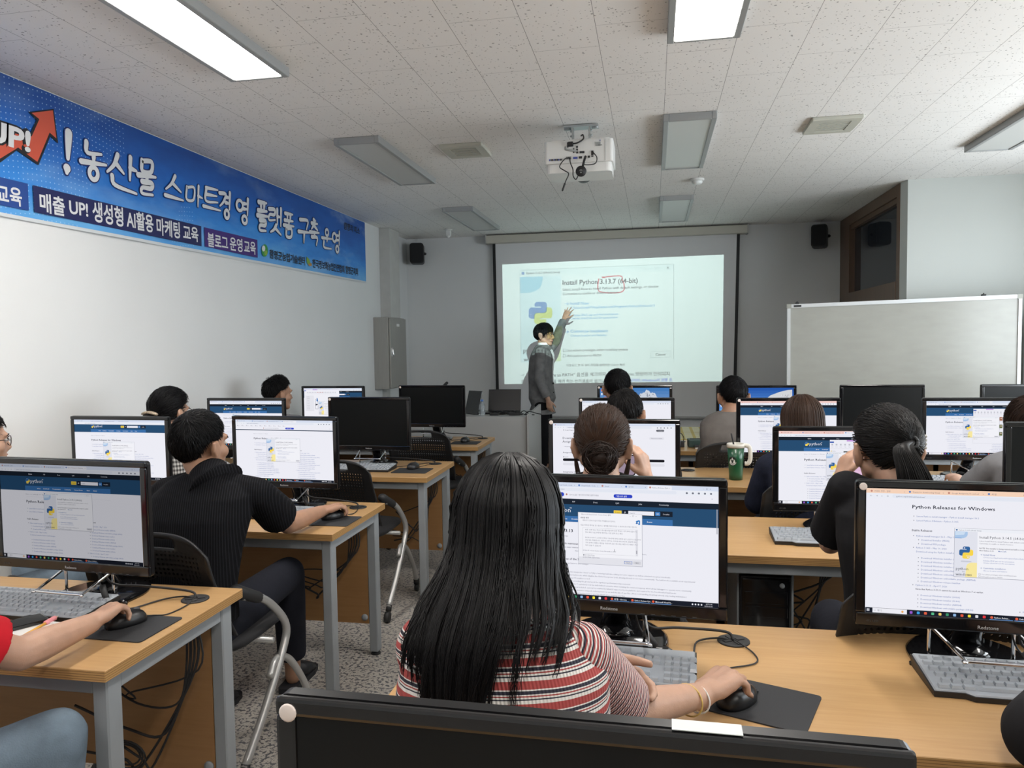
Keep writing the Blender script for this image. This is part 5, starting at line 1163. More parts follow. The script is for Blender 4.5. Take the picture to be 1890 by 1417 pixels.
# ---------------------------------------------------------------- woman in the striped tee, front
M_str = stripes('red_white_navy_striped_rib_knit', [(0, WHT), (.16, NVY), (.22, WHT), (.30, RED), (.36, WHT), (.42, NVY), (.58, WHT), (.64, RED)], .0270, (-.05, 0, 1), .004, .0062)
E1 = atY(1156, 1312, 1.31); S1 = V((-.118, 1.17, .972)); ax_ = (E1-S1).normalized()
M_slv = stripes('fine_striped_rib_sleeve', [(0, WHT), (.22, RED), (.48, WHT), (.62, NVY), (.84, RED)], .0125, tuple(ax_ + V((.25, 0, 0))), .004, .0062)
t1, H1, O1 = person('woman with long straight black hair in a red, white and navy striped tee', (-.25, 1.09, .50), (-.238, 1.17, 1.012), 0, ((-.247, 1.255, 1.155), 0, 10, 0, .96),
    {'R': dict(S=S1, E=E1, W=V((.092, 1.480, .778)), d=(.62, .72, .16), n=(.14, .0, -1), sleeve=.82, loose=.018, k=.95, own=True, curl=(58, 62, 66, 72), spread=.45, thumb=(.35, .5), hs=1.04),
     'L': dict(S=V((-.366, 1.17, .972)), E=V((-.37, 1.36, .79)), W=atY(1092, 1222, 1.375), d=(.84, -.10, -.36), n=(-.25, -1, -.2), sleeve=.80, loose=.02, curl=(50, 58, 62, 66), thumb=(.55, .1), spread=.25)},
    skin=SK_A, top=M_str, sleeve_m=M_slv, pants=CL_DKT, fx=.94, fy=.95, voxel=.005, face=True, flat_ears=True)
b = MB()
for q, rr, m_ in ((.80, .030, 0), (.92, .0275, 1)):
    p = E1.lerp(V((.092, 1.480, .772)), q); d = (V((.092, 1.480, .772))-E1).normalized(); a = d.orthogonal().normalized(); c = d.cross(a); tl = V((.25, .1, .2))
    b.sweep([p - O1 + a*rr*math.cos(k*PI/12) + c*rr*math.sin(k*PI/12) + d*.006*math.sin(k*PI/12) for k in range(25)], .0017, 6, m_)
    if m_ == 0: b.build('yellow_wristband', mat('yellow_band', (.62, .42, .12), .5), t1); b = MB(); 
    else: b.mi = [0]*len(b.mi); b.build('white_wristband', mat('white_band', (.75, .73, .70), .5), t1)
def curtain(par, H, org, hw, cx, by, endz, N, seed, m, frizz=.004, azmax=118, t=.010, clumps=80, tight=.75, spread=.05):
    r = random.Random(seed); T = Matrix.Translation(-org); mb = MB(); hair_cap(mb, T @ H, 'full', .008, .002, seed)
    def path(az, ze, lift=0.0, n=13, jit=0.0, ph=0.0):
        w_ = math.sin(math.radians(az)); pts = []; back = math.cos(math.radians(az)); out = []
        for i in range(7):
            el = math.radians(80 - i*14); d = V((w_*math.cos(el), -back*math.cos(el), math.sin(el))); out.append(H @ hsurf(d, t+lift))
        z0 = out[-1].z
        for i in range(1, n):
            q = i/(n-1); z = z0 + (ze-z0)*q; s_ = max(0, min(1, (z0-z)/.19)); s_ = s_*s_*(3-2*s_)
            x = out[6].x*(1-s_) + (cx(z) + w_*hw(z))*s_; y = out[6].y*(1-s_) + by(z, w_)*s_ - lift*.8; wob = jit*q*math.sin(q*4+ph); pts.append(V((x+wob, y, z)))
        return out + pts
    azs = [-azmax + 2*azmax*i/44 for i in range(45)]; g_ = [path(a, endz(math.sin(math.radians(a)))+spread+.015, -.004) for a in azs]; k = len(g_[0])
    mb.add([p - org for row in g_ for p in row], [(i*k+j, i*k+j+1, (i+1)*k+j+1, (i+1)*k+j) for i in range(44) for j in range(k-1)], 1)
    cl = [(-azmax + 2*azmax*(i+.5)/clumps + r.gauss(0, 1.2), r.gauss(0, spread*.55), r.uniform(-.002, .007), r.gauss(0, frizz*2), r.uniform(0, 6)) for i in range(clumps)]
    for i in range(N):
        ca, cz, cl_, cj, cp_ = cl[r.randrange(clumps)]; az = ca + r.gauss(0, 2*azmax/clumps*.8); ze = endz(math.sin(math.radians(ca))) + cz + r.uniform(-.03, .03)
        A_ = path(az, ze, cl_ + r.uniform(-.0015, .003), 12, cj, cp_); B_2 = path(ca, ze, cl_, 12, cj, cp_); n = len(A_)
        strand(mb, [a.lerp(b_, tight*(j/(n-1))**2.2) - org for j, (a, b_) in enumerate(zip(A_, B_2))], r.uniform(.0009, .0018), .0003)
    return mb, path
def lut(tb):
    def f(z):
        if z >= tb[0][0]: return tb[0][1]
        for (z0, v0), (z1, v1) in zip(tb, tb[1:]):
            if z >= z1: return v0 + (v1-v0)*(z0-z)/(z0-z1)
        return tb[-1][1]
    return f
hw1 = lut([(1.24, .090), (1.18, .102), (1.10, .124), (1.06, .137), (.975, .118), (.90, .108)]); cx1 = lut([(1.18, -.243), (1.06, -.254), (.97, -.264)])
mbh, path1 = curtain(t1, H1, O1, hw1, cx1, lambda z, w: 1.17 - .128 + .055*w*w - .02*max(0, min(1, (1.05-z)/.1)), lambda w: .905 if -.68 < w < .26 else (1.00 if w < 0 else 1.045), 3800, 4, HR_BLK, clumps=120, tight=.6, spread=.03)
rr_ = random.Random(9)
for k in range(5):   # separate locks falling over the back and the shoulders
    az0, ze = ((30, .955), (-66, .99), (84, 1.03), (-48, .95), (8, .945))[k]
    for j in range(26): strand(mbh, [p - O1 + V((rr_.gauss(0, .002), rr_.gauss(0, .002), 0)) for p in path1(az0+rr_.gauss(0, 1.6), ze+rr_.uniform(-.02, .02), .009, 13, .010*(1 if k % 2 else -1), k)], .0015, .0003)
mbh.build('hair', [HR_BLK, HR_MATTE[HR_BLK.name]], t1)
chair(-.25, .93, 0, 'black chair under the woman in stripes, hidden by the nearest monitor')
# ---------------------------------------------------------------- man in the black shirt, left
g = NT('black_pinstriped_shirt'); o = g.obj(); x, y, z = g.xyz(o)
st = g.math('GREATER_THAN', g.math('SINE', g.math('MULTIPLY', g.math('ADD', x, g.math('MULTIPLY', y, .35)), 2*PI/.0085)), .55); g.col(g.mix(st, (.0055, .0055, .0065), (.014, .014, .017))); g.rough(.9); g.b.inputs['Specular IOR Level'].default_value = .1; g.bump(g.noise(o, 18, 3), .5, .008); M_pin = g.m
W2 = atZ(594, 943, .770); E2 = V((-1.425, 2.70, .775))
t2, H2, O2 = person('man with short black hair in a black pinstriped short-sleeved shirt, right hand on mouse', (-1.60, 2.28, .50), (-1.565, 2.385, 1.005), math.radians(-4), ((-1.615, 2.435, 1.128), -15, 0, 0, 1.0),
    {'R': dict(S=V((-1.392, 2.42, .950)), E=E2, W=W2, d=(.55, .80, .12), n=(.1, 0, -1), sleeve=.66, loose=.026, curl=(52, 56, 60, 64), k=1.05), 'L': dict(S=V((-1.738, 2.40, .950)), E=V((-1.80, 2.62, .74)), W=V((-1.82, 2.85, .765)), sleeve=.7, loose=.03)},
    legs=[(V((-1.52, 2.30, .49)), V((-1.50, 2.83, .535)), V((-1.545, 2.93, .09)), V((-.05, .99, 0))), (V((-1.69, 2.28, .49)), V((-1.74, 2.70, .52)), V((-1.75, 2.62, .09)), V((0, 1, 0)))],
    skin=SK_B, top=M_pin, pants=CL_DKT, voxel=.006, collar=(.063, .034), fx=1.04, shoes=mat('black_slipper', (.012, .013, .017), .6))
short_hair(t2, H2, O2, 'short', HR_BLK, 1700, .012, .045, (.01, -.06, .085), 2, .003)
chair(-1.615, 2.09, 0, 'black perforated chair carrying the man in the black shirt')
# ---------------------------------------------------------------- person in red, front left
W3 = atZ(168, 1150, .778); E3 = V((-1.425, 1.425, .785))
t3, H3, O3 = person('person at left edge in a red tee and faded jeans, only arm and knee showing', (-1.80, 1.02, .50), (-1.76, 1.15, .97), math.radians(-8), ((-1.78, 1.24, 1.14), 0, 8, 0, 1.0),
    {'R': dict(S=V((-1.52, 1.17, .95)), E=E3, W=W3, d=(-.02, 1, .15), n=(.25, 0, -1), sleeve=.80, loose=.022, curl=(54, 58, 62, 66), k=1.05, spread=.35), 'L': dict(S=V((-1.93, 1.16, .93)), E=V((-2.0, 1.36, .76)), W=V((-1.93, 1.58, .765)), sleeve=.66, loose=.03)},
    legs=[(V((-1.70, 1.04, .49)), V((-1.355, 1.44, .585)), V((-1.38, 1.38, .09)), V((.3, .95, 0))), (V((-1.90, 1.02, .49)), V((-1.95, 1.42, .53)), V((-1.95, 1.42, .09)), V((0, 1, 0)))],
    skin=SK_A, top=CL_RED, pants=CL_JEAN, voxel=.005)
short_hair(t3, H3, O3, 'short', HR_BLK, 300, .011, .05, seed=3)
chair(-1.80, .83, 0, 'black chair under the person in red, outside the picture')
# ---------------------------------------------------------------- woman with glasses, left edge
t4, H4, O4 = person('woman with round glasses at the left edge, behind the dim monitor', (-2.47, 2.26, .50), (-2.50, 2.34, .96), math.radians(-10), ((-2.555, 2.43, 1.135), -28, 4, 0, .95),
    {'R': dict(S=V((-2.345, 2.35, .92)), E=V((-2.30, 2.58, .74)), W=V((-2.38, 2.82, .765)), sleeve=.7), 'L': dict(S=V((-2.66, 2.36, .92)), E=V((-2.72, 2.60, .74)), W=V((-2.62, 2.84, .765)), sleeve=.7)},
    skin=SK_A, top=CL_WHT, pants=CL_JEAN, fx=.92)
short_hair(t4, H4, O4, 'pulled', HR_BLK, 700, .012, .07, (0, -.10, .0), 5, .003); glasses(H4, t4, O4)
chair(-2.48, 2.07, 0, 'black chair under the woman with round glasses at the left edge')
# ---------------------------------------------------------------- woman with the hair clip
g = NT('grey_white_plaid'); o = g.obj(); x, y, z = g.xyz(o); u = g.math('FRACT', g.math('DIVIDE', g.math('ADD', x, y), .020)); v_ = g.math('FRACT', g.math('DIVIDE', z, .020))
q = g.math('ADD', g.math('LESS_THAN', u, .5), g.math('LESS_THAN', v_, .5)); g.col(g.ramp(g.math('DIVIDE', q, 2.0), [(0, (.50, .49, .47)), (.3, (.20, .19, .185)), (.8, (.035, .033, .033))], 'CONSTANT')); g.rough(.85); M_plaid = g.m
t5, H5, O5 = person('woman with black hair held by a beige clip, glasses and a plaid shirt', (-2.48, 3.38, .50), (-2.50, 3.46, .97), math.radians(-6), ((-2.525, 3.545, 1.142), -14, 4, 0, 1.0),
    {'R': dict(S=V((-2.34, 3.47, .93)), E=V((-2.28, 3.72, .75)), W=V((-2.36, 3.98, .765)), sleeve=.8), 'L': dict(S=V((-2.66, 3.48, .93)), E=V((-2.74, 3.70, .75)), W=V((-2.62, 3.96, .765)), sleeve=.8)},
    skin=SK_A, top=M_plaid, pants=CL_DKT, fx=.95)
short_hair(t5, H5, O5, 'pulled', HR_BLK, 1100, .022, .09, (0, -.11, -.03), 6, .005); glasses(H5, t5, O5)
b = MB(); Mh = Matrix.Translation(-O5) @ H5
b.ell(Mh @ V((-.01, -.115, -.045)), (.055, .035, .05), M=Mh.to_3x3().to_4x4()); b.build('bun', HR_BLK, t5)
b = MB(); b.sweep([Mh @ V((-.055+.012*k, -.128-.006*math.sin(k/9*PI), -.012+.010*math.sin(k/9*PI))) for k in range(10)], [.008]+[.013]*8+[.008], 10, ellipse=.6); b.build('hair_clip', mat('beige_speckled_clip', (.42, .33, .24), .4, var=.5, vscale=160), t5)
chair(-2.49, 3.19, 0, 'black chair under the woman with the beige hair clip')
# ---------------------------------------------------------------- short-haired man, far left
t6, H6, O6 = person('man with cropped black hair at the farthest left desk, between two bright monitors', (-2.70, 4.88, .50), (-2.69, 4.95, .965), math.radians(-8), ((-2.690, 5.02, 1.138), -34, 2, 0, 1.0),
    {'R': dict(S=V((-2.52, 4.96, .93)), E=V((-2.46, 5.2, .75)), W=V((-2.5, 5.40, .765))), 'L': dict(S=V((-2.86, 4.96, .93)), E=V((-2.90, 5.2, .75)), W=V((-2.76, 5.40, .765)))}, skin=SK_B, top=CL_GRY, pants=CL_DKT)
short_hair(t6, H6, O6, 'crop', HR_BLK, 900, .013, .04, (.0, -.05, .09), 7, .008, .4)
chair(-2.70, 4.66, 0, 'black chair under the man with cropped hair at the farthest left desk')
# ---------------------------------------------------------------- lecturer
RZ7 = math.radians(-97)
A7 = lambda x, y, z: V((x*1.038, y+.30, CH+(z-CH)*1.038 if z > .3 else z))   # the lecturer stands 8.15 m from the photographer
SL7 = A7(-1.115, 8.03, 1.405); EL7 = atY(1025, 630, 8.44); WL7 = atY(1041, 588, 8.64); SR7 = A7(-1.155, 7.68, 1.385); WR7 = atY(1012, 738, 7.94); P7, Sc7 = A7(-1.165, 7.85, .89), A7(-1.150, 7.85, 1.428)
t7, H7, O7 = person('lecturer in grey jacket and glasses, arm raised, pointing at the projected picture', tuple(P7), tuple(Sc7), RZ7, (tuple(A7(-1.135, 7.86, 1.568)), -100, 2, 0, 1.02),
    {'L': dict(S=SL7, E=EL7, W=WL7, d=(.10, .09, .22), n=(.15, 1, -.3), sleeve=1.9, loose=.02, curl=(8, 6, 8, 12), spread=.9, thumb=(1.1, .1)), 'R': dict(S=SR7, E=A7(-1.165, 7.63, 1.105), W=WR7, d=(.15, .0, -1), n=(.3, 1, 0), sleeve=1.86, loose=.02, curl=(35, 40, 45, 50))},
    legs=[(A7(-1.165, 7.77, .87), A7(-1.14, 7.76, .48), A7(-1.17, 7.75, .09), V((1, -.1, 0))), (A7(-1.165, 7.93, .87), A7(-1.13, 7.94, .48), A7(-1.15, 7.95, .09), V((1, -.05, 0)))],
    skin=SK_A, top=CL_GJK, pants=CL_BLK, voxel=.006, hem=-.31, top_name='jacket', fx=1.03, fy=1.05)
short_hair(t7, H7, O7, 'mop', HR_BLK, 1200, .016, .06, (0, -.03, .10), 8, .006); glasses(H7, t7, O7, MATS['matt_black'])
rx7, fy7 = ring_axes(RZ7); b = MB(); vs = []
for k in range(9):
    q = k/8; tt = 1.05-.72*q; c = P7 + (Sc7-P7)*tt - fy7*.022*math.sin(min(1, tt)*PI) - O7; hwid = .055*(1-q)+.006; dep = .060 + .072*min(1, (1.06-tt)*4.2)
    for u in (-1, 0, 1): vs.append(c + rx7*(hwid*u) + fy7*(dep + .012 - .006*abs(u)))
b.add(vs, [(i*3+j, i*3+j+1, (i+1)*3+j+1, (i+1)*3+j) for i in range(8) for j in (0, 1)]); b.build('white_shirt', mat('white_shirt_cloth', (.72, .74, .74), .8), t7)
b = MB(); b.lathe([(.068, -.02), (.062, .02), (.060, .045), (.055, .045), (.058, -.02)], Sc7 + V((0.005, 0, .012)) - O7, 26); b.build('white_collar', MATS['white_shirt_cloth'], t7)
for k, tt in enumerate((.30, .12)):
    b = MB(); b.ell(P7 + (Sc7-P7)*tt - fy7*.02 + fy7*.147 - rx7*-.02 - O7, (.010, .010, .010)); b.build('button', MATS['matt_black'], t7)
# ---------------------------------------------------------------- right-hand block
def seated(label, hx, hy, hz, hyaw, hpitch, top, hair, dx=0.0, hs=1.0, skin=SK_A, fx=1.0, arms=None, pants=CL_DKT, voxel=.008, rz=0, **kw):
    """figure seated below a head centred at (hx, hy, hz)"""
    bx = hx+dx; P = (bx, hy-.17, .50); Sc = (bx, hy-.075, hz-.118); sx = .172*fx
    df = {'R': dict(S=V((bx+sx, hy-.07, hz-.165)), E=V((bx+sx+.05, hy+.14, hz-.40)), W=V((bx+sx-.02, hy+.38, .768)), sleeve=.7), 'L': dict(S=V((bx-sx, hy-.07, hz-.165)), E=V((bx-sx-.05, hy+.14, hz-.40)), W=V((bx-sx+.02, hy+.38, .768)), sleeve=.7)}
    for k_, a in (arms or {}).items(): df[k_].update(a)
    chair(bx, P[1]-.19, 0, 'black chair under the ' + hair)
    return person(label, P, Sc, rz, ((hx, hy, hz), hyaw, hpitch, 0, hs), df, skin=skin, top=top, pants=pants, fx=fx, voxel=voxel, **kw)
t8, H8, O8 = seated('man with thick black hair before the snowy mountain monitor', -.236, 5.02, 1.172, 0, 4, CL_BLK, 'man before the snowy mountain monitor', fx=1.0, skin=SK_B)
short_hair(t8, H8, O8, 'short', HR_BLK, 900, .012, .05, (.0, -.075, .075), 11, .004)
t9, H9, O9 = seated('man with a bowed black-haired head, seen above the hair-bun woman', -.143, 3.78, 1.112, 6, 20, CL_BLK, 'man with the bowed head', skin=SK_B, dx=.02)
short_hair(t9, H9, O9, 'short', HR_DK, 900, .011, .055, (-.02, -.062, .085), 12, .006)
ph10 = atY(1143, 858, 2.63)
t10, H10, O10 = seated('woman with brown hair in a messy bun, photographing her screen with a phone', -.163, 2.40, 1.152, 0, 6, CL_BLK, 'woman with the messy bun', hs=.96, fx=.92, voxel=.006,
    arms={'R': dict(E=V((.07, 2.50, .80)), W=atY(1194, 884, 2.60), d=(-.22, .12, .95), n=(-.8, .45, .2), sleeve=.5, curl=(50, 52, 55, 60), spread=.5), 'L': dict(E=V((-.36, 2.52, .82)), W=atY(1105, 880, 2.61), d=(.1, .1, .9), n=(.8, .3, .1), sleeve=.5, curl=(45, 45, 50, 55))})
short_hair(t10, H10, O10, 'pulled', HR_BR2, 1300, .016, .09, (0, -.105, -.02), 13, .006)
def bun(par, H, org, c, r_, N, seed, m, tail=0):
    r = random.Random(seed); M = Matrix.Translation(-org) @ H; mb = MB(); c = V(c); mb.ell(M @ c, (r_*.78, r_*.62, r_*.72), M=M.to_3x3().to_4x4())
    for i in range(N):
        a = V((r.gauss(0, .5), -1, r.gauss(0, .5))).normalized(); u = a.orthogonal().normalized(); v = a.cross(u); R_ = r_*r.uniform(.45, 1.05); o_ = c + V((r.gauss(0, .006), r.uniform(-.35, .35)*r_, r.gauss(0, .006))); a0 = r.uniform(0, 6.3); L = r.uniform(1.8, 4.6)
        strand(mb, [M @ (o_ + u*R_*math.cos(a0+L*k/9) + v*R_*math.sin(a0+L*k/9) - a*-.004*math.sin(k)) for k in range(10)], r.uniform(.001, .0018), .0004)
    for i in range(tail):
        x0, x1 = r.gauss(0, .010), r.gauss(0, .035); strand(mb, [M @ (c + V((x0+(x1-x0)*k/7, -.012-.01*math.sin(k), -.02-.014*k))) for k in range(8)], .0013, .0003)
    return mb.build('bun', m, par)
bun(t10, H10, O10, (0, -.125, -.045), .052, 330, 3, HR_BRN, 130)
b = MB(); r = random.Random(4); Mh = Matrix.Translation(-O10) @ H10
for sx in (-1, 1):
    for k in range(26): strand(b, [Mh @ V((sx*(.080+.014*math.sin(q/2+k*.05)), .01-.004*q+r.gauss(0, .002), .02-.024*q)) for q in range(7)], .0011, .0003)
b.build('loose_locks', HR_BR2, t10)
SL11 = atY(1318, 803, 4.80); EL11 = atY(1300, 848, 4.86)
t11, H11, O11 = seated('man in a taupe-grey shirt with short black hair, leaning on far desk', .492, 4.86, 1.127, 4, 8, CL_GRB, 'man in the taupe-grey shirt', skin=SK_B, dx=-.02, fx=1.05, arms={'L': dict(S=SL11, E=EL11, W=V((.35, 5.10, .775)), sleeve=.95, loose=.02)})
short_hair(t11, H11, O11, 'short', HR_BLK, 900, .011, .045, (.02, -.068, .082), 14, .004)
SL12 = atY(1418, 862, 3.60); EL12 = atY(1398, 925, 3.68)
t12, H12, O12 = seated('woman with straight chestnut-brown hair in a dark denim shirt', .685, 3.68, 1.085, 0, 6, CL_DEN, 'woman in the denim shirt', hs=.98, fx=.95, flat_ears=True, arms={'L': dict(S=SL12, E=EL12, W=V((.66, 3.93, .775)), sleeve=1.05, loose=.03)})
mb12, p12 = curtain(t12, H12, O12, lambda z: .088+.02*max(0, min(1, (1.1-z)/.2)), lambda z: .685, lambda z, w: 3.60-.125+.05*w*w, lambda w: .88, 2600, 21, HR_BR2, .0012, clumps=400, tight=.2); mb12.build('hair', [HR_BR2, HR_MATTE[HR_BR2.name]], t12)
SL13 = atY(1564, 903, 2.25); EL13 = atY(1532, 1002, 2.40); ph13 = atY(1592, 860, 2.62)
t13, H13, O13 = seated('woman in a black tee with a ponytail, holding up a phone', .655, 2.30, 1.160, 10, 8, CL_BLK, 'ponytailed woman in black', hs=.98, voxel=.006, dx=.03,
    arms={'L': dict(S=SL13, E=EL13, W=atY(1549, 884, 2.58), d=(.35, .2, .9), n=(.85, .3, -.2), sleeve=.80, loose=.03, curl=(40, 48, 52, 56), thumb=(.6, .2), k=.92, hs=.88), 'R': dict(E=V((.93, 2.48, .80)), W=V((.80, 2.60, .96)), d=(-.3, .1, .9), n=(-.9, .2, 0))})
HTIE = V((.018, -.108, .015))
mb = MB(); Mh = Matrix.Translation(-O13) @ H13; hair_cap(mb, Mh, 'pulled', .010, .002, 5); r = random.Random(31); i = 0
while i < 1500:
    d = V((r.gauss(0, 1), r.gauss(0, 1), r.gauss(.2, 1))).normalized(); p = hsurf(d)
    if p.z < hairline(d, 'pulled')+.003: continue
    i += 1; dt = (HTIE-HC0).normalized(); pts = []
    for k in range(7):
        q = k/6*r.uniform(.9, 1.0); dd = (d*(1-q) + dt*q); dd = dd if dd.length > .15 else dt; pts.append(Mh @ hsurf(dd.normalized(), .010 + .004*math.sin(q*PI)*r.uniform(.3, 1.3)))
    strand(mb, pts, .0013, .0006)
tie = Mh @ (HTIE + V((0, -.010, .002))); tw = [tie, atY(1668, 826, 2.14)-O13, atY(1682, 862, 2.11)-O13, atY(1694, 905, 2.10)-O13, atY(1700, 960, 2.11)-O13]
for i in range(620):
    a = r.uniform(0, 2*PI); w_ = math.sqrt(r.random()); e = r.uniform(.8, 1.0)
    pts = [c + V((math.cos(a)*w_, math.sin(a)*w_*.5, 0))*wd for c, wd in zip(tw, (.010, .026, .038, .046, .040))]; strand(mb, bez(pts, 3)[:int(13*e)], .0015, .0005)
mb.sweep(bez(tw, 4), [.010]+[.010+.024*k/16 for k in range(16)], 12, ellipse=.6); mb.build('hair', [HR_DK, HR_MATTE[HR_DK.name]], t13)
b = MB(); b.sweep([tie + V((.014*math.cos(k*PI/8), -.006+.008*math.sin(k*PI/8), .014*math.sin(k*PI/8))) for k in range(17)], .0045, 8); b.build('hair_tie', M_blk, t13)
b = MB(); cx_ = Mh @ hsurf(V((.95, -.35, -.05)), .016)
for k in range(4): b.box(tuple(cx_ + V((-.004, -.006, -.022+.011*k))), tuple(cx_ + V((.006, .004, -.014+.011*k))), bev=.002, seg=1)
b.build('hair_clip', mat('pearl_clip', (.55, .53, .50), .3), t13)
t14, H14, O14 = seated('person with dark brown hair in a grey tee at the right edge', 1.600, 3.58, 1.092, 0, 6, CL_GRY, 'person in the grey tee', dx=.01, flat_ears=True, arms={'L': dict(S=V((1.452, 3.52, .915)), E=V((1.40, 3.70, .76)), W=V((1.46, 3.98, .775)), sleeve=.75, loose=.02)})
short_hair(t14, H14, O14, 'full', HR_BRN, 900, .016, .08, (0, -.05, .09), 16, .004)
t15, H15, O15 = person('person in black long sleeves at lower right, only an elbow showing', (.90, .98, .50), (.89, 1.10, .97), 0, ((.90, 1.2, 1.15), 0, 8, 0, .98),
    {'L': dict(S=V((.735, 1.12, .93)), E=V((.655, 1.385, .795)), W=V((.80, 1.60, .775)), sleeve=1.75, loose=.035, k=1.05), 'R': dict(S=V((1.05, 1.12, .93)), E=V((1.12, 1.36, .78)), W=V((1.0, 1.60, .775)), sleeve=1.75)}, skin=SK_A, top=CL_BLK, pants=CL_DKT)
short_hair(t15, H15, O15, 'full', HR_BLK, 200, .014, .08, seed=17)
chair(.90, .79, 0, 'black chair at lower right under the person in black sleeves')
# ================================================================ THINGS HELD AND LYING ABOUT
def phone(name_label, c, M, scr):
    t = thing('smartphone', name_label, 'phone', c); t.matrix_world = Matrix.Translation(c) @ M
    b = MB(); b.prism(rrect(.150, .072, .010), -.004, .004); b.build('case', M_gloss, t)
    b = MB(); b.prism(rrect(.142, .066, .007), .0041, .0046); b.build('screen', scr, t)
    b = MB(); b.lathe([(.006, -.0041), (.006, -.0055)], (.058, .02, 0), 12); b.lathe([(.006, -.0041), (.006, -.0055)], (.058, .004, 0), 12); b.build('camera_lens', M_gloss, t)
    return t
g = NT('phone_preview_mauve'); e = g.n('Emission'); o = g.obj(); nz = g.noise(g.scale(o, (18, 60, 1)), 4, 3); g.l(g.mix(nz, (.22, .16, .22), (.36, .29, .36)), e.inputs[0]); e.inputs[1].default_value = .55; g.l(e.outputs[0], g.t.nodes['Material Output'].inputs[0]); M_ph1 = g.m
g = NT('phone_preview_pink'); e = g.n('Emission'); o = g.obj(); nz = g.noise(g.scale(o, (40, 60, 1)), 2, 3); g.l(g.mix(nz, (.45, .20, .36), (.80, .62, .78)), e.inputs[0]); e.inputs[1].default_value = .6; g.l(e.outputs[0], g.t.nodes['Material Output'].inputs[0]); M_ph2 = g.m
UP = Matrix.Rotation(math.radians(82), 4, 'X')
phone('smartphone held sideways by the woman with the messy bun', ph10 + V((-.018, 0, .0)), UP, M_ph1)
phone('smartphone with pink picture held sideways by the ponytailed woman', ph13 + V((.03, 0, .0)), UP, M_ph2)
# green tumbler
c = V((.438, 4.18, DH))
M_tg = mat('dark_green_enamel', (.006, .075, .030), .32, coat=.3); M_tw = mat('off_white_lid', (.66, .63, .56), .4)
t = thing('tumbler', 'dark green tumbler with off-white lid, handle and black straw', 'tumbler', c)
b = MB(); b.lathe([(.036, .001), (.0365, .03), (.040, .10), (.0455, .178)], n=32); b.build('cup', M_tg, t)
b = MB(); b.lathe([(.048, .176), (.0485, .192), (.046, .198), (.036, .196), (.034, .190)], n=32); b.build('lid', M_tw, t)
b = MB(); b.sweep(bez([(.040, -.012, .190), (.064, -.016, .184), (.072, -.018, .165), (.073, -.018, .115), (.062, -.016, .092), (.046, -.012, .090)], 5), .0085, 10, ellipse=1.4); b.build('handle', M_tw, t)
b = MB(); b.sweep([(-.010, .0, .186), (-.024, .0, .252)], .0042, 8); b.build('straw', M_blk, t)
b = MB()
def on_cup(u, v, off=.0006):   # flat emblem coordinates wrapped on the cup side facing the room's back
    z = .105+v; R_ = .040+(z-.10)*.07+off; a = -PI/2 - .55 + u/R_; return (R_*math.cos(a), R_*math.sin(a), z)
n = 28; b.add([on_cup(0, 0)] + [on_cup(.024*math.cos(2*PI*k/n), .024*math.sin(2*PI*k/n)) for k in range(n)], [(0, k+1, (k+1) % n+1) for k in range(n)], 0)
ring = lambda r0, r1, a0, a1, m_=14: [(r1*math.cos(a0+(a1-a0)*k/m_), r1*math.sin(a0+(a1-a0)*k/m_)) for k in range(m_+1)] + [(r0*math.cos(a1+(a0-a1)*k/m_), r0*math.sin(a1+(a0-a1)*k/m_)) for k in range(m_+1)]
def emb(poly): b.add([on_cup(x, y, .0011) for x, y in poly], tri_fill(poly), 1)
for r0, r1, a0, a1 in ((.019, .0215, 3.4, 6.0), (.0145, .0165, 3.3, 6.1), (.010, .012, 3.2, 6.2)): emb(ring(r0, r1, a0, a1))
for s in (-1, 1): emb([(s*.004, -.006), (s*.008, .004), (s*.006, .012), (s*.013, .006), (s*.015, -.004), (s*.009, -.012)])
emb([(-.004, .012), (0, .021), (.004, .012), (.002, .006), (-.002, .006)])
b.build('round_emblem', [M_blk, mat('emblem_white', (.72, .72, .70), .4)], t)
# tower computers
M_tow = mat('black_tower_case', (.008, .008, .009), .35)
def tower(x, y, label):
    t = thing('computer_tower', label, 'computer', (x, y, .215)); b = MB(); b.box((-.09, -.2, 0), (.09, .2, .40), bev=.006); b.build('case', M_tow, t)
    b = MB(); b.box((-.085, -.207, .008), (.085, -.199, .392), bev=.004); b.box((-.075, -.210, .30), (.075, -.206, .345), bev=.002); b.box((-.075, -.210, .25), (.075, -.206, .29), bev=.002); b.build('front_panel', M_gloss, t)
    b = MB(); b.lathe([(.009, -.212), (.009, -.207), (.004, -.206)], (.055, 0, .37), 12, M=Matrix.Translation((0, 0, 0)) @ Matrix.Rotation(-PI/2, 4, 'X')); b.build('power_button', M_leg, t)
    s = MB(); s.box((-.100, -.18, -.012), (.100, .18, -.0008)); s.box((-.100, -.18, -.0008), (-.092, .18, .474)); s.box((.092, -.18, -.0008), (.100, .18, .474)); s.build('hanging_bracket', M_leg, t)
tower(.40, 3.00, 'black computer tower under the desk right of the nearest long-haired woman')
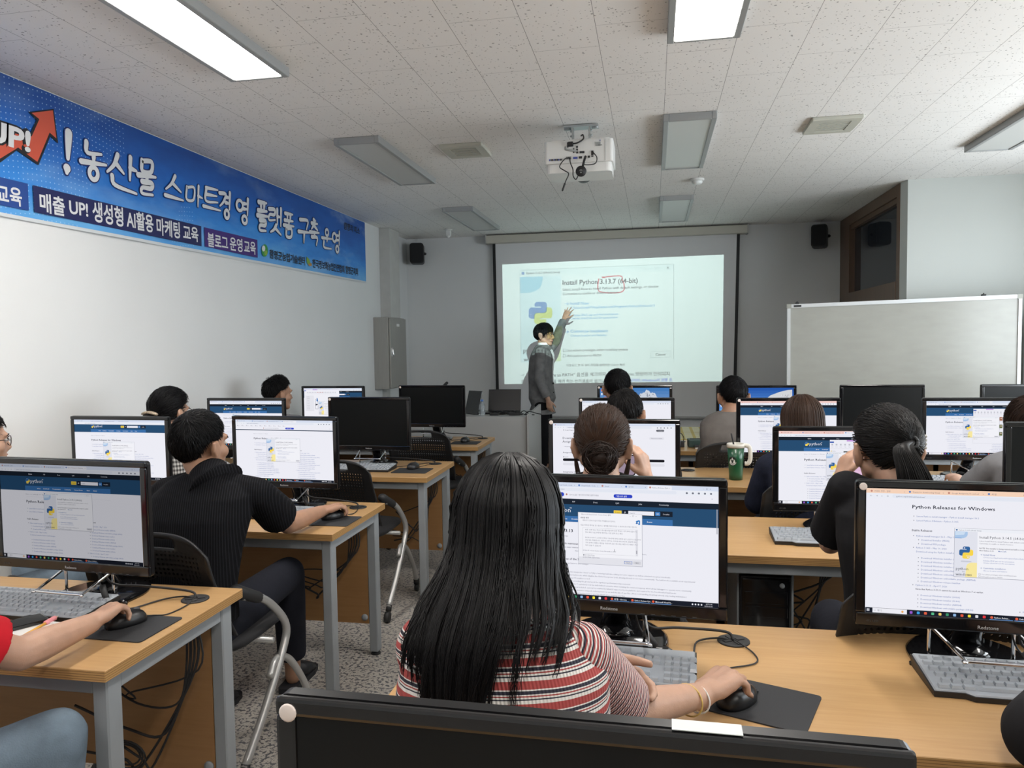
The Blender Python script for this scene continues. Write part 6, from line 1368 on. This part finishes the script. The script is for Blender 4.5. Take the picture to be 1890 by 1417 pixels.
# cable tangles under desks
def tangle(label, pts_list, r=.0035):
    b = MB()
    for pts in pts_list: b.sweep(bez(pts, 6), r, 7)
    return b
def bundle(x0, y, label, seed, x1=None):
    r = random.Random(seed); t = thing('cable_bundle', label, 'cables', (x0, y, 0)); x1 = x1 if x1 is not None else x0-.45
    for k in range(5):
        b = MB(); dx = (x1-x0)*r.uniform(.6, 1.0); zl = r.uniform(.22, .45); pts = [(.0+.008*k, .0, DH-.035), (.0+.01*k, -.01, .52), (-.03-.04*k, -.02, zl), (dx*.5, -.03, zl*.9+.04), (dx, -.02, zl+r.uniform(-.05, .12))]
        b.sweep(bez(pts, 6), r.uniform(.0028, .0045), 7); b.build('cable', M_foot, t)
    if seed % 2:
        for j in range(3):
            b = MB(); R_ = .045+.012*j; b.sweep([(dx*.6+R_*math.cos(k*PI/10), -.03-.004*j, .25+R_*.7*math.sin(k*PI/10)) for k in range(21)], .003, 6); b.build('cable_loop', M_foot, t)
    return t
bundle(-1.375, LY[0]+.46, 'black cables hanging and coiled under the nearest left desk', 1, -1.85)
bundle(-1.40, LY[1]+.46, 'black cables hanging under the desk of the man in black', 2, -1.80)
bundle(-1.40, LY[2]+.46, 'black cables hanging under the third left desk', 4, -1.75)
bundle(-1.38, LY[3]+.46, 'black cables hanging under the farthest left desk', 6, -1.6)
bundle(.66, RY[1]+.46, 'black cables looping beside the computer tower under the right desk', 3, .50)
# notebook, phone and pencil by the red sleeve
c = atZ(112, 1160, DH+.008); R_ = Matrix.Rotation(math.radians(8), 4, 'Z')
t = thing('notepad', 'small white notepad under the forearm of the person in red', 'notepad', V((-1.63, 1.672, DH+.0005)), math.radians(-3))
b = MB(); b.box((-.10, -.075, 0), (.075, .066, .011), bev=.002, seg=1); b.build('pages', mat('white_paper', (.72, .71, .68), .7), t)
b = MB(); b.box((-.10, .052, .0112), (.075, .066, .0125)); b.build('binding', mat('white_binding', (.66, .66, .64), .6), t)
t = phone('smartphone lying dark on the notepad in front of the grey keyboard', V((-1.700, 1.690, DH+.0165)), Matrix.Rotation(math.radians(60), 4, 'Z'), M_offscr)
t = thing('pencil', 'yellow pencil with a pink ribbed grip on the notepad', 'pencil', atZ(70, 1158, DH+.0155), math.radians(0)); q0, q1 = atZ(42, 1174, DH+.0155), atZ(98, 1142, DH+.0155); t.rotation_euler.z = math.atan2(q1.y-q0.y, q1.x-q0.x)
b = MB(); b.sweep([(-.085, 0, 0), (.075, 0, .0)], .0036, 6); b.build('barrel', mat('pencil_yellow', (.70, .36, .05), .4), t)
b = MB(); b.sweep([(.075, 0, 0), (.086, 0, 0)], [.0036, .0006], 6); b.build('tip', mat('bare_wood', (.6, .42, .28), .6), t)
b = MB(); b.sweep([(.030+.004*k, 0, 0) for k in range(11)], [.0062 if k % 2 else .0070 for k in range(11)], 10); b.build('grip', mat('pink_rubber', (.80, .30, .32), .5), t)
# ================================================================ LECTERN COUNTER AND WHAT STANDS ON IT
M_ctr = mat('pale_grey_laminate', (.42, .42, .41), .45)
t = thing('lectern_counter', 'pale grey lectern counter with a raised side panel, beside the lecturer', 'lectern', (-1.19, 7.0, 0))
b = MB(); b.box((-.95, 0, .001), (-.002, .02, .775), bev=.002, seg=1); b.build('front_panel', M_ctr, t)
b = MB(); b.box((-.95, .021, .755), (-.002, .70, .775), bev=.002, seg=1); b.build('countertop', M_ctr, t)
b = MB(); b.add([(.0, -.02, .001), (.0, .76, .001), (.0, .76, .835), (.0, .0, .795), (.0, -.02, .79), (.022, -.02, .001), (.022, .76, .001), (.022, .76, .835), (.022, .0, .795), (.022, -.02, .79)], [(4,3,2,1,0), (5,6,7,8,9), (0,1,6,5), (1,2,7,6), (2,3,8,7), (3,4,9,8), (4,0,5,9)], 0, False); b.build('side_panel', M_ctr, t)
b = MB(); b.box((-.95, .021, .001), (-.93, .70, .754)); b.build('end_panel', M_ctr, t)
b = MB(); b.box((-.004, -.024, .001), (.0015, -.018, .792)); b.build('edge_strip', mat('brown_edge_strip', (.09, .065, .05), .5), t)
CT = .776
t = thing('laptop', 'open black laptop on the lectern counter, its lid towards the room', 'laptop', (-1.50, 7.36, CT), math.radians(180+2))
b = MB(); b.box((-.168, -.115, .001), (.168, .115, .016), bev=.004); b.build('base', M_frame, t)
b = MB(); b.box((-.168, 0, 0), (.168, .008, .225), bev=.003); l_ = b.build('lid', M_frame, t); l_.location = (0, -.118, .012); l_.rotation_euler = (math.radians(14), 0, 0)
p = atY(868, 767, 7.22)
t = thing('tablet', 'black tablet standing tilted on the counter left of the laptop', 'tablet', (p.x+.01, 7.22, CT), math.radians(-35))
b = MB(); b.box((-.10, -.004, 0), (.10, .004, .24), bev=.003); s_ = b.build('body', M_gloss, t); s_.rotation_euler = (math.radians(-16), 0, 0); s_.location = (0, 0, .002)
b = MB(); b.box((-.06, .0, .001), (.06, .10, .006)); b.build('stand', M_foot, t)
p = atY(890, 766, 7.16)
M_pet = mat('clear_plastic_bottle', (.80, .86, .90), .06, trans=.85)
t = thing('water_bottle', 'small clear water bottle with blue cap beside the laptop', 'bottle', (p.x, 7.16, CT))
b = MB(); b.lathe([(.028, .001), (.030, .01), (.030, .05), (.028, .056), (.030, .062), (.030, .10), (.012, .13), (.012, .138)], n=18); b.build('bottle_body', M_pet, t)
b = MB(); b.lathe([(.0145, .137), (.0145, .152), (.012, .154)], n=18); b.build('cap', mat('blue_cap', (.12, .25, .62), .4), t)
t = thing('gooseneck_microphone', 'black gooseneck microphone behind the far left switched-off monitor', 'microphone', (-2.02, 7.35, CT))
p1 = atY(818, 713, 7.35) - V((-2.02, 7.35, CT)); p2 = atY(823, 707, 7.35) - V((-2.02, 7.35, CT))
b = MB(); b.lathe([(.05, .001), (.05, .02), (.02, .026)]); b.build('base', M_foot, t)
b = MB(); b.sweep(bez([(0, 0, .02), (-.005, 0, .16), (p1.x-.02, 0, p1.z-.05), tuple(p1)], 6), .005, 8); b.build('gooseneck', M_foot, t)
b = MB(); b.cap(p1, .013, p2 + V((.01, 0, .002)), .015); b.build('capsule', M_foot, t)
def clutter(label, pts, cat, nm):
    b = MB()
    for q in pts: b.sweep(bez(q, 5), .0045, 7)
    return tag(b.build(nm, M_foot), label, cat)
r = random.Random(2)
t = thing('adapter_cables', 'tangle of black adapters and cables before the laptop on the counter', 'cables', (-1.45, 7.20, CT))
for k in range(7):
    b = MB(); x = -.15+.06*k; b.sweep(bez([(x, r.uniform(-.04, .03), .006), (x+.05, r.uniform(-.08, .04), .03+.02*r.random()), (x+.11, r.uniform(-.05, .05), .008), (x+.16, r.uniform(-.06, .03), .006)], 6), .0045, 7); b.build('cable', M_foot, t)
b = MB(); b.box((-.13, -.09, .001), (-.04, -.03, .022), bev=.004); b.build('adapter', M_foot, t)
b = MB(); b.box((.06, -.08, .001), (.17, -.02, .03), bev=.004); b.build('adapter', M_foot, t)
# ================================================================ WHITEBOARDS
g = NT('used_whiteboard'); o = g.obj(); a = g.noise(g.scale(o, (1, 1, 1)), 2.2, 4, .6); b_ = g.noise(g.scale(o, (2, 1, 6)), 3.0, 2)
g.col(g.mix(g.math('MULTIPLY', a, b_), (.385, .385, .35), (.27, .267, .243))); g.rough(.2); M_wb = g.m
M_wbf = mat('whiteboard_aluminium', (.60, .62, .63), .35, .3); M_gc = mat('grey_corner', (.34, .34, .30), .5)
A, B_ = atY(1453, 562, 6.58), atY(1886, 543, 6.46); Ldir = (B_-A); Lw = Ldir.length
t = thing('whiteboard', 'large wheeled whiteboard with faint smudges standing before the door', 'whiteboard', (A.x, A.y, 0)); rz_ = math.atan2(Ldir.y, Ldir.x); t.rotation_euler = (0, 0, rz_)
ztop, tilt = A.z, (B_.z-A.z)/Lw; Hb = .92
def wz(x, z): return z + tilt*x
def wbox(x0, x1, z0, z1, y0, y1, m_, nm):
    b = MB(); b.add([(x, y, wz(x, z)) for z in (z0, z1) for x, y in ((x0, y0), (x1, y0), (x1, y1), (x0, y1))], [(0,3,2,1), (4,5,6,7), (0,1,5,4), (1,2,6,5), (2,3,7,6), (3,0,4,7)], 0, False); return b.build(nm, m_, t)
wbox(.02, Lw-.02, ztop-Hb+.02, ztop-.028, -.002, .010, M_wb, 'writing_surface')
wbox(.03, Lw-.03, ztop-.030, ztop, -.012, .022, M_wbf, 'frame_rail'); wbox(.03, Lw-.03, ztop-Hb, ztop-Hb+.03, -.012, .022, M_wbf, 'frame_rail')
wbox(0, .026, ztop-Hb+.03, ztop-.03, -.012, .022, M_wbf, 'frame_stile'); wbox(Lw-.024, Lw, ztop-Hb+.03, ztop-.03, -.012, .022, M_wbf, 'frame_stile')
for x in (-.004, Lw-.032): wbox(x, x+.036, ztop-.034, ztop+.003, -.014, .024, M_gc, 'corner_cap')
wbox(.05, .11, ztop-.024, ztop-.008, -.0132, -.0122, M_foot, 'maker_plate')
for x in (.12, Lw-.16):
    b = MB(); b.box((x-.02, -.006, wz(x, ztop-Hb)-.82), (x+.02, .018, wz(x, ztop-Hb)), bev=.004); b.build('leg', M_wbf, t)
    b = MB(); b.box((x-.02, -.24, .0004), (x+.02, .20, .05), bev=.006); b.build('foot', M_wbf, t)
for k, (px, py) in enumerate(((1474, 559), (1816, 542))):
    p = atY(px, py, 6.52 if k == 0 else 6.48); q = MB(); q.box((-.013, -.012, .0), (.013, .026, .014), bev=.004); q.cap((0, .008, .014), .006, (0, .008, .020), .004, 8)
    x_ = .06 if k == 0 else 1.42
    x_ = (p.x-A.x)/Ldir.x*Lw; pos = t.matrix_basis @ V((x_, 0, 0)); pos = V((A.x + math.cos(rz_)*x_, A.y + math.sin(rz_)*x_, wz(x_, ztop)+.0008))
    o_ = tag(q.build('board_clip', M_foot), ('black clip on the top rail of the whiteboard, near its left corner', 'black clip on the top rail of the whiteboard, near its right end')[k], 'clip', 'clips on the whiteboard'); o_.location = pos
p = atY(1890, 548, 6.44)
t = thing('whiteboard', 'second whiteboard whose pale edge shows at the right border of the picture', 'whiteboard', (p.x+.015, 6.44, 0))
b = MB(); b.box((.02, 0, .88), (1.0, .012, 1.78)); b.build('writing_surface', M_wb, t)
b = MB(); b.box((0, -.01, .86), (.024, .022, 1.80), bev=.003); b.build('frame_stile', M_wbf, t); b = MB(); b.box((.024, -.01, 1.775), (1.0, .022, 1.80), bev=.003); b.build('frame_rail', M_wbf, t)
b = MB(); b.box((.06, -.01, .0005), (.10, .02, .88), bev=.004); b.build('leg', M_wbf, t); b = MB(); b.box((.94, -.01, .0005), (.98, .02, .88), bev=.004); b.build('leg', M_wbf, t)
# ================================================================ FAR TABLE WITH PLAID CLOTH, BOXES ON THE FAR DESK
g = NT('yellow_plaid_cloth'); o = g.obj(); x, y, z = g.xyz(o); u = g.math('LESS_THAN', g.math('FRACT', g.math('DIVIDE', x, .085)), .28); v_ = g.math('LESS_THAN', g.math('FRACT', g.math('DIVIDE', g.math('ADD', y, z), .085)), .22)
g.col(g.ramp(g.math('DIVIDE', g.math('ADD', u, v_), 2.0), [(0, (.55, .55, .40)), (.3, (.46, .38, .12)), (.8, (.38, .27, .05))], 'CONSTANT')); g.rough(.8); M_pld = g.m
t = thing('low_table', 'low table under a yellow plaid cloth in front of the screen wall', 'table', (.65, 6.45, 0))
b = MB(); b.box((-.5, -.42, .67), (.5, .42, .70)); b.build('tabletop', M_ctr, t)
for sx in (-1, 1):
    for sy in (-1, 1): b = MB(); b.box((sx*.45-.02, sy*.38-.02, .0005), (sx*.45+.02, sy*.38+.02, .669)); b.build('leg', M_leg, t)
b = MB(); n = 30; vs = []
for k in range(n+1):
    x = -.52+1.04*k/n
    for y, z in ((-.445+.008*math.sin(k*1.3), .50), (-.44, .702), (-.42, .7035), (.42, .7035), (.44, .70), (.445, .52)): vs.append((x, y, z))
b.add(vs, [(i*6+j, (i+1)*6+j, (i+1)*6+j+1, i*6+j+1) for i in range(n) for j in range(5)]); cl_ = b.build('tablecloth', M_pld); cl_.location = (.65, 6.45, 0); tag(cl_, 'yellow and white plaid cloth spread over the low table', 'tablecloth')
p = atY(1303, 789, 6.3)
t = thing('paper_cup', 'small white cup with dark lid standing on the plaid cloth', 'cup', (p.x, 6.3, .7045)); b = MB(); b.lathe([(.022, .0), (.028, .07)], n=18); b.build('cup_body', M_white, t); b = MB(); b.lathe([(.029, .0705), (.029, .078), (.02, .082)], n=18); b.build('lid', M_foot, t)
p = atY(1312, 785, 6.4); b = MB(); b.ell((0, 0, .045), (.075, .05, .044)); b.sweep([(-.05, 0, .082), (-.03, 0, .105), (.03, 0, .105), (.05, 0, .082)], .006, 8)
bag = tag(b.build('handbag', mat('maroon_leather', (.085, .022, .018), .5)), 'reddish-brown bag on the plaid table behind the grey-shirted man', 'bag'); bag.location = (p.x+.02, 6.4, .7045)
t = thing('tissue_box', 'dark green box lying on far desk between the snowy and the blue monitor', 'box', (.30, 5.46, DH+.0008), math.radians(4)); b = MB(); b.box((-.06, -.05, 0), (.06, .05, .055), bev=.006); b.build('box_body', mat('dark_green_card', (.022, .045, .038), .5), t); b = MB(); b.box((-.045, -.006, .0555), (.045, .006, .058)); b.build('slot', M_foot, t)
t = thing('phone_holder', 'white and black card holder before the dark green box on far desk', 'box', (.33, 5.36, DH+.0008)); b = MB(); b.box((-.045, -.03, 0), (.045, .03, .012), bev=.003); b.build('tray', M_white, t); b = MB(); b.box((-.05, -.034, .0125), (.05, .034, .022), bev=.003); b.build('lid', M_foot, t)
t = thing('webcam', 'black box with a cable hoop on the far desk, left of the dark green box', 'webcam', (.165, 5.44, DH+.0008)); b = MB(); b.box((-.05, -.03, 0), (.05, .03, .042), bev=.006); b.build('housing', M_foot, t); b = MB(); b.sweep(bez([(-.05, 0, .04), (-.03, 0, .085), (.02, 0, .10), (.045, 0, .07), (.045, 0, .04)], 5), .003, 7); b.build('hoop', M_foot, t)
# white label stuck on the top edge of the nearest monitor: a part of that monitor
for o_ in list(bpy.data.objects):
    if o_.get('label', '').startswith('large-looking black switched-off'):
        Mi = (Matrix.Translation(o_.location) @ Matrix.Rotation(o_.rotation_euler.z, 4, 'Z')).inverted(); zt = MZ+MH-.002
        xa = (Mi @ atY(1240, 1352, .612)).x; xb = (Mi @ atY(1372, 1370, .612)).x
        b = MB(); b.box((xa, -.001, zt+.0002), (xb, .0165, zt+.0009)); lb = b.build('paper_label', mat('white_label', (.48, .50, .49), .5), o_); lb['label'] = 'white paper strip on the top edge'
# ================================================================ BLUE BANNER ON THE LEFT WALL
g = NT('printed_blue_sky_banner'); o = g.obj(); x, y, z = g.xyz(o)
zz = g.math('DIVIDE', g.math('SUBTRACT', z, 2.12), 0.68); cl = g.noise(g.scale(o, (1, .8, 2.2)), 1.9, 5, .55); cl2 = g.noise(g.scale(o, (1, .5, 1.6)), 3.1, 4, .6)
h = g.math('ADD', g.math('MULTIPLY', g.math('SUBTRACT', 1.0, zz), .55), g.math('MULTIPLY', cl2, .45))
c1 = g.ramp(h, [(.12, (.006, .050, .24)), (.42, (.010, .115, .46)), (.62, (.030, .230, .66)), (.85, (.15, .44, .78))])
endl = g.ramp(g.math('DIVIDE', g.math('SUBTRACT', y, 5.6), 2.2), [(0, (0, 0, 0)), (1, (.55, .55, .55))])
cf = g.math('MULTIPLY', g.ramp(cl, [(.52, (0, 0, 0)), (.74, (1, 1, 1))]), g.math('ADD', g.math('MULTIPLY', endl, .8), .22))
c2 = g.mix(cf, c1, (.46, .62, .76))
du = g.math('SUBTRACT', g.math('FRACT', g.math('DIVIDE', y, .028)), .5); dv = g.math('SUBTRACT', g.math('FRACT', g.math('DIVIDE', g.math('ADD', z, g.math('MULTIPLY', g.math('SINE', g.math('MULTIPLY', y, 5.0)), .03)), .028)), .5)
dot = g.math('LESS_THAN', g.math('ADD', g.math('MULTIPLY', du, du), g.math('MULTIPLY', dv, dv)), .012); dm = g.math('MULTIPLY', dot, g.math('GREATER_THAN', g.noise(o, 1.1, 2), .50))
c3 = g.mix(g.math('MULTIPLY', g.math('MULTIPLY', dm, g.math('LESS_THAN', y, 4.6)), .55), c2, (.55, .72, .9))
edge = g.math('LESS_THAN', g.math('SUBTRACT', z, g.math('ADD', 2.090, g.math('MULTIPLY', y, .0078))), .020); g.col(g.mix(edge, c3, (.60, .63, .65))); g.rough(.5); M_ban = g.m
BX = -3.038
def banner_print_mat(n, c): return mat('banner_print_' + n, c, .5)
PM = [M_ban, banner_print_mat('white', (.66, .67, .68)), banner_print_mat('navy', (.010, .014, .085)), banner_print_mat('outline', (.012, .018, .12)), banner_print_mat('purple', (.045, .015, .16)), banner_print_mat('orange', (.56, .085, .045)), banner_print_mat('black', (.008, .008, .012)), banner_print_mat('green', (.03, .25, .05)), banner_print_mat('leaf', (.20, .36, .05)), banner_print_mat('tan', (.42, .22, .05)), banner_print_mat('midblue', (.012, .055, .25))]
b = MB(); Y0, Y1 = 0.5, 7.66; ny, nz_ = 60, 6; vs = []
for i in range(ny+1):
    yy = Y0+(Y1-Y0)*i/ny; zb = 2.092+.0078*yy; zt = 2.797
    for j in range(nz_+1):
        q = j/nz_; vs.append((BX + .004*math.sin(yy*2.1)*(1-q)*.6 + .003*math.sin(yy*7)*(1-q)**2 - .002, yy, zb+(zt-zb)*q))
b.add(vs, [(i*(nz_+1)+j, (i+1)*(nz_+1)+j, (i+1)*(nz_+1)+j+1, i*(nz_+1)+j+1) for i in range(ny) for j in range(nz_)])
LAY = [0]
def KX(k): LAY[0] += 1; return BX + .0040 + .0004*k + .000004*(LAY[0] % 60)
def W3_(px, py, k): p = atX(px, py, BX); return V((BX + .0040 + .0004*k, p.y, p.z))
def bpoly(pts, mi, k):
    b.add([W3_(px, py, k) for px, py in pts], tri_fill(pts) if len(pts) > 4 else [tuple(range(len(pts)))], mi, False)
def ribbon(pts, wid, mi, k):   # wall points (y,z), one width each; rounded ends
    P = [V((p[0], p[1], 0)) for p in pts]; n = len(P); vs = []
    for i in range(n):
        t_ = (P[min(i+1, n-1)]-P[max(i-1, 0)]); t_ = t_.normalized() if t_.length > 1e-9 else V((1, 0, 0)); nn = V((-t_.y, t_.x, 0)); vs += [P[i]+nn*wid[i], P[i]-nn*wid[i]]
    kx = KX(k); b.add([(kx, p.x, p.y) for p in vs], [(2*i, 2*i+1, 2*i+3, 2*i+2) for i in range(n-1)], mi, False)
    for i in (0, n-1):   # rounded ends as half discs
        t_ = (P[1]-P[0] if i == 0 else P[-2]-P[-1]); a0 = math.atan2(t_.y, t_.x)+PI/2; m_ = 6; kx = KX(k)
        b.add([(kx, P[i].x+wid[i]*math.cos(a0+PI*q/m_), P[i].y+wid[i]*math.sin(a0+PI*q/m_)) for q in range(m_+1)], [tuple(range(m_+1))], mi, False)
cir = lambda cx, cy, r: [(cx+r*math.cos(2.2+2*PI*k/12), cy+r*1.05*math.sin(2.2+2*PI*k/12)) for k in range(13)]
PH = [[(.12, .95), (.88, .97)], [(.34, .95), (.36, .70)], [(.66, .95), (.62, .70)], [(.08, .67), (.92, .70)]]
RL = [[(.25, .36), (.76, .37), (.73, .22), (.27, .19), (.25, .03), (.82, .05)]]
BR = {'농': [[(.22, 1.0), (.26, .72), (.80, .76)], [(.50, .66), (.50, .48)], [(.02, .44), (.98, .50)], cir(.50, .19, .16)],
 '산': [[(.36, .98), (.24, .68), (.02, .44)], [(.30, .74), (.56, .50)], [(.78, 1.0), (.76, .36)], [(.77, .70), (.98, .66)], [(.18, .36), (.28, .12), (.98, .02)]],
 '물': [[(.24, .96), (.26, .66), (.72, .68), (.76, .97), (.24, .94)], [(.03, .52), (.97, .57)], [(.5, .52), (.5, .40)]] + RL,
 '스': [[(.55, .98), (.36, .66), (.06, .40)], [(.42, .68), (.86, .42)], [(.02, .16), (.98, .12)]], '마': [[(.12, .84), (.10, .24), (.50, .28), (.54, .86), (.12, .80)], [(.80, 1.0), (.76, .0)], [(.77, .52), (1.02, .46)]],
 '트': [[(.15, .94), (.88, .96)], [(.16, .66), (.82, .68)], [(.17, .94), (.14, .38), (.88, .42)], [(-.02, .12), (1.05, .10)]], '경': [[(.05, .92), (.50, .92), (.34, .62), (.08, .42)], [(.80, 1.02), (.77, .36)], [(.54, .82), (.77, .82)], [(.50, .60), (.77, .60)], cir(.58, .16, .15)],
 '영': [cir(.26, .68, .20), [(.80, 1.02), (.77, .34)], [(.52, .80), (.77, .82)], [(.50, .58), (.77, .60)], cir(.58, .14, .15)], '플': PH + [[(.0, .50), (1.0, .54)]] + RL, '랫': [[(.03, .92), (.42, .94), (.40, .74), (.07, .70), (.04, .48), (.46, .54)], [(.60, .98), (.60, .38)], [(.60, .70), (.80, .70)], [(.86, 1.04), (.84, .34)], [(.52, .34), (.36, .14), (.14, .02)], [(.46, .22), (.86, .0)]],
 '폼': PH + [[(.5, .64), (.5, .52)], [(.0, .46), (1.0, .50)], [(.26, .36), (.27, .04), (.73, .06), (.76, .37), (.26, .34)]], '구': [[(.12, .90), (.84, .92), (.72, .56)], [(-.02, .40), (1.02, .46)], [(.52, .42), (.48, .0)]],
 '축': [[(.40, 1.02), (.62, .98)], [(.18, .86), (.82, .88)], [(.50, .86), (.18, .62)], [(.50, .76), (.84, .62)], [(.0, .48), (1.0, .53)], [(.5, .50), (.5, .36)], [(.20, .30), (.80, .31), (.70, .0)]], '운': [cir(.50, .80, .15), [(.0, .48), (1.0, .54)], [(.52, .50), (.50, .34)], [(.20, .32), (.22, .04), (.95, .04)]],
 '!': [[(.62, 1.0), (.55, .40)], [(.46, .16), (.44, .06)]]}
HEAD = [('!', 306, 358, 385, 610), ('농', 398, 528, 430, 645), ('산', 528, 680, 485, 700), ('물', 682, 775, 515, 715), ('스', 818, 912, 592, 745), ('마', 918, 1004, 640, 765), ('트', 1012, 1092, 655, 790), ('경', 1088, 1156, 680, 825), ('영', 1172, 1248, 710, 850), ('플', 1280, 1332, 727, 890), ('랫', 1336, 1408, 760, 903), ('폼', 1412, 1462, 785, 920), ('구', 1486, 1540, 810, 945), ('축', 1542, 1588, 822, 955), ('운', 1602, 1652, 862, 975), ('영', 1652, 1698, 878, 990)]
for ch, x0, x1, y0, y1 in HEAD:
    x0, x1, y0, y1 = x0/2.7, x1/2.7, 100+y0/2.7, 100+y1/2.7; sl = .25*(x1-x0)
    def cp(u, v):
        px = x0+(x1-x0)*u; py = y1 - sl*(1-u) - v*(y1-y0-sl); p = atX(px, py, BX); return p.y, p.z
    Hh = abs(cp(0, 1)[1]-cp(0, 0)[1]); wd = Hh*(.068 if ch != '!' else .095)
    for st in BR[ch]:
        pts = [cp(*q) for q in st]; pts = [(p.x, p.y) for p in bez([(a, c, 0) for a, c in pts], 5)] if len(pts) > 2 else [(pts[0][0]+(pts[1][0]-pts[0][0])*k/6, pts[0][1]+(pts[1][1]-pts[0][1])*k/6) for k in range(7)]
        n = len(pts); closed = abs(st[0][0]-st[-1][0]) < .05 and len(st) > 4
        w_ = [wd*(1.0 if closed else (1.18 - .62*(i/(n-1))**1.4)) for i in range(n)]
        ribbon(pts, [q+Hh*.030 for q in w_], 3, 1); ribbon(pts, w_, 1, 2)
# coloured boxes
C7 = lambda x, y: (x/2.7, 100+y/2.7)
bpoly([C7(160, 652), C7(1000, 857), C7(1002, 957), C7(168, 787)], 2, 1); bpoly([C7(1015, 862), C7(1280, 925), C7(1282, 1014), C7(1018, 958)], 4, 1); bpoly([C7(-160, 575), C7(135, 645), C7(140, 780), C7(-160, 720)], 10, 1)
def btext(txt, a, c, h, mi, bold=0.0, k=3, ital=0.0):
    """text on the wall between two photo points of its base line, letter height h in metres at its left end"""
    v, f, bb = glyphs(txt, bold, 3); A, B_ = atX(*a, BX), atX(*c, BX); W = bb[2]-bb[0]; hh = .80; kx = KX(k)
    b.add([(kx, A.y+(B_.y-A.y)*(x-bb[0])/W + ital*y*h, A.z+(B_.z-A.z)*(x-bb[0])/W + (y/hh)*h) for x, y in v], f, mi, False)
hz = lambda a, c: abs(atX(*a, BX).z - atX(*c, BX).z)
for txt, xa, ya, xb, yb, hp in (('매출', 195, 775, 320, 800, 82), ('UP!', 342, 792, 436, 808, 72), ('생성형', 458, 823, 612, 852, 86), ('AI활용', 628, 856, 762, 882, 78), ('마케팅', 778, 890, 894, 912, 72), ('교육', 910, 916, 986, 930, 64)):
    btext(txt, C7(xa, ya), C7(xb, yb), hz(C7(xa, ya), C7(xa, ya-hp)), 1, .022)
for txt, xa, ya, xb, yb, hp in (('블로그', 1032, 950, 1134, 970, 60), ('운영', 1143, 970, 1206, 981, 58), ('교육', 1214, 983, 1272, 993, 55)): btext(txt, C7(xa, ya), C7(xb, yb), hz(C7(xa, ya), C7(xa, ya-hp)), 1, .02)
btext('교육', C7(-22, 728), C7(106, 752), hz(C7(0, 735), C7(0, 655)), 1, .022)
btext('함평군농업기술센터', C7(1342, 1012), C7(1518, 1048), hz(C7(1342, 1012), C7(1342, 974)), 6, .020); btext('한국정보화농업인연합회 함평군지회', C7(1556, 1058), C7(1782, 1100), hz(C7(1556, 1058), C7(1556, 1022)), 6, .020)
btext('함평의 미소', C7(1712, 868), C7(1790, 896), hz(C7(1712, 870), C7(1712, 838)), 6, .012, 3, .25)
# round green swirl and leaf emblems
def bdisc(cx, cy, rx, ry, mi, k, a0=0, a1=2*PI): bpoly([C7(cx+rx*math.cos(a0+(a1-a0)*i/18), cy+ry*math.sin(a0+(a1-a0)*i/18)) for i in range(18)], mi, k)
bdisc(1317, 978, 16, 31, 7, 1); bdisc(1311, 968, 8, 15, 1, 2); bdisc(1322, 990, 8, 13, 8, 3)
bpoly([C7(1527, 1008), C7(1538, 1020), C7(1545, 1040), C7(1542, 1050), C7(1530, 1044), C7(1525, 1026)], 8, 1); bpoly([C7(1542, 1040), C7(1551, 1042), C7(1552, 1054), C7(1540, 1056), C7(1532, 1046)], 9, 2)
# red arrow with the word UP!
C3 = lambda x, y: (x/3.373, y/3.373)
ar = [(-260, 960), (-120, 870), (30, 1000), (95, 925), (180, 975), (240, 840), (205, 745), (175, 700), (330, 680), (358, 892), (312, 845), (235, 1028), (100, 938), (0, 1008), (-120, 1040)]
bpoly([C3(*p) for p in ((175, 697), (330, 678), (358, 893), (310, 848), (235, 1028), (100, 936), (0, 1010), (-120, 1050), (-120, 940), (90, 780), (185, 830), (224, 748))], 6, 1)
bpoly([C3(*p) for p in ((192, 703), (324, 687), (346, 862), (304, 825), (228, 1008), (108, 918), (0, 985), (-112, 1020), (-112, 955), (95, 800), (192, 850), (240, 742))], 5, 2)
for k, (bo, mi) in enumerate(((.10, 6), (.035, 1))):
    btext('UP!', C3(-105, 860), C3(185, 945), hz(C3(0, 890), C3(0, 745)), mi, bo, 3+k, .10)
ban = tag(b.build('banner', PM), 'long blue printed banner with white Korean brush lettering under the ceiling, left wall', 'banner')
